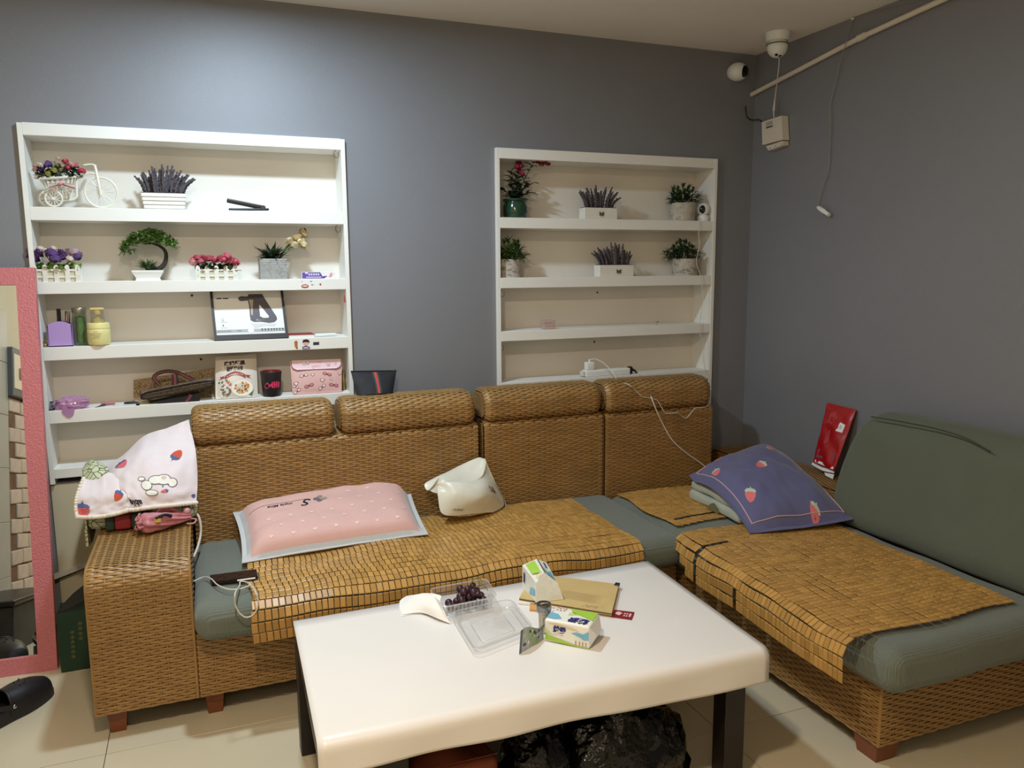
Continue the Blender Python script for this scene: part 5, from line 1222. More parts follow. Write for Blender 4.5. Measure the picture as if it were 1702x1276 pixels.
# clutch with piping and striped strap
t = thing('clutch_bag', 'black edged patterned clutch with a green and red strap lying on the fourth shelf', 'bag', V((aty(290, 665, 0.0).x, 0.02, zb)))
blk = M('black_leather', (24, 22, 24), 0.42, var=0.1, vscale=30)
A_, B_ = aty(236, 665, -0.005), aty(356, 641, -0.005); ax = B_-A_; L = ax.length; ax.normalize(); up = V((-ax.z, 0, ax.x)); Tm = Matrix.Identity(4)
for r in range(3): Tm[r][0], Tm[r][1], Tm[r][2], Tm[r][3] = ax[r], (0, 1, 0)[r], up[r], (A_+up*0.012)[r]
o = MB().rbox((0, -0.004, -0.014), (L, 0.07, 0.020), 0.014, 3, (6, 2, 1), T=Tm).build('clutch_body', M_voronoi('brown_monogram_cloth', (132, 112, 88), (84, 66, 48), 110, 0.12), t)
mb = MB()
for zz in (-0.012, 0.018): 
    e = [Tm @ V((L*i/12, -0.006+0.004*(abs(i-6)/6)**6, zz*(1-0.5*(abs(i-6)/6)**8))) for i in range(13)]; mb.tube(e, 0.0035, 6)
for xx in (0.0, L): mb.tube([Tm @ V((xx, 0.0, z)) for z in (-0.008, 0.003, 0.014)], 0.0035, 6)
mb.build('piping', blk, t); MB().tube([Tm @ V((L*i/10, -0.007, 0.006)) for i in range(11)], 0.0016, 5).build('zip', blk, t)
MB().rbox(aty(262, 676, -0.005)+V((0, 0, 0.0)), aty(334, 661, 0.05), 0.006, 2, 3).build('clutch_base', blk, t) if False else None
mb = MB(); bx0, bx1 = aty(256, 668, 0).x, aty(332, 668, 0).x; hexa([V((bx0, -0.006, zb)), V((bx1, -0.006, zb)), V((bx1, 0.06, zb)), V((bx0, 0.06, zb)), V((bx0-0.02, -0.006, zb+0.006)), V((bx1+0.004, -0.006, zb+0.034)), V((bx1, 0.06, zb+0.034)), V((bx0-0.02, 0.06, zb+0.006))]).build('clutch_underside', blk, t, False)
gr_, rd_ = M('strap_dark', (34, 30, 34), 0.6), M('strap_red', (138, 52, 58), 0.6)
def strap(path, w, nm='strap', side=V((0, 0, 1))):
    P_ = smooth_path(path, 5); mb = MB()
    for i in range(len(P_)-1):
        d = (P_[i+1]-P_[i]).normalized(); s = d.cross(V((0, 1, 0))).normalized()
        d2 = (P_[min(i+2, len(P_)-1)]-P_[i+1]); d2 = d2.normalized() if d2.length > 1e-6 else d; s2 = d2.cross(V((0, 1, 0))).normalized()
        for a, b, mi in ((-1, -0.35, 0), (-0.35, 0.35, 1), (0.35, 1, 0)):
            mb.add([P_[i]+s*w*a, P_[i]+s*w*b, P_[i+1]+s2*w*b, P_[i+1]+s2*w*a, P_[i]+s*w*a+V((0, 0.002, 0)), P_[i]+s*w*b+V((0, 0.002, 0)), P_[i+1]+s2*w*b+V((0, 0.002, 0)), P_[i+1]+s2*w*a+V((0, 0.002, 0))],
                   [(0, 1, 2, 3), (7, 6, 5, 4), (0, 4, 5, 1), (2, 6, 7, 3)], mi)
    return mb.build(nm, [gr_, rd_], t, False)
Q = pl(0.03); strap([Q(266, 640), Q(258, 632), Q(256, 626), Q(264, 620), Q(278, 617), Q(295, 619), Q(310, 626), Q(322, 632)], 0.0075); strap([Q(290, 622), Q(291, 632), Q(291, 642)], 0.012); Q = pl(-0.01); strap([Q(318, 656), Q(314, 662), Q(309, 668)], 0.010)
# nut soup packet
y = 0.01; q = [aty(*p, yy) for p, yy in (((358, 664.5), y-0.012), ((429, 662), y-0.012), ((426, 588), y+0.05), ((358, 593), y+0.05))]; q[0].z = q[1].z = zb+0.0015
t = thing('food_packet', 'pale plastic packet of nut soup powder with a picture of the dish', 'packet', (q[0]+q[1])/2)
cen = lambda u, v: q[0]*(1-u)*(1-v)+q[1]*u*(1-v)+q[2]*u*v+q[3]*(1-u)*v
nq = (q[1]-q[0]).cross(q[3]-q[0]).normalized(); face = lambda u, v, dz=0: cen(u, v)+nq*(0.014*(math.sin(PI*u)**0.5*math.sin(PI*v)**0.5 if 0 < u < 1 and 0 < v < 1 else 0)+dz)
mb = MB().grid(lambda u, v: face(u, v), 14, 14); mb.grid(lambda u, v: cen(1-u, v)-nq*0.012*(math.sin(PI*u)*math.sin(PI*v))**0.5 if 0 < u < 1 and 0 < v < 1 else cen(1-u, v), 10, 10)
o = mb.build('packet_body', M('packet_film', (214, 204, 194), 0.35, spec=0.6), t)
F_ = lambda dz: (lambda u, v, z=0: face(min(max(u, 0.01), 0.99), min(max(v, 0.01), 0.99), dz))
mb = MB(); mats = [M('cream_print', (236, 226, 206), 0.45), M('black_ink', (28, 24, 24), 0.5), M('ribbon_red', (150, 44, 46), 0.45), M('dish_orange', (206, 128, 66), 0.6), M('dish_gold', (232, 178, 104), 0.6), M('leaf_print', (78, 116, 74), 0.6), M('rose_print', (190, 104, 96), 0.6), M('plate_white', (240, 236, 226), 0.45), M('brown_print', (120, 84, 60), 0.6), M('cream_ink', (226, 200, 170), 0.5)]
mb.poly([(0.02, 0.02), (0.82, 0.02), (0.82, 0.4), (0.5, 0.5), (0.02, 0.42)], F_(0.0006), 0); mb.poly([(0.16, 0.66), (0.7, 0.66), (0.74, 0.86), (0.19, 0.86)], F_(0.0006), 0)
for s_, vv, uu in (('玫瑰坚果', 0.80, 0.46), ('藕粉羹', 0.67, 0.46)): put_text(mb, s_, 0.021, lambda x, y_, vv=vv, uu=uu: F_(0.0012)(uu+x*6.1, vv+y_*5.2), 1, 0.0012)
rb = [(0.22+0.5*i/10, 0.52+0.09*math.sin(PI*i/10)) for i in range(11)]; mb.poly(rb+[(u, v-0.085) for u, v in rb[::-1]][0:11], F_(0.0012), 2); mb.poly([(0.10, 0.50), (0.2, 0.52), (0.22, 0.47), (0.08, 0.43), (0.13, 0.47)], F_(0.001), 2); mb.poly([(0.72, 0.52), (0.84, 0.50), (0.80, 0.46), (0.86, 0.42), (0.74, 0.46)], F_(0.001), 2)
for i in range(8): u = 0.27+0.05*i; v = 0.475+0.09*math.sin(PI*(u-0.22)/0.5); mb.poly(el(u+0.015, v+0.0, 0.014, 0.014, 6), F_(0.0018), 9)
mb.poly(el(0.63, 0.22, 0.25, 0.19, 20), F_(0.0012), 7); rnd = random.Random(5)
for k in range(46):
    a, r = rnd.uniform(0, 6.28), rnd.uniform(0, 1)**0.5; u, v = 0.63+0.18*r*math.cos(a), 0.23+0.13*r*math.sin(a); n = 6; ph = rnd.uniform(0, 3)
    mb.poly([(u+0.035*math.cos(ph+2*PI*i/n)*rnd.uniform(0.5, 1), v+0.03*math.sin(ph+2*PI*i/n)*rnd.uniform(0.5, 1)) for i in range(n)], F_(0.0015+0.00003*k), rnd.choice([3, 3, 4, 4, 8, 0]))
for k in range(26):
    u, v = rnd.uniform(0.05, 0.36), rnd.uniform(0.05, 0.42); n = 6
    mb.poly([(u+0.045*math.cos(2*PI*i/n)*rnd.uniform(0.4, 1), v+0.035*math.sin(2*PI*i/n)*rnd.uniform(0.4, 1)) for i in range(n)], F_(0.0015+0.00003*k), rnd.choice([5, 5, 6, 7, 8, 3] if v < 0.3 else [3, 6, 5]))
mb.poly([(0.78, 0.06), (0.88, 0.14), (0.92, 0.2), (0.86, 0.04)], F_(0.0014), 5); mb.build('packet_print', mats, o)
# tumbler cup
y = 0.015; c = aty(452, 656, y); c.z = zb; r = (aty(469, 620, y).x-aty(433, 620, y).x)/2; h = aty(452, 616, y).z-zb; T_ = Matrix.Translation(c); t = thing('tumbler_cup', 'black tumbler cup with a red inside and pink band', 'cup', c)
o = MB().lathe([(r*0.78, 0), (r*0.82, 0.004), (r*0.96, h*0.86), (r*0.99, h*0.9), (r, h*0.98), (r*0.94, h), (r*0.92, h*0.9)], 28, T_, capt=False).build('cup_body', M('matte_black', (38, 34, 38), 0.5), t)
MB().lathe([(r*0.95, h*0.985), (r*0.93, h*1.004), (r*0.88, h*0.98), (r*0.8, h*0.3), (r*0.1, h*0.25)], 28, T_, capb=False).build('cup_lining', M('cherry_red', (170, 36, 56), 0.4), t)
mb = MB(); cw = lambda u, v, z=0: V((c.x+(r*(0.80+0.17*v)+0.0012)*math.sin(u), y-(r*(0.80+0.17*v)+0.0012)*math.cos(u), zb+h*v))
prt = [[(-0.9, 0.42), (-0.75, 0.50), (-0.6, 0.56), (-0.45, 0.60), (-0.3, 0.50), (-0.3, 0.42), (-0.45, 0.36), (-0.7, 0.34)], [(-0.3, 0.50), (-0.1, 0.52), (0.0, 0.60), (0.1, 0.60), (0.1, 0.36), (0.0, 0.36), (-0.1, 0.44), (-0.3, 0.42)], [(0.15, 0.36), (0.15, 0.62), (0.3, 0.62), (0.3, 0.36)], [(0.3, 0.53), (0.4, 0.56), (0.4, 0.62), (0.55, 0.62), (0.55, 0.36), (0.4, 0.36), (0.4, 0.44), (0.3, 0.46)], [(0.6, 0.38), (0.6, 0.6), (0.9, 0.58), (0.9, 0.36)]]
for p_ in prt: mb.poly(p_, cw)
mb.build('pink_print', M('hot_pink', (226, 60, 110), 0.5), o, False); mb = MB(); mb.poly(el(-0.68, 0.46, 0.06, 0.04, 8), lambda u, v, z: cw(u, v)+V((0, -0.0006, 0))); mb.build('print_eye', M('matte_black'), o, False)
# pink pouch
y = 0.0; q = [aty(*p, yy) for p, yy in (((487, 657), y-0.005), ((568, 653), y-0.005), ((568, 597), y+0.03), ((482, 600), y+0.03))]; q[0].z = q[1].z = zb+0.0015
t = thing('pink_pouch', 'pink flap pouch printed with hearts and bows, at the right end of the fourth shelf', 'pouch', (q[0]+q[1])/2); nq = (q[1]-q[0]).cross(q[3]-q[0]).normalized()
cen2 = lambda u, v: q[0]*(1-u)*(1-v)+q[1]*u*(1-v)+q[2]*u*v+q[3]*(1-u)*v
face2 = lambda u, v, dz=0: cen2(u, v)+nq*(0.012*(max(0, math.sin(PI*u))*max(0, math.sin(PI*min(v, 1))))**0.5+dz)
mb = MB().grid(lambda u, v: face2(u, v), 14, 10); mb.grid(lambda u, v: cen2(1-u, v)-nq*0.025*(max(0, math.sin(PI*u))*max(0, math.sin(PI*v)))**0.5, 12, 8); pkc = M('pouch_pink', (226, 180, 176), 0.5); o = mb.build('pouch_body', pkc, t)
flap = lambda u, v: face2(0.02+0.96*u, 0.70+0.31*v, 0.006)
mb = MB(); fl_pts = [(0.0, 1.0), (0.0, 0.45), (0.03, 0.2), (0.1, 0.04), (0.9, 0.04), (0.97, 0.2), (1.0, 0.45), (1.0, 1.0)]; mb.poly(fl_pts, lambda u, v, z: flap(u, v)-nq*(-z*0+0)*0+nq*z, thick=0.003); fo = mb.build('pouch_flap', M('pouch_flap_pink', (236, 202, 208), 0.45), t, False)
e_ = [flap(u, v) for u, v in fl_pts]; MB().tube(e_, 0.0016, 6).build('flap_piping', M('mauve_piping', (150, 96, 118), 0.6), t)
ol = M('maroon_line', (126, 72, 76), 0.6); pi_ = M('petal_print', (240, 222, 218), 0.6); ro_ = M('rose_print_pouch', (206, 132, 140), 0.6)
def heart(cx, cy, s, ang=0): 
    out = []
    for i in range(18):
        a = 2*PI*i/18; x = 16*math.sin(a)**3/16; yy = (13*math.cos(a)-5*math.cos(2*a)-2*math.cos(3*a)-math.cos(4*a))/16; out.append((cx+s*(x*math.cos(ang)-yy*math.sin(ang)), cy+s*(x*math.sin(ang)+yy*math.cos(ang))*1.4))
    return out
def prints(P, items, parent, nm):
    mb = MB()
    for kind, cx, cy, s, ang in items:
        if kind == 'heart': decal(mb, heart(cx, cy, s, ang), P, 0.0012, 0, c=(cx, cy)); decal(mb, heart(cx, cy, s*0.72, ang), P, 0.0018, 1, c=(cx, cy))
        else:
            for sg in (-1, 1):
                for sc_, mi, of in ((1, 0, 0.0012), (0.72, 2 if kind == 'bow2' else 1, 0.0018)):
                    c_ = (cx+sg*s*0.62*math.cos(ang), cy+sg*s*0.62*math.sin(ang)*1.4); decal(mb, [(c_[0]+sc_*(s*0.55*math.cos(a)*math.cos(ang)-s*0.42*math.sin(a)*math.sin(ang)), c_[1]+1.4*sc_*(s*0.55*math.cos(a)*math.sin(ang)+s*0.42*math.sin(a)*math.cos(ang))) for a in [2*PI*i/12 for i in range(12)]], P, of, mi)
            decal(mb, [(cx+s*0.2*math.cos(2*PI*i/8), cy+s*0.28*math.sin(2*PI*i/8)) for i in range(8)], P, 0.0022, 0)
    return mb.build(nm, [ol, pi_, ro_], parent, kind='stuff')
prints(lambda u, v: face2(u, v), [('bow', 0.24, 0.55, 0.075, 0.2), ('heart', 0.41, 0.56, 0.04, 0.1), ('bow2', 0.70, 0.56, 0.08, -0.3), ('heart', 0.95, 0.56, 0.035, 0), ('bow2', 0.33, 0.24, 0.085, 0.3), ('bow', 0.59, 0.18, 0.075, 0.7), ('heart', 0.60, 0.38, 0.05, 0), ('bow2', 0.83, 0.22, 0.085, -0.2), ('bow', 0.09, 0.10, 0.07, 0.6), ('heart', 0.08, 0.32, 0.05, 0.3), ('bow', 0.07, 0.22, 0.05, -0.4), ('heart', 0.78, 0.40, 0.03, 0.5)], o, 'pouch_print')
prints(lambda u, v: flap(u, v)+nq*0.0032, [('bow', 0.28, 0.72, 0.06, 0.3), ('heart', 0.73, 0.55, 0.045, 0.2), ('heart', 0.42, 0.36, 0.03, 0), ('bow', 0.88, 0.62, 0.035, 1.0), ('heart', 0.56, 0.85, 0.03, 0)], fo, 'flap_print')
gold = M('antique_gold', (150, 130, 78), 0.4, metal=0.6)
for k, (px, hgt, lab) in enumerate(((571.5, 0.085, 'slim gold capped tube beside the pink pouch, on its right'), (576, 0.07, 'short gold tube at the very end of the fourth shelf'))):
    c = aty(px, 650, 0.05+0.02*k); c.z = zb; t = thing('cosmetic_tube', lab, 'tube', c); MB().lathe([(0.006, 0), (0.0075, 0.003), (0.0075, hgt*0.6), (0.0065, hgt*0.62), (0.0065, hgt)], 14, Matrix.Translation(c)).build('tube_body', gold, t)
# loose things at the left of the fourth shelf
y = -0.005; t = thing('phone_case', 'small black plastic case tilted by the mirror on the fourth shelf', 'case', V((aty(83, 680, y).x, y, zb))); q = [aty(*p, yy) for p, yy in (((73, 683), -0.012), ((90, 682), -0.012), ((97, 667), 0.03), ((75, 668), 0.03))]; q[0].z = q[1].z = zb+0.001
quadslab(q, 0.012).build('case_shell', dark, t, False)
f = lambda u, v, z=0: q[0]*(1-u)*(1-v)+q[1]*u*(1-v)+q[2]*u*v+q[3]*(1-u)*v+V((0, -0.0008, 0.0004)); mb = MB(); mb.poly([(0.12, 0.12), (0.88, 0.12), (0.88, 0.85), (0.12, 0.85)], f); mb.build('case_window', M('smoky_grey', (84, 88, 92), 0.3), t, False)
c = aty(119, 678, -0.01); c.z = zb+0.022; pf = M_clear('lilac_film', (240, 208, 238), 0.14, 0.15, 0.38, (226, 184, 222))
mb = crumple((c.x, 0.005, zb+0.024), (0.055, 0.03, 0.024), 21, 0.35, 5, zb+0.001, 26, 16); mb.build('plastic_bag', pf, None, True, label='crumpled lilac plastic bag on the fourth shelf next to the black case', cat='bag', angle=30)
G = [[(104, 687), (114, 694), (122, 690)], [(103, 681), (114, 683), (124, 681)], [(106, 677), (114, 676), (122, 676)]]; MB().grid(ctrl([[aty(px, py, -0.024) for px, py in r] for r in G]), 8, 8, 0.0006).build('bag_corner', pf, bpy.data.objects['plastic_bag'])
y = -0.005; t = thing('folding_comb', 'small dusty pink handled blade on white paper on the fourth shelf', 'gadget', V((aty(178, 674, y).x, y, zb))); z1 = zb+0.004
hd = [aty(168, 672, 0.05), aty(190, 670, 0.05)]
MB().tube([V((p.x, 0.03, zb+0.010)) for p in (aty(168, 670, 0.03), aty(176, 670, 0.03), aty(191, 669, 0.03))], [0.006, 0.008, 0.007], 10).build('handle', M('dusty_pink_plastic', (178, 120, 124), 0.5), t)
hexa([V((aty(158, 678, -0.01).x, -0.012, zb+0.0015)), V((aty(176, 676, 0.02).x, 0.018, zb+0.0015)), V((aty(172, 674, 0.03).x, 0.03, zb+0.0015)), V((aty(160, 677, 0.0).x, -0.008, zb+0.0015))]+[V((aty(158, 678, -0.01).x, -0.012, zb+0.003)), V((aty(176, 676, 0.02).x, 0.018, zb+0.009)), V((aty(172, 674, 0.03).x, 0.03, zb+0.009)), V((aty(160, 677, 0.0).x, -0.008, zb+0.003))]).build('blade', M('dark_steel', (96, 90, 88), 0.35, metal=0.8), t, False)
MB().tube([V((aty(206, 668, 0.03).x, 0.03, zb+0.006)), V((aty(214, 668, 0.03).x, 0.03, zb+0.006)), V((aty(226, 667, 0.03).x, 0.03, zb+0.006)), V((aty(232, 667, 0.03).x, 0.03, zb+0.006))], [0.004, 0.0052, 0.0048, 0.0015], 10).build('ballpoint_pen', dark, None, True, label='short black pen lying on the fourth shelf left of the clutch bag', cat='pen')
for k, (a, b, lab) in enumerate(((160, 186, 'white paper slip under the pink handled blade'), (204, 232, 'pale blue paper slip under the black pen'), (226, 262, 'pale yellow paper slip sticking out under the clutch bag'))):
    MB().box((aty(a, 675, -0.01).x, -0.018, zb+0.0002), (aty(b, 673, -0.01).x, 0.03, zb+0.0012)).build('paper_slip', (paper, M('pale_blue_paper', (214, 222, 226), 0.8), M('pale_yellow_paper', (228, 218, 178), 0.8))[k], None, False, label=lab, cat='paper')

# ------------------------------------------------------------------ right unit
y = 0.045; zb = ZR[1]; rnd = random.Random(14); c = aty(856.5, 362, y); c.z = zb; T_ = Matrix.Translation(c); r = (aty(876, 345, y).x-aty(837, 345, y).x)/2; h = aty(856, 331, y).z-zb
t = thing('flower_vase', 'dark green glazed vase with crimson flowers on the top shelf of the right unit', 'vase', c)
MB().lathe([(r*0.84, 0), (r*0.9, h*0.04), (r*0.97, h*0.3), (r*0.97, h*0.6), (r*0.86, h*0.78), (r*0.84, h*0.84), (r*0.97, h*0.90), (r*1.0, h*0.95), (r*0.97, h), (r*0.84, h), (r*0.8, h*0.8)], 26, T_, capt=False).build('vase_body', M('bottle_green_glaze', (28, 64, 46), 0.14, spec=0.7), t)
mb = MB(); top = c+V((0, 0, h*0.9))
for px, py, n in ((886, 273, 7), (866, 270, 8), (845, 300, 8), (838, 318, 7), (884, 305, 8), (860, 290, 10), (850, 282, 8), (872, 312, 8), (878, 322, 7)):
    e = aty(px, py, y+rnd.uniform(-0.025, 0.02)); P_ = smooth_path([top, top.lerp(e, 0.5)+V((0, 0, 0.012)), e], 6); mb.tube(P_, 0.0016, 5)
    for k in range(n): p = P_[int(len(P_)*(0.35+0.6*k/n))]; mb.leaf(p, (rnd.choice((-1, 1))*rnd.uniform(0.4, 1), rnd.uniform(-0.6, 0.3), rnd.uniform(0.2, 1)), rnd.uniform(0.045, 0.07), 0.011, 0.45)
for k in range(44): a = rnd.uniform(0, 6.28); mb.leaf(top, (math.cos(a), 0.5*math.sin(a)-0.1, rnd.uniform(0.5, 1.6)), rnd.uniform(0.06, 0.11), 0.011, 0.5)
keep_in(mb).build('foliage', leafd, t, kind='stuff'); crim = M('crimson_flower', (132, 26, 56), 0.75, var=0.2, vscale=60)
roses(t, 'flower_head', [(aty(px, py, y-0.01+rnd.uniform(-0.02, 0.02)), rnd.uniform(0.7, 1)) for px, py in ((862, 270), (866, 277), (863, 285), (868, 288), (860, 277), (893, 269), (900, 272), (907, 270), (899, 266), (912, 272), (887, 268))], 0.019, crim, rnd)
y = 0.02; c = aty(1168, 366, y); c.z = zb; t = thing('security_camera', 'round white camera with a black face standing on the top right shelf', 'camera', c); wp = M('gloss_white_plastic'); r = 0.034
MB().lathe([(r*0.86, 0), (r*0.9, 0.004), (r*0.9, 0.024), (r*0.72, 0.032)], 24, Matrix.Translation(c)).build('base', wp, t)
hc = c+V((0, 0, 0.062)); o = MB().ball(hc, r, 24, 16).build('head', wp, t); d = (V(CAM)-hc).normalized(); d.x -= 0.15; d.normalize(); s_ = d.cross(V((0, 0, 1))).normalized(); u_ = s_.cross(d)
mb = MB(); n = 20; ring = lambda k: [hc+(d*math.cos(k*(1.0 if abs(math.sin(a)) < 2 else 1))+(s_*math.cos(a)*0.62+u_*math.sin(a))*math.sin(k)).normalized()*(r*1.012) for a in [2*PI*i/n for i in range(n)]]
mb.add([hc+d*r*1.012]+ring(0.35)+ring(0.68), [(0, 1+i, 1+(i+1) % n) for i in range(n)]+[(1+i, 1+n+i, 1+n+(i+1) % n, 1+(i+1) % n) for i in range(n)]); mb.build('lens_face', M('gloss_black', (10, 10, 12), 0.12), o)
mb = MB().ball(hc+d*r*0.93+u_*0.004, 0.006, 12, 8); mb.build('lens', M('lens_grey', (60, 62, 66), 0.15, metal=0.5), o)
wc = M('white_cable', (222, 214, 200), 0.5)
def cable(name, label, pts, r, mat_=None, k=6): return MB().tube(smooth_path(pts, k), r, 7).build(name, mat_ or wc, None, True, label=label, cat='cable')
cable('camera_cable', 'thin white cable hanging from the shelf camera down the right unit', [aty(1166, 362, 0.0), aty(1162, 368, -0.026), aty(1161.5, 388, -0.03), aty(1162, 410, -0.03), aty(1157.5, 435, -0.03), aty(1164, 456, -0.03), aty(1167, 475, -0.03), aty(1168.5, 500, -0.03), aty(1164, 530, -0.03), aty(1163.5, 555, -0.03), aty(1170, 572, -0.03), aty(1169, 595, -0.03), aty(1173, 615, -0.03), aty(1178, 632, -0.03)], 0.0016)
c = aty(911, 547, 0.02); zb = ZR[3]; c.z = zb; t = thing('clear_box', 'little clear plastic box on the third shelf of the right unit', 'box', c); cw_ = M_clear('clear_box_plastic', (250, 240, 240), 0.14, 0.08, 0.18, (236, 210, 210))
x0, x1 = aty(901.5, 547, 0.02).x, aty(921, 547, 0.02).x; MB().rbox((x0, 0.0, zb+0.0005), (x1, 0.045, zb+0.030), 0.006, 2, 1).build('box_base', cw_, t); MB().rbox((x0-0.001, -0.001, zb+0.031), (x1+0.001, 0.046, zb+0.046), 0.006, 2, 1).build('box_lid', cw_, t)
c = aty(1093, 541, 0.02); c.z = zb; t = thing('finger_ring', 'tiny silver ring alone on the third shelf of the right unit', 'ring', c); MB().tube([c+V((0.008*math.cos(a), 0, 0.009+0.008*math.sin(a))) for a in [2*PI*i/16 for i in range(16)]], 0.0014, 6, closed=True).build('band', M('silver', (190, 188, 186), 0.2, metal=1), t); MB().ball(c+V((0, 0, 0.018)), 0.0035, 8, 6).build('stone', M('smoky_stone', (120, 100, 96), 0.15), t)
# power strip on the lowest right shelf
y = 0.0; zb = ZR[4]; t = thing('power_strip', 'white power strip lying on the lowest shelf of the right unit', 'power strip', V((aty(1005, 632, y).x, y, zb))); x0, x1 = aty(972, 628, y).x, aty(1046, 622, y).x
MB().rbox((x0, y-0.012, zb+0.0005), (x1, y+0.038, zb+0.034), 0.006, 2, (4, 1, 1)).build('strip_body', wp, t); MB().rbox((x0-0.016, y-0.008, zb+0.004), (x0+0.002, y+0.03, zb+0.030), 0.004, 2, 1).build('end_cap', M('clear_end', (214, 212, 200), 0.3), t)
t = thing('usb_charger', 'small white charger cube plugged into the power strip', 'charger', aty(981, 616, y)); cx0, cx1 = aty(974.5, 615, y).x, aty(987, 615, y).x
MB().rbox((cx0, y-0.008, zb+0.0345), (cx1, y+0.026, zb+0.075), 0.004, 2, 1).build('charger_body', wp, t); pc = V(((cx0+cx1)/2, y+0.008, zb+0.075)); MB().tube([pc, pc+V((0, 0, 0.014))], 0.0045, 8).build('cable_plug', wp, t)
yh = YK-0.075
t = thing('black_plug', 'black power plug at the right end of the white power strip', 'plug', V((aty(1050, 624, y).x, y, zb))); p = V((x1+0.004, y+0.012, zb+0.018)); MB().rbox(p+V((-0.004, -0.016, -0.016)), p+V((0.016, 0.016, 0.022)), 0.007, 3, 1).build('plug_body', dark, t); MB().tube([p+V((0.012, 0, 0.008)), p+V((0.026, -0.012, 0.0)), p+V((0.034, -0.03, -0.012))], [0.008, 0.006, 0.004], 8).build('strain_relief', dark, t)
hy = YK-0.016; fh = YK-0.008
cable('charging_cable', 'thin white charging cable trailing over the right headrest', [pc+V((0, 0, 0.012)), aty(983, 597.5, y), aty(990, 596.5, y-0.02), aty(1003, 603, y-0.06), aty(1016, 616, -0.10), aty(1023, 627, -0.13), aty(1027, 634, -0.165), aty(1045, 639, hy-0.01), aty(1056, 648, hy-0.004), aty(1066, 658, hy-0.004), aty(1083, 662, hy-0.004), aty(1092, 665, hy-0.004), aty(1098, 674, hy-0.004), aty(1106, 686, hy-0.006), aty(1117, 686.5, hy-0.006), aty(1127, 686, hy-0.006), aty(1133, 691, fh), aty(1140, 695, fh), aty(1148, 687, fh), aty(1156, 678, hy-0.004), aty(1170, 677, hy-0.004), aty(1178, 671, hy+0.03), aty(1181, 650, hy+0.06)], 0.0019)
cable('power_cable', 'thick white power lead running from the black plug down behind the blue pillow', [p+V((0.034, -0.03, -0.012)), aty(1064, 628, -0.08), aty(1072, 636, -0.15), aty(1079, 650, -0.24), aty(1084, 664, hy-0.006), aty(1092, 684, hy-0.008), aty(1103, 707, fh-0.002), aty(1118, 732, fh-0.002), aty(1140, 752, fh-0.002), aty(1164, 769, fh-0.004), aty(1180, 782, fh-0.01)], 0.0033)
# black pouch on the headrest
t = thing('zip_pouch', 'black zip pouch with a green and red stripe standing on the sofa headrest', 'pouch', aty(622, 664, -0.10)); q = [aty(*p, yy) for p, yy in (((594, 668), -0.15), ((653, 662), -0.15), ((659, 616), -0.095), ((583, 617), -0.095))]; nq = (q[1]-q[0]).cross(q[3]-q[0]).normalized(); cz = lambda u, v: q[0]*(1-u)*(1-v)+q[1]*u*(1-v)+q[2]*u*v+q[3]*(1-u)*v
q[0].z = q[1].z = 0.957
fz = lambda u, v, dz=0: cz(u, v)+nq*(0.022*max(0, math.sin(PI*u))**0.5*max(0, math.cos(PI*0.5*v))**0.6+0.002*nz(V((u*6, v*5, 3)))+dz); mb = MB().grid(lambda u, v: fz(u, v), 14, 12); mb.grid(lambda u, v: cz(1-u, v)-nq*(0.02*max(0, math.sin(PI*u))**0.5*max(0, math.cos(PI*0.5*v))**0.6+0.001), 10, 10); mb.grid(lambda u, v: cz(u, 0)+nq*(0.02*(2*v-1)*math.sin(PI*u)**0.5 if 0 < u < 1 else 0), 10, 3); o = mb.build('pouch_body', M('black_nylon', (22, 22, 26), 0.7, bump=0.3, bscale=90), t)
MB().tube([cz(i/12, 1.0)+nq*0.002 for i in range(13)], 0.0022, 6).build('zip', M('dark_zip', (40, 40, 44), 0.4, metal=0.4), t)
mb = MB(); 
for k in range(10):
    v0, v1 = 0.02+0.092*k, 0.02+0.092*(k+1)
    for a, b, mi in ((-0.075, -0.03, 0), (-0.03, 0.03, 1), (0.03, 0.075, 0)):
        ce = lambda v: 0.60-0.09*v
        mb.add([fz(ce(v0)+a, v0, 0.0012), fz(ce(v0)+b, v0, 0.0012), fz(ce(v1)+b, v1, 0.0012), fz(ce(v1)+a, v1, 0.0012)], [(0, 1, 2, 3)], mi)
mb.build('stripe', [M('dark_green_webbing', (44, 62, 52), 0.7), M('red_webbing', (196, 62, 68), 0.7)], o); MB().tube([q[2]+V((-0.012, -0.002, 0.0)), q[2]+V((-0.009, -0.004, 0.008))], 0.003, 6).build('zip_pull', M('dull_brass'), t)

# ------------------------------------------------------------------ cushions and cloths
def puff(cs, up, dn, n=30, pinch=0.05, border=0.0, wr=0.004, seed=0, p=2.6, nrm=None, lift=None):
    """pillow through four corner points; returns top surface function and the mesh"""
    cs = [V(c) for c in cs]; N = (cs[1]-cs[0]).cross(cs[3]-cs[0]).normalized() if nrm is None else V(nrm).normalized()
    def base(u, v):
        a, b = 2*u-1, 2*v-1; k = 1-pinch*(1-b*b); l = 1-pinch*1.3*(1-a*a); a *= k; b *= l; u, v = (a+1)/2, (b+1)/2
        q = cs[0]*(1-u)*(1-v)+cs[1]*u*(1-v)+cs[2]*u*v+cs[3]*(1-u)*v
        return q+V((0, 0, lift(u, v))) if lift else q
    def prof(u, v):
        a, b = abs(2*u-1)/(1-border), abs(2*v-1)/(1-border)
        if a >= 1 or b >= 1: return 0
        return ((1-a**p)*(1-b**p))**0.55
    def top(u, v): h = prof(u, v); return base(u, v)+N*(up*h+0.0015+wr*(nz(V((u*5, v*5, seed)))+0.6*nz(V((u*11, v*9, seed+3))))*(0.3+h))
    def bot(u, v): h = prof(u, v); return base(u, v)-N*(dn*h+0.0015)
    return top, bot, N
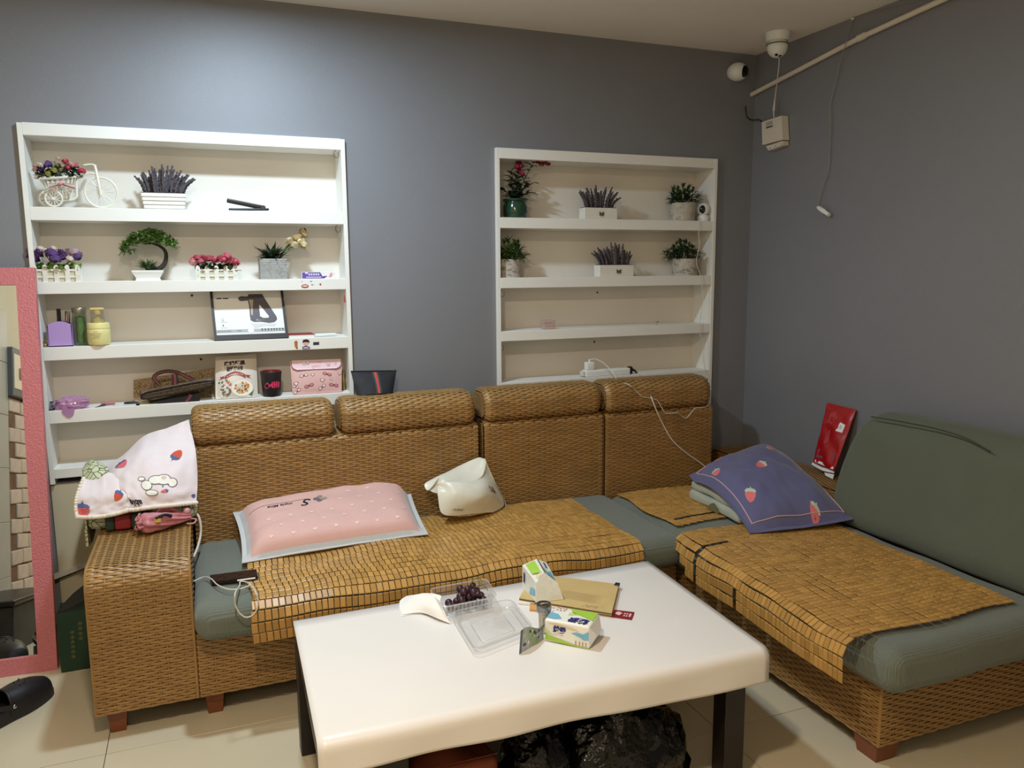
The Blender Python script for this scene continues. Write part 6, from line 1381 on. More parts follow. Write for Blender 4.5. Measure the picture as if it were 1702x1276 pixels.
def pillow(name, mats, parent, cs, up, dn, n=32, border=0.0, bordermat=None, **kw):
    top, bot, N = puff(cs, up, dn, border=border, **kw); mb = MB(); P = [[top(i/n, j/n) for j in range(n+1)] for i in range(n+1)]; Q = [[bot(i/n, j/n) for j in range(n+1)] for i in range(n+1)]
    vs = [p for r in P for p in r]+[p for r in Q for p in r]; o = (n+1)**2; ix = lambda i, j: i*(n+1)+j; mb.v = [tuple(p) for p in vs]
    for i in range(n):
        for j in range(n):
            m_ = 0
            if border:
                u, v = (i+0.5)/n, (j+0.5)/n; m_ = 1 if (abs(2*u-1) > 1-border or abs(2*v-1) > 1-border) else 0
            mb.f.append((ix(i, j), ix(i+1, j), ix(i+1, j+1), ix(i, j+1))); mb.m.append(m_); mb.f.append((o+ix(i, j), o+ix(i, j+1), o+ix(i+1, j+1), o+ix(i+1, j))); mb.m.append(m_)
    rim = [(i, 0) for i in range(n)]+[(n, j) for j in range(n)]+[(i, n) for i in range(n, 0, -1)]+[(0, j) for j in range(n, 0, -1)]
    for a, b in zip(rim, rim[1:]+rim[:1]): mb.f.append((o+ix(*a), o+ix(*b), ix(*b), ix(*a))); mb.m.append(1 if border else 0)
    return mb, top, N
def rows(mi_): pass
# pink pillow on the sofa seat
pc_ = [atz(402, 936, ZS+0.026), atz(712, 888, ZS+0.028), atz(678, 796, ZS+0.125), atz(386, 850, ZS+0.105)]
t = thing('pink_pillow', 'long dusty pink pillow with a pale grey border lying on the sofa mat', 'pillow', (pc_[0]+pc_[2])/2)
pkm = M_waves('pink_knit', (222, 178, 170), 70, 0.25, 0.002, 0.9, ('X', 'DIAGONAL'), sheen=0.3, var=0.02)
mb, ptop, N = pillow('p', None, t, pc_, 0.066, 0.05, n=44, border=0.08, pinch=0.035, wr=0.005, seed=4, p=8.0)
split = [(f, m_) for f, m_ in zip(mb.f, mb.m)]
mA = MB(); mA.v = mb.v; mA.f = [f for f, m_ in split if m_ == 0]; mA.m = [0]*len(mA.f); mB = MB(); mB.v = mb.v; mB.f = [f for f, m_ in split if m_ == 1]; mB.m = [0]*len(mB.f)
o = mA.build('pillow_case', pkm, t); mB.build('grey_border', M('pale_grey_binding', (196, 196, 196), 0.9, var=0.03), t, label='pale grey bound border')
mb = MB(); k = 0
for j in range(6):
    for i in range(7):
        u, v = 0.15+0.115*i+(0.057 if j % 2 else 0), 0.13+0.15*j
        if u > 0.9 or (0.5 < v < 0.8 and u < 0.5): continue
        hp_ = heart(u, v, 0.012, 0.3*(i % 3-1)); hp_ = [(a, v+(b-v)*1.3) for a, b in hp_]; decal(mb, hp_, ptop, 0.0012, 0, c=(u, v))
mb.build('heart_print', M('pale_heart_print', (234, 204, 194), 0.9), o, kind='stuff')
mb = MB(); dd = lambda a, b: ptop(a, b)+surf_n(ptop, a, b)*0.0014
put_text(mb, 'S', 0.10, lambda x, y_: dd(0.375-x*1.0, 0.64-y_*1.9), 0, 0.001, 0.4); put_text(mb, 'imple Mine', 0.036, lambda x, y_: dd(0.225-x*0.85, 0.66-y_*1.6), 0, 0.0006, 0.35)
mb.add([dd(0.06+0.028*i, 0.70+0.004*s_) for i in range(12) for s_ in (0, 1)], [(2*i, 2*i+2, 2*i+3, 2*i+1) for i in range(11)], 0)
for k, (u, v) in enumerate(((0.425, 0.68), (0.445, 0.71), (0.465, 0.65), (0.44, 0.63))): decal(mb, [(u+0.016*math.cos(2*PI*i/10)*(1 if k % 2 else 1.2), v+0.03*math.sin(2*PI*i/10)) for i in range(10)], ptop, 0.0014, 1+k % 3)
mb.build('embroidery', [M('navy_thread', (34, 30, 52), 0.8), M('teal_grey_thread', (98, 108, 112), 0.8), M('tan_thread', (170, 130, 110), 0.8), M('sage_thread', (150, 150, 134), 0.8)], o)
# blue pillow on a folded quilt
ZM = ZH+0.014
Q4 = [atz(1228, 872, ZM+0.001), atz(1400, 880, ZM+0.001), atz(1300, 800, ZM+0.001), atz(1143, 828, ZM+0.001)]
qz = M('grey_green_satin', (176, 182, 166), 0.45, sheen=0.3, var=0.06, vscale=12, bump=0.3, bscale=14, bdist=0.01)
qa, qb = Q4[3], Q4[0]; dxy = (qb-qa); dxy.z = 0; Lq = dxy.length; dxy.normalize(); px_ = V((-dxy.y, dxy.x, 0)) if V((-dxy.y, dxy.x, 0)).x > 0 else V((dxy.y, -dxy.x, 0)); Tm = Matrix.Identity(4)
if dxy.cross(px_).z < 0: pass
zq = dxy.cross(px_)
for r in range(3): Tm[r][0], Tm[r][1], Tm[r][2], Tm[r][3] = dxy[r], px_[r], (0, 0, 1)[r], qa[r]
t = thing('folded_quilt', 'folded grey green satin quilt under the blue strawberry pillow', 'quilt', (Q4[0]+Q4[2])/2)
mb = MB().rbox((0, 0.0, 0), (Lq, 0.36, 0.048), 0.02, 3, (8, 6, 1), lambda p, n: p+n*0.006*nz(p, 9), T=Tm); mb.rbox((0.004, 0.006, 0.047), (Lq*0.97, 0.36, 0.095), 0.022, 3, (8, 6, 1), lambda p, n: p+n*0.008*nz(p, 8), T=Tm)
if zq.z < 0: mb.f = [f[::-1] for f in mb.f]
o = mb.build('quilt_folds', qz, t)
mb = MB(); f = lambda u, v, z=0: Tm @ V((u, -0.002-z, v)); mb.poly([(Lq*0.42, 0.004), (Lq*0.66, 0.004), (Lq*0.63, 0.03), (Lq*0.56, 0.045), (Lq*0.48, 0.03)], lambda u, v, z: f(u, v, 0.004)); mb.build('quilt_print', M('olive_print', (112, 110, 76), 0.7), o, False)
def at_plane(px, py, z): return atz(px, py, z)
bp_ = [at_plane(1246, 886, ZM+0.008), at_plane(1421, 862, ZM+0.035), at_plane(1275, 735, ZM+0.20), at_plane(1145, 790, ZM+0.11)]
t = thing('blue_pillow', 'slate blue pillow with pink strawberries resting on the folded quilt', 'pillow', (bp_[0]+bp_[2])/2); t.location.z = ZM+0.1
blm = M('slate_blue_cotton', (98, 98, 138), 0.85, var=0.04, vscale=12, sheen=0.2, bump=0.15, bscale=120)
mb, btop, N = pillow('b', None, t, bp_, 0.10, 0.04, n=40, border=0.07, pinch=-0.03, wr=0.011, seed=9, p=2.8, lift=lambda u, v: 0.05*max(0, 1-u)**2*max(0, math.sin(PI*min(1, max(0, v*1.15))))**0.8); o = mb.build('pillow_case', [blm, blm], t)
ins = 0.115; pth = []
for a, b in ((ins/2, ins/2), (1-ins/2, ins/2), (1-ins/2, 1-ins/2), (ins/2, 1-ins/2), (ins/2, ins/2)):
    if pth: 
        for k in range(1, 17): pth.append((pth0[0]+(a-pth0[0])*k/16, pth0[1]+(b-pth0[1])*k/16))
    else: pth.append((a, b))
    pth0 = (a, b)
MB().tube([btop(*q)+N*0.001 for q in pth], 0.0022, 6).build('pink_piping', M('pale_pink_piping', (220, 176, 176), 0.8), o)
def strawberry(mb, P, u, v, s, ang, asp=1.0, m0=0, m1=1, flip=False):
    def R_(x, y_): return (u+s*(x*math.cos(ang)-y_*math.sin(ang)), v+s*asp*(x*math.sin(ang)+y_*math.cos(ang)))
    decal(mb, [R_(x, y_) for x, y_ in ((0, -1), (0.35, -0.75), (0.62, -0.2), (0.7, 0.3), (0.45, 0.62), (0, 0.7), (-0.45, 0.62), (-0.7, 0.3), (-0.62, -0.2), (-0.35, -0.75))], P, 0.0012, m0, flip)
    decal(mb, [R_(x, y_) for x, y_ in ((0, 0.35), (0.2, 0.45), (0.5, 0.28), (0.72, 0.5), (0.5, 0.8), (0.15, 0.9), (0.05, 1.25), (-0.08, 0.92), (-0.45, 0.85), (-0.75, 0.5), (-0.5, 0.3), (-0.2, 0.45))], P, 0.0018, m1, flip)
mb = MB()
for u, v, s, an in ((0.28, 0.90, 0.055, -1.2), (0.48, 0.53, 0.055, -1.35), (0.10, 0.66, 0.05, -0.4), (0.16, 0.24, 0.06, -0.6), (0.64, 0.06, 0.055, -0.9), (0.82, 0.78, 0.05, 2.0)): mb = MB(); strawberry(mb, btop, u, v, s, an, 1.1); mb.build('strawberry_print', [M('coral_pink_print', (226, 122, 124), 0.85), M('mint_print', (196, 210, 190), 0.85)], o)
# white plastic carrier bag on the sofa
t = thing('carrier_bag', 'open white plastic carrier bag slumped on the sofa mat against the backrest', 'bag', atz(770, 850, ZS+0.012))
wb = M('white_poly', (228, 224, 208), 0.35, spec=0.5, var=0.05, vscale=20, bump=0.3, bscale=30, bdist=0.004); yb_ = YK-0.03
G = [[(728, 824, -0.44), (733, 851, -0.46), (752, 857, -0.47), (790, 853, -0.46), (820, 851, -0.42)], [(727, 810, -0.42), (750, 830, -0.47), (785, 834, -0.48), (812, 828, -0.45), (838, 838, -0.36)], [(728, 807, -0.40), (752, 814, -0.46), (785, 818, -0.47), (808, 806, -0.43), (826, 810, -0.34)], [(727, 804, -0.40), (745, 801, -0.43), (775, 802, -0.44), (797, 796, -0.40), (815, 785, -0.33)], [(729, 794, -0.40), (752, 801, -0.42), (784, 801, -0.42), (802, 790, -0.38), (808, 768, -0.33)]]
fb_ = ctrl([[aty(*p[:2], p[2]) for p in r] for r in G]); o = MB().grid(fb_, 22, 20, 0.0012).build('front_panel', wb, t)
G = [[(729, 794, -0.40), (712, 815, -0.36), (706, 804, -0.33), (722, 795, -0.30)], [(752, 801, -0.40), (735, 796, -0.36), (732, 790, -0.32), (740, 786, -0.29)], [(784, 801, -0.40), (775, 790, -0.34), (768, 780, -0.31), (768, 772, -0.28)], [(802, 790, -0.37), (798, 780, -0.33), (794, 768, -0.30), (793, 761, -0.28)], [(808, 768, -0.33), (808, 766, -0.32), (806, 763, -0.30), (800, 761, -0.28)]]
MB().grid(ctrl([[aty(*p[:2], p[2]) for p in r] for r in G]), 18, 18, 0.0012).build('inner_panel', wb, t)
G = [[(808, 768, -0.33), (800, 761, -0.285)], [(822, 800, -0.345), (815, 790, -0.285)], [(841, 842, -0.36), (838, 838, -0.285)], [(820, 853, -0.42), (815, 850, -0.30)]]
MB().grid(ctrl([[aty(*p[:2], p[2]) for p in r] for r in G]), 8, 16, 0.0012).build('side_gusset', wb, t)
G = [[(706, 804, -0.33), (714, 815, -0.36), (727, 820, -0.40)], [(720, 796, -0.32), (724, 800, -0.36), (729, 797, -0.40)]]; MB().grid(ctrl([[aty(*p[:2], p[2]) for p in r] for r in G]), 8, 6, 0.0012).build('side_gusset', wb, t)
mb = MB(); ink = M('black_ink'); dd = lambda a, b: fb_(min(max(a, 0), 1), min(max(b, 0), 1))+V((0, -0.0016, 0.0004))
put_text(mb, 'S&', 0.10, lambda x, y_: dd(0.83+x*0.9, 0.42+y_*1.5), 0); put_text(mb, 'TANDO', 0.045, lambda x, y_: dd(0.45-x*1.0, 0.12-y_*1.0), 0); put_text(mb, 'tiny print', 0.03, lambda x, y_: dd(0.62+x, 0.50+y_*1.4), 0) if False else None
mb.build('bag_print', ink, o, False)
# cover of the armrest pile: patterned quilts, striped strap, white strawberry blanket
t = thing('patterned_quilt', 'pale green giraffe patterned quilt folded on the sofa arm under the white blanket', 'quilt', V((-0.68, -0.26, 0.56)))
gp_ = M_voronoi('giraffe_print_cloth', (202, 206, 172), (92, 92, 66), 42, 0.075)
x1_ = aty(328, 850, -0.38).x
MB().rbox((AX0-0.045, -0.40, 0.5625), (x1_, -0.03, 0.625), 0.028, 4, (10, 6, 2), lambda p, n: p+n*0.008*nz(p, 12)).build('quilt_fold', gp_, t); MB().rbox((AX0-0.03, -0.385, 0.615), (x1_-0.01, -0.04, 0.69), 0.03, 4, (10, 6, 2), lambda p, n: p+n*0.010*nz(p, 11)).build('quilt_fold', gp_, t)
G = [[(126, 858, -0.385), (150, 866, -0.40), (178, 872, -0.40)], [(127, 880, -0.38), (150, 884, -0.39), (176, 876, -0.395)], [(132, 885, -0.36), (150, 892, -0.365), (170, 880, -0.37)]]
G = [[V((AX0-0.06, y_, z_)) for y_ in (-0.40, -0.25, -0.06)] for z_ in (0.64, 0.57, 0.50)]
MB().grid(ctrl([[p+V((-0.012*math.sin(3*p.y), 0, 0.02*math.sin(9*p.y))) for p in r] for r in G]), 12, 10, 0.008).build('hanging_edge', gp_, t)
G = [[(135, 800, -0.26), (155, 800, -0.30), (180, 798, -0.30)], [(136, 782, -0.22), (155, 776, -0.25), (180, 780, -0.25)], [(142, 770, -0.16), (155, 764, -0.18), (172, 770, -0.18)]]
MB().grid(ctrl([[aty(*p[:2], p[2]) for p in r] for r in G]), 12, 12, 0.02).build('quilt_corner', gp_, t)
t = thing('webbing_strap', 'dark green and red striped webbing bag side under the white blanket on the sofa arm', 'bag', aty(210, 862, -0.41)); z0 = 0.5635
for (a, b, mt_) in ((174, 190, M('dark_green_webbing')), (190, 218, M('crimson_webbing', (150, 42, 50), 0.6)), (218, 252, M('dark_green_webbing'))):
    xa, xb = aty(a, 865, -0.42).x, aty(b, 865, -0.42).x; MB().rbox((xa, -0.425, z0), (xb, -0.35, z0+0.055), 0.008, 2, 2).build('webbing_band', mt_, t)
blanket = M('white_strawberry_cloth', (232, 218, 220), 0.9, sheen=0.2, bump=0.25, bscale=20, bdist=0.006, var=0.02)
G1 = [[(172, 775, -0.14), (203, 757, -0.14), (240, 724, -0.16), (278, 711, -0.18), (313, 697, -0.20)], [(176, 790, -0.24), (192, 775, -0.27), (236, 750, -0.29), (285, 742, -0.30), (324, 742, -0.29)], [(178, 800, -0.30), (196, 792, -0.36), (232, 785, -0.39), (282, 782, -0.40), (328, 780, -0.35)], [(192, 812, -0.37), (205, 815, -0.42), (236, 818, -0.45), (283, 816, -0.45), (328, 812, -0.40)], [(204, 846, -0.44), (222, 846, -0.455), (248, 842, -0.465), (288, 838, -0.46), (326, 834, -0.42)]]
S1 = ctrl([[aty(*p[:2], p[2]) for p in r] for r in G1]); wr_ = lambda u, v: V((0, -1, 0.3))*(0.010*nz(V((u*5, v*4, 8)))+0.007*nz(V((u*13, v*8, 2)))); S1w = lambda u, v: S1(u, v)+wr_(u, v)
G2 = [[(140, 795, -0.30), (160, 797, -0.33), (182, 785, -0.33), (206, 800, -0.37)], [(130, 820, -0.38), (158, 824, -0.41), (184, 820, -0.42), (212, 820, -0.44)], [(127, 842, -0.40), (155, 845, -0.43), (184, 842, -0.44), (214, 838, -0.455)], [(129, 858, -0.41), (155, 858, -0.44), (186, 854, -0.45), (216, 846, -0.46)]]
S2 = ctrl([[aty(*p[:2], p[2]) for p in r] for r in G2]); S2w = lambda u, v: S2(u, v)+wr_(u+2, v)*0.7
t = thing('white_blanket', 'white blanket with strawberries and a scalloped edge heaped on the sofa arm', 'blanket', V((-0.62, -0.35, 0.7)))
mb = MB().grid(lambda u, v: S1w(u, 1-v), 34, 30, 0.012); o = mb.build('blanket_fold', blanket, t); o2 = MB().grid(lambda u, v: S2w(u, 1-v), 22, 18, 0.010).build('blanket_flap', blanket, t)
ed = [S2w(i/26, 1.0) for i in range(27)]+[S1w(0.12+0.88*i/34, 1.0) for i in range(35)]; mb = MB()
for i, p in enumerate(ed): mb.ball(p+V((0, -0.004, -0.002)), (0.0085, 0.007, 0.008), 8, 5)
for i in range(16): mb.ball(S2w(0.0, i/16)+V((-0.002, -0.002, 0)), (0.007, 0.007, 0.008), 8, 5)
mb.build('scalloped_trim', M('cream_trim', (238, 228, 214), 0.85), t)
SP = [M('salmon_print', (222, 110, 112), 0.85), M('dusk_blue_print', (86, 100, 150), 0.85), M('orange_red_print', (206, 84, 58), 0.85)]
for P_, par, args in ((S1w, o, (0.32, 0.30, 0.085, 0.35, -0.85, 0, 1)), (S1w, o, (0.80, 0.34, 0.066, 2.6, -0.85, 2, 1)), (S1w, o, (0.95, 0.86, 0.035, 0.3, -1, 1, 1)), (S2w, o2, (0.15, 0.76, 0.19, 0.1, -1.2, 0, 1)), (S2w, o2, (0.80, 0.40, 0.11, -0.4, -1.2, 2, 1))):
    mb = MB(); strawberry(mb, P_, *args, True); mb.build('strawberry_print', SP, par)
mb = MB()
def blob(cx, cy, rx, ry, of, mi, n=14, P=S1w): decal(mb, [(cx+rx*math.cos(2*PI*i/n), cy+ry*math.sin(2*PI*i/n)) for i in range(n)], P, of, mi, True)
pup = ((0.555, 0.66, 0.045, 0.055), (0.635, 0.60, 0.055, 0.045), (0.70, 0.60, 0.058, 0.055), (0.77, 0.64, 0.035, 0.05), (0.59, 0.76, 0.05, 0.035), (0.515, 0.58, 0.03, 0.02))
for e_ in pup: blob(e_[0], e_[1], e_[2]+0.008, e_[3]+0.010, 0.0014, 0)
for e_ in pup: blob(*e_, 0.0019, 1)
blob(0.70, 0.575, 0.022, 0.02, 0.0024, 2); blob(0.735, 0.66, 0.007, 0.009, 0.0026, 0, 8); blob(0.69, 0.68, 0.007, 0.009, 0.0026, 0, 8)
strawberry(mb, S1w, 0.70, 0.745, 0.034, -1.3, -1.0, 3, 4, True); mb.build('puppy_print', [M('grey_outline', (120, 112, 116), 0.85), M('cream_white_print', (244, 240, 230), 0.85), M('peach_print', (224, 200, 190), 0.85), M('salmon_print'), M('dusk_blue_print')], o)
mb = MB(); dd = lambda a, b: S1w(min(max(a, 0), 1), min(max(b, 0), 1))+V((0, -0.0022, 0.001)); put_text(mb, 'able', 0.13, lambda x, y_: dd(0.36-x*0.9, 0.90+y_*0.95), 0, 0.004, 0.2); mb.build('word_print', M('navy_thread'), o, False)
# pink folded umbrella-cloth
t = thing('folded_umbrella', 'crumpled dusty pink folded umbrella on the front of the sofa arm', 'umbrella', aty(270, 880, -0.48)); um = M('dusty_pink_nylon', (196, 122, 130), 0.45, sheen=0.2, var=0.06, vscale=20)
A_, B_ = V((aty(228, 868, -0.48).x+0.012, -0.50, 0.60)), V((aty(316, 862, -0.45).x, -0.44, 0.592)); ax = (B_-A_).normalized(); sd = ax.cross(V((0, 0, 1))).normalized(); upv = sd.cross(ax); nU, nV = 22, 44; Lu = (B_-A_).length
def umb(u, v):
    a = 2*PI*v; R_ = (0.020 if u <= 0 else 0.040*(1-0.70*u**1.2)*min(1, 0.5+u*9)); R_ *= 1+0.22*math.sin(7*a+9*u)*(0.4+u)+0.12*nz(V((math.cos(a)*2, math.sin(a)*2, u*6))); p = A_+ax*(Lu*u)+(sd*math.cos(a)+upv*math.sin(a)*0.9)*R_; p.z = max(p.z, 0.5635); return p
mb = MB().grid(umb, nU, nV); mb.build('umbrella_cloth', um, t, angle=70)
mb = MB(); rnd = random.Random(8)
for k in range(26):
    a, r = rnd.uniform(0, 6.28), rnd.uniform(0, 0.032); c_ = A_-ax*rnd.uniform(0.0, 0.008)+sd*r*math.cos(a)+upv*r*math.sin(a)*0.9; c_.z = max(c_.z, 0.572); mb.tube(smooth_path([c_+sd*rnd.uniform(-0.012, 0.012)+upv*rnd.uniform(-0.012, 0.012), c_-ax*0.006, c_+sd*rnd.uniform(-0.012, 0.012)+upv*rnd.uniform(-0.012, 0.012)], 4), 0.0042, 6)
mb.build('gathered_folds', um, t); G = [[A_+ax*0.05+upv*0.03, A_+ax*0.09+upv*0.055, A_+ax*0.15+upv*0.012], [A_+ax*0.045+upv*0.022-sd*0.02, A_+ax*0.10+upv*0.03-sd*0.018, A_+ax*0.16+upv*0.006-sd*0.012]]; MB().grid(ctrl(G), 10, 5, 0.001).build('loose_flap', um, t)
MB().box((-0.011, -0.0015, -0.007), (0.011, 0.0015, 0.007), T=Matrix.Translation(A_+ax*0.062+V((0, -0.040, 0.014)))).build('yellow_tag', M('yellow_tag', (214, 180, 76), 0.5), t, False); MB().ball(B_+V((-0.01, 0.0, 0.02)), 0.014, 12, 8).build('handle', M('pink_handle', (204, 146, 146), 0.4), t); MB().tube(smooth_path([A_+ax*0.055+V((0, -0.036, 0.022)), A_+ax*0.085+V((0, -0.036, 0.03)), A_+ax*0.11+V((0, -0.03, 0.02))], 4), 0.006, 6).build('wrist_strap', M('black_nylon'), t)
MB().tube(smooth_path([B_+V((-0.005, 0, -0.01)), B_+V((0.02, -0.01, -0.012)), B_+V((0.012, -0.025, -0.022)), B_+V((-0.012, -0.02, -0.022))], 5), 0.003, 6).build('cord_loop', M('pink_handle'), t)
cable('mains_cable', 'thick white cable hanging between the sofa arm and the seat', [aty(323, 850, -0.36), aty(330, 858, -0.37), aty(333.5, 872, -0.38), aty(333.5, 888, -0.39), aty(330, 904, -0.42), aty(325, 918, -0.46), aty(321, 926, -0.48)], 0.0045)
# phone charging on the seat
ph = [atz(352, 972, ZS+0.008), atz(429, 961, ZS+0.016), atz(426, 949, ZS+0.018), atz(349, 959, ZS+0.010)]; t = thing('mobile_phone', 'dark phone lying on the front left of the sofa mat', 'phone', (ph[0]+ph[2])/2); hexa(ph+[p+V((0, 0, 0.008)) for p in ph]).build('phone_body', M('phone_black', (30, 26, 28), 0.2), t, False); ph2 = [p+V((0, 0, 0.0086)) for p in ph]; c = sum(ph2, V((0, 0, 0)))/4; MB().add([c+(p-c)*0.94 for p in ph2], [(0, 1, 2, 3)]).build('screen', M('glass_black', (36, 24, 24), 0.06), t, False)
MB().tube([ph[0].lerp(ph[1], 0.55)+V((0, -0.003, 0.004)), ph[0].lerp(ph[1], 0.94)+V((0, -0.003, 0.004))], 0.003, 6).build('plug_end', wp, t)
zz = ZS+0.02; cable('phone_cable', 'white phone cable looping over the front edge of the sofa seat', [atz(322, 966, ZS+0.004), atz(338, 959, ZS+0.008), atz(350, 961, zz), atz(362, 972, zz), atz(380, 979, zz), atz(400, 978, zz), atz(415, 972, zz), atz(412, 968, zz), atz(400, 966, zz), atz(398, 974, zz), aty(391, 985, -0.985), aty(391, 1003, -0.992), aty(397, 1017, -0.992), aty(408, 1025.5, -0.992), aty(420, 1022, -0.992), aty(428, 1010, -0.992), aty(428.5, 995, -0.99), aty(424, 982, -0.97), atz(416, 971, zz)], 0.0022)
# red sachet by the wall
q = [atx(*p, xx) for p, xx in (((1351, 768), 2.225), ((1386, 783), 2.22), ((1423, 681), 2.318), ((1375, 669), 2.318))]; t = thing('red_packet', 'shiny red plastic packet leaning on the right wall beside the green cushion', 'packet', (q[0]+q[1])/2); nq = (q[1]-q[0]).cross(q[3]-q[0]).normalized()
if nq.x > 0: nq = -nq
cz2 = lambda u, v: q[0]*(1-u)*(1-v)+q[1]*u*(1-v)+q[2]*u*v+q[3]*(1-u)*v; rf = lambda u, v, dz=0: cz2(u, v)+nq*(0.014*max(0, math.sin(PI*u)*math.sin(PI*v))**0.5+0.004*nz(V((u*4, v*7, 6)))+0.003*math.sin(u*9+v*14)*math.sin(PI*u)+dz)
mb = MB().grid(lambda u, v: rf(u, v), 20, 26); mb.grid(lambda u, v: cz2(1-u, v)-nq*0.004, 6, 6); o = mb.build('packet_body', M('red_film', (172, 20, 28), 0.22, spec=0.7, var=0.08, vscale=14), t); mb = MB()
for pts, mi in (([(0.66, 0.60), (0.86, 0.60), (0.88, 0.73), (0.68, 0.75)], 0), ([(0.1, 0.02), (0.95, 0.02), (0.95, 0.06), (0.1, 0.06)], 0), ([(0.12, 0.1), (0.88, 0.16), (0.85, 0.26), (0.15, 0.24)], 1), ([(0.25, 0.70), (0.45, 0.68), (0.55, 0.80), (0.4, 0.9), (0.28, 0.84)], 2), ([(0.35, 0.35), (0.5, 0.4), (0.48, 0.6), (0.36, 0.56)], 2)): mb.poly(pts, lambda u, v, z: rf(u, v, 0.0015), mi)
put_text(mb, '茶', 0.10, lambda x, y_: rf(0.77+x, 0.675+y_*0.7, 0.0024), 1); mb.build('packet_print', [M('white_ink'), M('dim_grey_print', (120, 86, 96), 0.4), M('dull_rose_print', (178, 62, 66), 0.35)], o)
G = [[atx(1349, 772, 2.225), atx(1368, 782, 2.22), atx(1386, 786, 2.225)], [atx(1350, 768, 2.228), atx(1368, 777, 2.225), atx(1387, 780, 2.23)]]; MB().grid(ctrl(G), 8, 3, 0.003).build('white_rim', wp, t); MB().grid(ctrl([[atx(1372, 790, 2.22), atx(1384, 796, 2.22)], [atx(1370, 785, 2.225), atx(1386, 788, 2.225)]]), 4, 3, 0.003).build('white_tail', wp, t)

# ------------------------------------------------------------------ left corner: mirror, clogs, green bag
mth = math.radians(-4.0); me_ = V((math.cos(mth), math.sin(mth), 0)); mo = V((-1.03, -0.279, 0)); tilt = math.radians(7.6); mn = V((math.sin(mth), -math.cos(mth), 0)); mu = V((0, 0, 1))*math.cos(tilt)-mn*math.sin(tilt); MW, MH, fw, mt = 0.50, 1.532, 0.064, 0.028
mN = me_.cross(mu); fm = lambda x, y_, z=0: mo-me_*MW+me_*x+mu*y_+mN*z
t = thing('standing_mirror', 'tall mirror in a glittery pink frame leaning on the wall at the left', 'mirror', mo-me_*MW/2)
pf_ = M('glitter_pink_vinyl', (208, 120, 126), 0.38, spec=0.7, var=0.10, vscale=160, bump=0.8, bscale=130, bdist=0.004)
def mbar(x0, x1, y0, y1, nm='frame_rail'):
    vs = [fm(x, y_, z) for z in (-mt, 0.0) for x, y_ in ((x0, y0), (x1, y0), (x1, y1), (x0, y1))]; c_ = [fm(x0+(0.004 if False else 0), y0, 0)]
    return MB().add(vs, [(3, 2, 1, 0), (4, 5, 6, 7)]+[(i, (i+1) % 4, 4+(i+1) % 4, 4+i) for i in range(4)]).build(nm, pf_, t, False)
mbar(0, fw, 0, MH, 'frame_stile'); mbar(MW-fw, MW, 0, MH, 'frame_stile'); mbar(fw, MW-fw, 0, fw); mbar(fw, MW-fw, MH-fw, MH)
MB().add([fm(fw-0.004, fw-0.004, -0.010), fm(MW-fw+0.004, fw-0.004, -0.010), fm(MW-fw+0.004, MH-fw+0.004, -0.010), fm(fw-0.004, MH-fw+0.004, -0.010)], [(0, 1, 2, 3)]).build('mirror_glass', M('mirror_silver', (238, 240, 236), 0.015, metal=1.0), t, False, label='silvered mirror glass')
MB().add([fm(0.004, 0.004, -mt-0.001), fm(MW-0.004, 0.004, -mt-0.001), fm(MW-0.004, MH-0.004, -mt-0.001), fm(0.004, MH-0.004, -mt-0.001)], [(3, 2, 1, 0)]).build('back_sheet', M('brown_hardboard', (110, 84, 60), 0.9), t, False)
# things seen only in the mirror: framed panel and dark box by the left wall
t = thing('framed_panel', 'grey framed white panel on the left wall, seen only in the mirror', 'picture', V((XL+0.01, -1.95, 1.36)))
MB().box((XL+0.001, -2.4, 1.225), (XL+0.03, -1.49, 1.49), 0.003).build('panel_frame', M('slate_frame', (104, 104, 104), 0.5), t, False); MB().box((XL+0.028, -2.38, 1.265), (XL+0.034, -1.505, 1.455), 0.002).build('panel_sheet', M('panel_cream', (226, 212, 184), 0.6), t, False); MB().rbox((XL+0.033, -2.3, 1.325), (XL+0.045, -1.57, 1.385), 0.006, 2, 2).build('panel_bar', M('panel_brown', (176, 140, 116), 0.6), t)
t = thing('storage_bin', 'dark scuffed bin by the left wall, seen only in the mirror', 'bin', V((XL+0.14, -1.05, 0)))
MB().rbox((XL+0.012, -1.35, 0.0), (XL+0.26, -0.78, 0.20), 0.012, 2, 3).build('bin_body', M('scuffed_black', (44, 42, 42), 0.5, var=0.5, vscale=14), t); MB().rbox((XL+0.010, -1.36, 0.20), (XL+0.27, -0.77, 0.225), 0.008, 2, 2).build('bin_lid', dark, t)
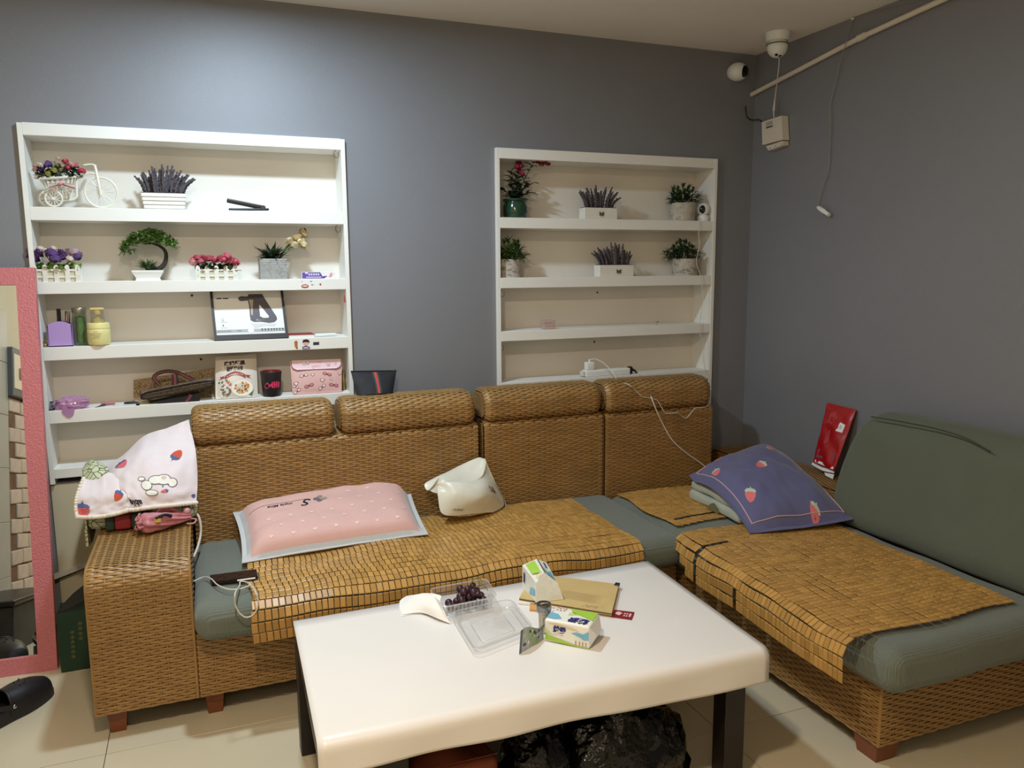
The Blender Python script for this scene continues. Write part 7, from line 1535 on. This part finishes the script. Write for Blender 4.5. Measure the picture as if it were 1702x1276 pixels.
# clogs
clg = M('black_foam', (30, 27, 30), 0.5, var=0.08, vscale=30); riv = M('silver')
def clog(loc, ang, label):
    t = thing('clog', label, 'shoe', loc); t.rotation_euler = (0, 0, ang); Lc_ = 0.30
    def width(s): return 0.034+0.020*math.sin(PI*min(1, s*0.62+0.12))**1.2*(1.15 if s > 0.4 else 0.9) if 0 < s < 1 else 0.03
    n = 28; ol_ = []
    for i in range(n+1): s = i/n; w_ = 0.062*(math.sin(PI*(0.04+0.92*s))**0.40)*(0.80+0.28*s-0.10*math.exp(-((s-0.4)/0.14)**2)); ol_.append((Lc_*s, w_))
    out = [(x, w_) for x, w_ in ol_]+[(x, -w_) for x, w_ in ol_[::-1]]
    mb = MB(); mb.poly([(x, w_) for x, w_ in out][::-1], lambda a, b, z=0: V((a, b, 0.026-z*-1 if False else 0.026+z)), thick=0.025); sole = mb.build('sole', clg, t, True, angle=35, world=False)
    MB().poly([(x*0.95+0.006, w_*0.86) for x, w_ in out][::-1], lambda a, b, z=0: V((a, b, 0.0275)), 0).build('footbed', M('footbed_black', (22, 20, 22), 0.7), t, False, world=False)
    wd = lambda s: 0.062*(math.sin(PI*(0.04+0.92*s))**0.40)*(0.80+0.28*s-0.10*math.exp(-((s-0.4)/0.14)**2))
    def upper(u, v):
        s = 0.40+0.595*u; a = PI*v; H = 0.078*(1-0.45*max(0, (u-0.25)/0.75)**2.2); w_ = wd(s); s2 = s-0.06*math.sin(a)**2*(1-u)*-1*0.6
        return V((Lc_*min(s2, 0.998), -w_*1.02*math.cos(a), 0.022+H*max(0, math.sin(a))**0.62*(1 if u < 1 else 0.0)))
    MB().grid(upper, 22, 20, 0.004).build('upper', clg, t, True, angle=60, world=False)
    MB().tube([upper(0.0, v)+V((0, 0, 0.001)) for v in [i/20 for i in range(21)]], 0.0042, 8).build('collar', clg, t, world=False)
    def wall_(u, v): a = PI*(0.5+u); s = 0.42-0.40*max(0, -math.cos(a))**0.0*0; xx = 0.40*(1-abs(math.sin(PI*u))**0.75); k = 1-2*u; return V((Lc_*max(0.012, xx*0.98), wd(max(0.02, xx))*(1 if u < 0.5 else -1)*1.0 if 0.06 < u < 0.94 or True else 0, 0.02+v*(0.020+0.012*(abs(k)**2))))
    side = [(ol_[i][0], ol_[i][1]) for i in range(12, -1, -1)]+[(ol_[i][0], -ol_[i][1]) for i in range(0, 13)]; nS = len(side)-1
    def rim(u, v): x = u*nS; i = min(int(x), nS-1); f_ = x-i; a, b = side[i], side[i+1]; k = abs(2*u-1); return V((a[0]+(b[0]-a[0])*f_, a[1]+(b[1]-a[1])*f_, 0.022+v*(0.014+0.028*k**3)))
    MB().grid(rim, 24, 4, 0.004).build('heel_rim', clg, t, True, angle=60, world=False)
    st = smooth_path([V((Lc_*0.42, -wd(0.42)-0.003, 0.052)), V((Lc_*0.20, -wd(0.2)-0.006, 0.075)), V((-0.012, 0, 0.086)), V((Lc_*0.20, wd(0.2)+0.006, 0.075)), V((Lc_*0.42, wd(0.42)+0.003, 0.052))], 6)
    mb = MB()
    for i in range(len(st)-1):
        a, b = st[i], st[i+1]; mb.add([a+V((0, 0, -0.009)), b+V((0, 0, -0.009)), b+V((0, 0, 0.009)), a+V((0, 0, 0.009))], [(0, 1, 2, 3)])
        ia, ib = a*1.0, b*1.0; c0 = V((Lc_*0.2, 0, 0)); da, db = (c0-V((a.x, a.y, 0))).normalized()*0.004, (c0-V((b.x, b.y, 0))).normalized()*0.004; mb.add([a+da+V((0, 0, -0.009)), b+db+V((0, 0, -0.009)), b+db+V((0, 0, 0.009)), a+da+V((0, 0, 0.009))], [(3, 2, 1, 0)]); mb.add([a+V((0, 0, 0.009)), b+V((0, 0, 0.009)), b+db+V((0, 0, 0.009)), a+da+V((0, 0, 0.009))], [(0, 1, 2, 3)])
    mb.build('heel_strap', clg, t, True, world=False)
    for sg in (-1, 1): MB().ball((Lc_*0.43, sg*(wd(0.43)+0.004), 0.052), (0.0075, 0.004, 0.0075), 12, 7).build('rivet', riv, t, world=False)
    mb = MB()
    for k in range(7): 
        u, v = 0.30+0.09*(k % 4), 0.38+0.08*(k//2); p = upper(u, v); mb.ball(p+V((0, 0, 0.002)), (0.0035, 0.0035, 0.002), 8, 4)
    mb.build('vent_holes', M('footbed_black'), t, world=False)
    return t
a1 = math.radians(58)
tp = V((-1.035, -0.455, 0.0)); dv_ = V((math.cos(math.radians(50)), math.sin(math.radians(50)), 0)); clog(tp-dv_*0.30, math.radians(50), 'black foam clog in front of the pink mirror, nearest the sofa')
tp2 = V((-1.20, -0.43, 0.0)); clog(tp2-dv_*0.30, math.radians(54), 'black foam clog cut by the left edge of the photo, beside its pair')
# green paper bag
t = thing('gift_bag', 'dark green paper gift bag with gold ornaments on the floor behind the sofa arm', 'bag', V((-0.88, -0.26, 0))); gb = M('bottle_green_card', (26, 58, 40), 0.55)
x0, x1 = -1.012, -0.835; yf = -0.315; o = MB().box((x0, yf, 0.001), (x1, yf+0.11, 0.235), 0.001).build('bag_body', gb, t, False)
P_ = lambda px, py, d=0.0: aty(px, py, yf-0.001-d)
mb = MB()
for col_, (px, y0_, n_, sp) in enumerate(((133, 1036, 4, 8.2), (120, 1051, 6, 8.0))):
    for k in range(n_):
        c = P_(px+k*0.45, y0_+sp*k); r_ = 0.0062
        mb.tube([c+V((r_*math.cos(a), 0, r_*math.sin(a))) for a in [2*PI*i/8 for i in range(8)]], 0.0009, 4, closed=True); mb.ball(c, (0.0026, 0.001, 0.0026), 6, 4)
mb.build('gold_ornaments', M('pale_gold_foil', (150, 146, 96), 0.35, metal=0.6), o, False)
G = [[V((x0, yf+0.004, 0.236)), V((x0+0.06, yf+0.02, 0.30)), V((x1-0.01, yf+0.02, 0.372))], [V((x0+0.012, yf+0.002, 0.236)), V((x0+0.10, yf+0.004, 0.275)), V((x1, yf+0.004, 0.325))]]; MB().grid(ctrl(G), 6, 10, 0.003).build('ribbon_handle', M('black_ribbon', (14, 16, 16), 0.6), t)
# cable trunking on the lower left panel
a, b = aty(88, 958, -0.016), aty(150, 934, -0.016); mb = MB(); ax = (b-a).normalized(); uz = V((-ax.z, 0, ax.x))
hexa([a-uz*0.008+V((0, -0.022, 0)), b-uz*0.008+V((0, -0.022, 0)), b-uz*0.008+V((0, 0.009, 0)), a-uz*0.008+V((0, 0.009, 0)), a+uz*0.008+V((0, -0.022, 0)), b+uz*0.008+V((0, -0.022, 0)), b+uz*0.008+V((0, 0.009, 0)), a+uz*0.008+V((0, 0.009, 0))]).build('cable_trunking', M('grey_white_trunking', (222, 218, 206), 0.5), None, False, label='slanting grey white cable trunking on the wall above the green bag', cat='trunking')
cable('black_cable', 'black cable running just under the slanting trunking', [a-uz*0.014, a.lerp(b, 0.5)-uz*0.015, b-uz*0.013], 0.004, dark)

# ------------------------------------------------------------------ right wall and ceiling fittings
pvc = M('ivory_pvc', (226, 216, 200), 0.4); pp_ = [atx(*q_, XR-0.018) for q_ in ((1243.5, 160), (1432, 61.5), (1640, -34))]
t = thing('conduit_pipe', 'long ivory plastic conduit pipe slanting up the right wall', 'pipe', pp_[1]); MB().tube(pp_, 0.0115, 14).build('pipe', pvc, t); j = pp_[1]; d = (pp_[2]-pp_[0]).normalized(); MB().tube([j-d*0.022, j-d*0.02, j+d*0.02, j+d*0.022], [0.0118, 0.0150, 0.0150, 0.0118], 14).build('coupling', pvc, t)
MB().tube([pp_[0]+d*-0.004, pp_[0]+d*0.012], 0.0128, 12).build('end_collar', pvc, t)
# small adapter box hanging from its lead
q = [atx(*p_, XR-0.045) for p_ in ((1267, 241), (1301, 232), (1299, 192), (1266, 203))]
t = thing('adapter_box', 'ivory power adapter box hanging from a white lead near the ceiling corner', 'adapter', (q[0]+q[2])/2); dq = V((0.040, 0, 0)); mb = MB().add([*q, *[p_+dq for p_ in q]], [(0, 1, 2, 3), (7, 6, 5, 4), (0, 4, 5, 1), (1, 5, 6, 2), (2, 6, 7, 3), (3, 7, 4, 0)]); o = mb.build('box_body', pvc, t, False)
if True:
    mb.f = mb.f
f = lambda u, v, z=0: q[0]*(1-u)*(1-v)+q[1]*u*(1-v)+q[2]*u*v+q[3]*(1-u)*v-V((0.0012+z*0, 0, 0)); mb = MB(); mb.poly([(0.22, 0.76), (0.55, 0.76), (0.55, 0.92), (0.22, 0.92)], f, 0); mb.poly([(0.22, 0.66), (0.56, 0.66), (0.56, 0.72), (0.22, 0.72)], f, 1); mb.build('box_label', [M('grey_label', (178, 170, 158), 0.5), M('dark_ink')], o, False)
ft = [atx(*p_, XR-0.04) for p_ in ((1277, 250), (1302, 241), (1301, 234), (1273, 243))]; hexa([ft[0], ft[1], ft[1]+V((0.034, 0, 0)), ft[0]+V((0.034, 0, 0)), ft[3], ft[2], ft[2]+V((0.034, 0, 0)), ft[3]+V((0.034, 0, 0))]).build('mounting_foot', pvc, t, False)
mb = MB()
for u in (0.12, 0.5, 0.88): mb.ball(ft[0].lerp(ft[1], u)+V((-0.001, 0, 0.008)), (0.0015, 0.003, 0.003), 8, 5)
mb.build('screw_holes', dark, t)
# dome camera under the ceiling
t = thing('dome_camera', 'white turret dome camera on the ceiling near the corner', 'camera', at(1293, 54, 2, ZC))
def fitdome():
    best = None
    return None
cc = at(1293, 60, 2, ZC-0.03); k_ = 1
s_px = 18.0/FPX*((np.array(cc)-CAM) @ CD)
# stand it so that its rim shows where the photo has it
xD = 2.06; cc = at(1293, 54, 2, ZC); r = 19.5/FPX*((np.array(cc)-CAM) @ CD); cc.z = ZC-0.036; top = ZC
MB().lathe([(r*1.02, top-0.001), (r*1.02, top-0.012), (r*0.98, cc.z+0.008), (r*0.90, cc.z-0.004)], 28, Matrix.Translation((cc.x, cc.y, 0))).build('mount', wp, t)
bc_ = V((cc.x, cc.y, cc.z-0.030)); o = MB().ball(bc_, r*0.86, 24, 16).build('camera_ball', wp, t); d = V((-0.25, -0.5, -0.8)).normalized(); s_ = d.cross(V((0, 0, 1))).normalized(); u_ = s_.cross(d); RB = r*0.86
def cap_on(dr, k, rr, nm, mt_, el_=1.0):
    s_ = dr.cross(V((0, 0, 1))).normalized(); u_ = s_.cross(dr); n = 18; rg = [bc_+(dr*math.cos(k)+(s_*math.cos(a)+u_*math.sin(a)*el_)*math.sin(k)).normalized()*rr for a in [2*PI*i/n for i in range(n)]]; rg2 = [bc_+(dr*math.cos(k/2)+(s_*math.cos(a)+u_*math.sin(a)*el_)*math.sin(k/2)).normalized()*rr for a in [2*PI*i/n for i in range(n)]]
    MB().add([bc_+dr*rr]+rg2+rg, [(0, 1+i, 1+(i+1) % n) for i in range(n)]+[(1+i, 1+n+i, 1+n+(i+1) % n, 1+(i+1) % n) for i in range(n)]).build(nm, mt_, o)
for aa in (-0.28, 0.28): cap_on((d+V((aa, 0.0, -0.35))).normalized(), 0.16, RB*1.01, 'lens_window', M('gloss_black'))
MB().tube([bc_+V((RB*1.02*math.cos(a), RB*1.02*math.sin(a), RB*0.25)) for a in [2*PI*i/28 for i in range(28)]], 0.003, 6, closed=True).build('shadow_gap', M('grey_gap', (110, 104, 98), 0.6), o)
cable('dome_camera_lead', 'white lead dropping from the ceiling dome camera to the adapter box', [V((bc_.x, bc_.y-0.01, bc_.z-RB*0.9)), atx(1295, 105, 2.20), atx(1291, 140, 2.26), atx(1288, 165, XR-0.04), atx(1286, 190, XR-0.035), (q[2]+q[3])/2+V((0.02, 0, -0.002))], 0.0028)
MB().tube([atx(1288, 163, XR-0.04), atx(1286, 184, XR-0.035)], [0.003, 0.0062], 8).build('lead_sleeve', wc, bpy.data.objects['dome_camera_lead'])
cable('adapter_lead', 'short black lead curving from the conduit end to the adapter box', [pp_[0], atx(1240, 170, XR-0.02), aty(1239.5, 182, -0.03), aty(1242, 194, -0.03), atx(1250, 199.5, XR-0.03), atx(1262, 199, XR-0.03), q[3]+V((0.012, 0, -0.006))], 0.003, dark)
# bullet camera on the back wall
wc_ = aty(1226, 119.5, -0.03); t = thing('wall_camera', 'small white wall camera with a dark face high on the back wall', 'camera', wc_); r = 17/FPX*((np.array(wc_)-CAM) @ CD)
o = MB().ball(wc_, (r*1.05, r*1.0, r*0.86), 22, 14).build('camera_body', wp, t); MB().tube([wc_+V((0, 0.012, 0)), V((wc_.x, -0.001, wc_.z))], [0.022, 0.028], 16).build('wall_mount', wp, t)
dr = V((0.30, -0.85, -0.12)).normalized(); s_ = dr.cross(V((0, 0, 1))).normalized(); u_ = s_.cross(dr); n = 20
def sph(k, a): dd_ = (dr*math.cos(k)+(s_*math.cos(a)*0.72+u_*math.sin(a))*math.sin(k)).normalized(); return wc_+V((dd_.x*r*1.062, dd_.y*r*1.012, dd_.z*r*0.872))
MB().add([sph(0, 0)]+[sph(0.35, 2*PI*i/n) for i in range(n)]+[sph(0.7, 2*PI*i/n) for i in range(n)], [(0, 1+i, 1+(i+1) % n) for i in range(n)]+[(1+i, 1+n+i, 1+n+(i+1) % n, 1+(i+1) % n) for i in range(n)]).build('lens_face', M('gloss_black'), o)
# loose connector on its cord
xw = XR-0.014; hp_ = atx(1417, 31, xw); grey = M('grey_cord', (150, 144, 138), 0.6)
t = thing('hanging_plug', 'white connector plug dangling on a grey cord down the right wall', 'plug', atx(1369, 352, xw))
MB().tube(smooth_path([hp_, atx(1412, 50, xw), atx(1407, 68, xw-0.026), atx(1402, 85, xw-0.026), atx(1396, 105, xw-0.004), atx(1388, 140, xw), atx(1380, 175, xw), atx(1380.5, 200, xw), atx(1379, 240, xw), atx(1377, 280, xw), atx(1370, 302, xw), atx(1362, 330, xw), atx(1359, 342, xw)], 6), 0.0022, 6).build('cord', grey, t)
a, b = atx(1359, 344, xw-0.012), atx(1378, 357, xw-0.016); MB().tube([a, a.lerp(b, 0.12), a.lerp(b, 0.55), a.lerp(b, 0.7), b], [0.006, 0.0105, 0.0115, 0.0095, 0.0095], 12).build('plug_body', wp, t)
cable('ceiling_wire', 'thin grey wire pinned along the top of the right wall', [atx(1417, 31, XR-0.004), atx(1440, 23, XR-0.004), atx(1480, 14, XR-0.004), atx(1520, 3, XR-0.004), atx(1570, -14, XR-0.004)], 0.0016, grey)
MB().ball(hp_, (0.006, 0.010, 0.006), 8, 5).build('cable_clip', pvc, bpy.data.objects['ceiling_wire'])
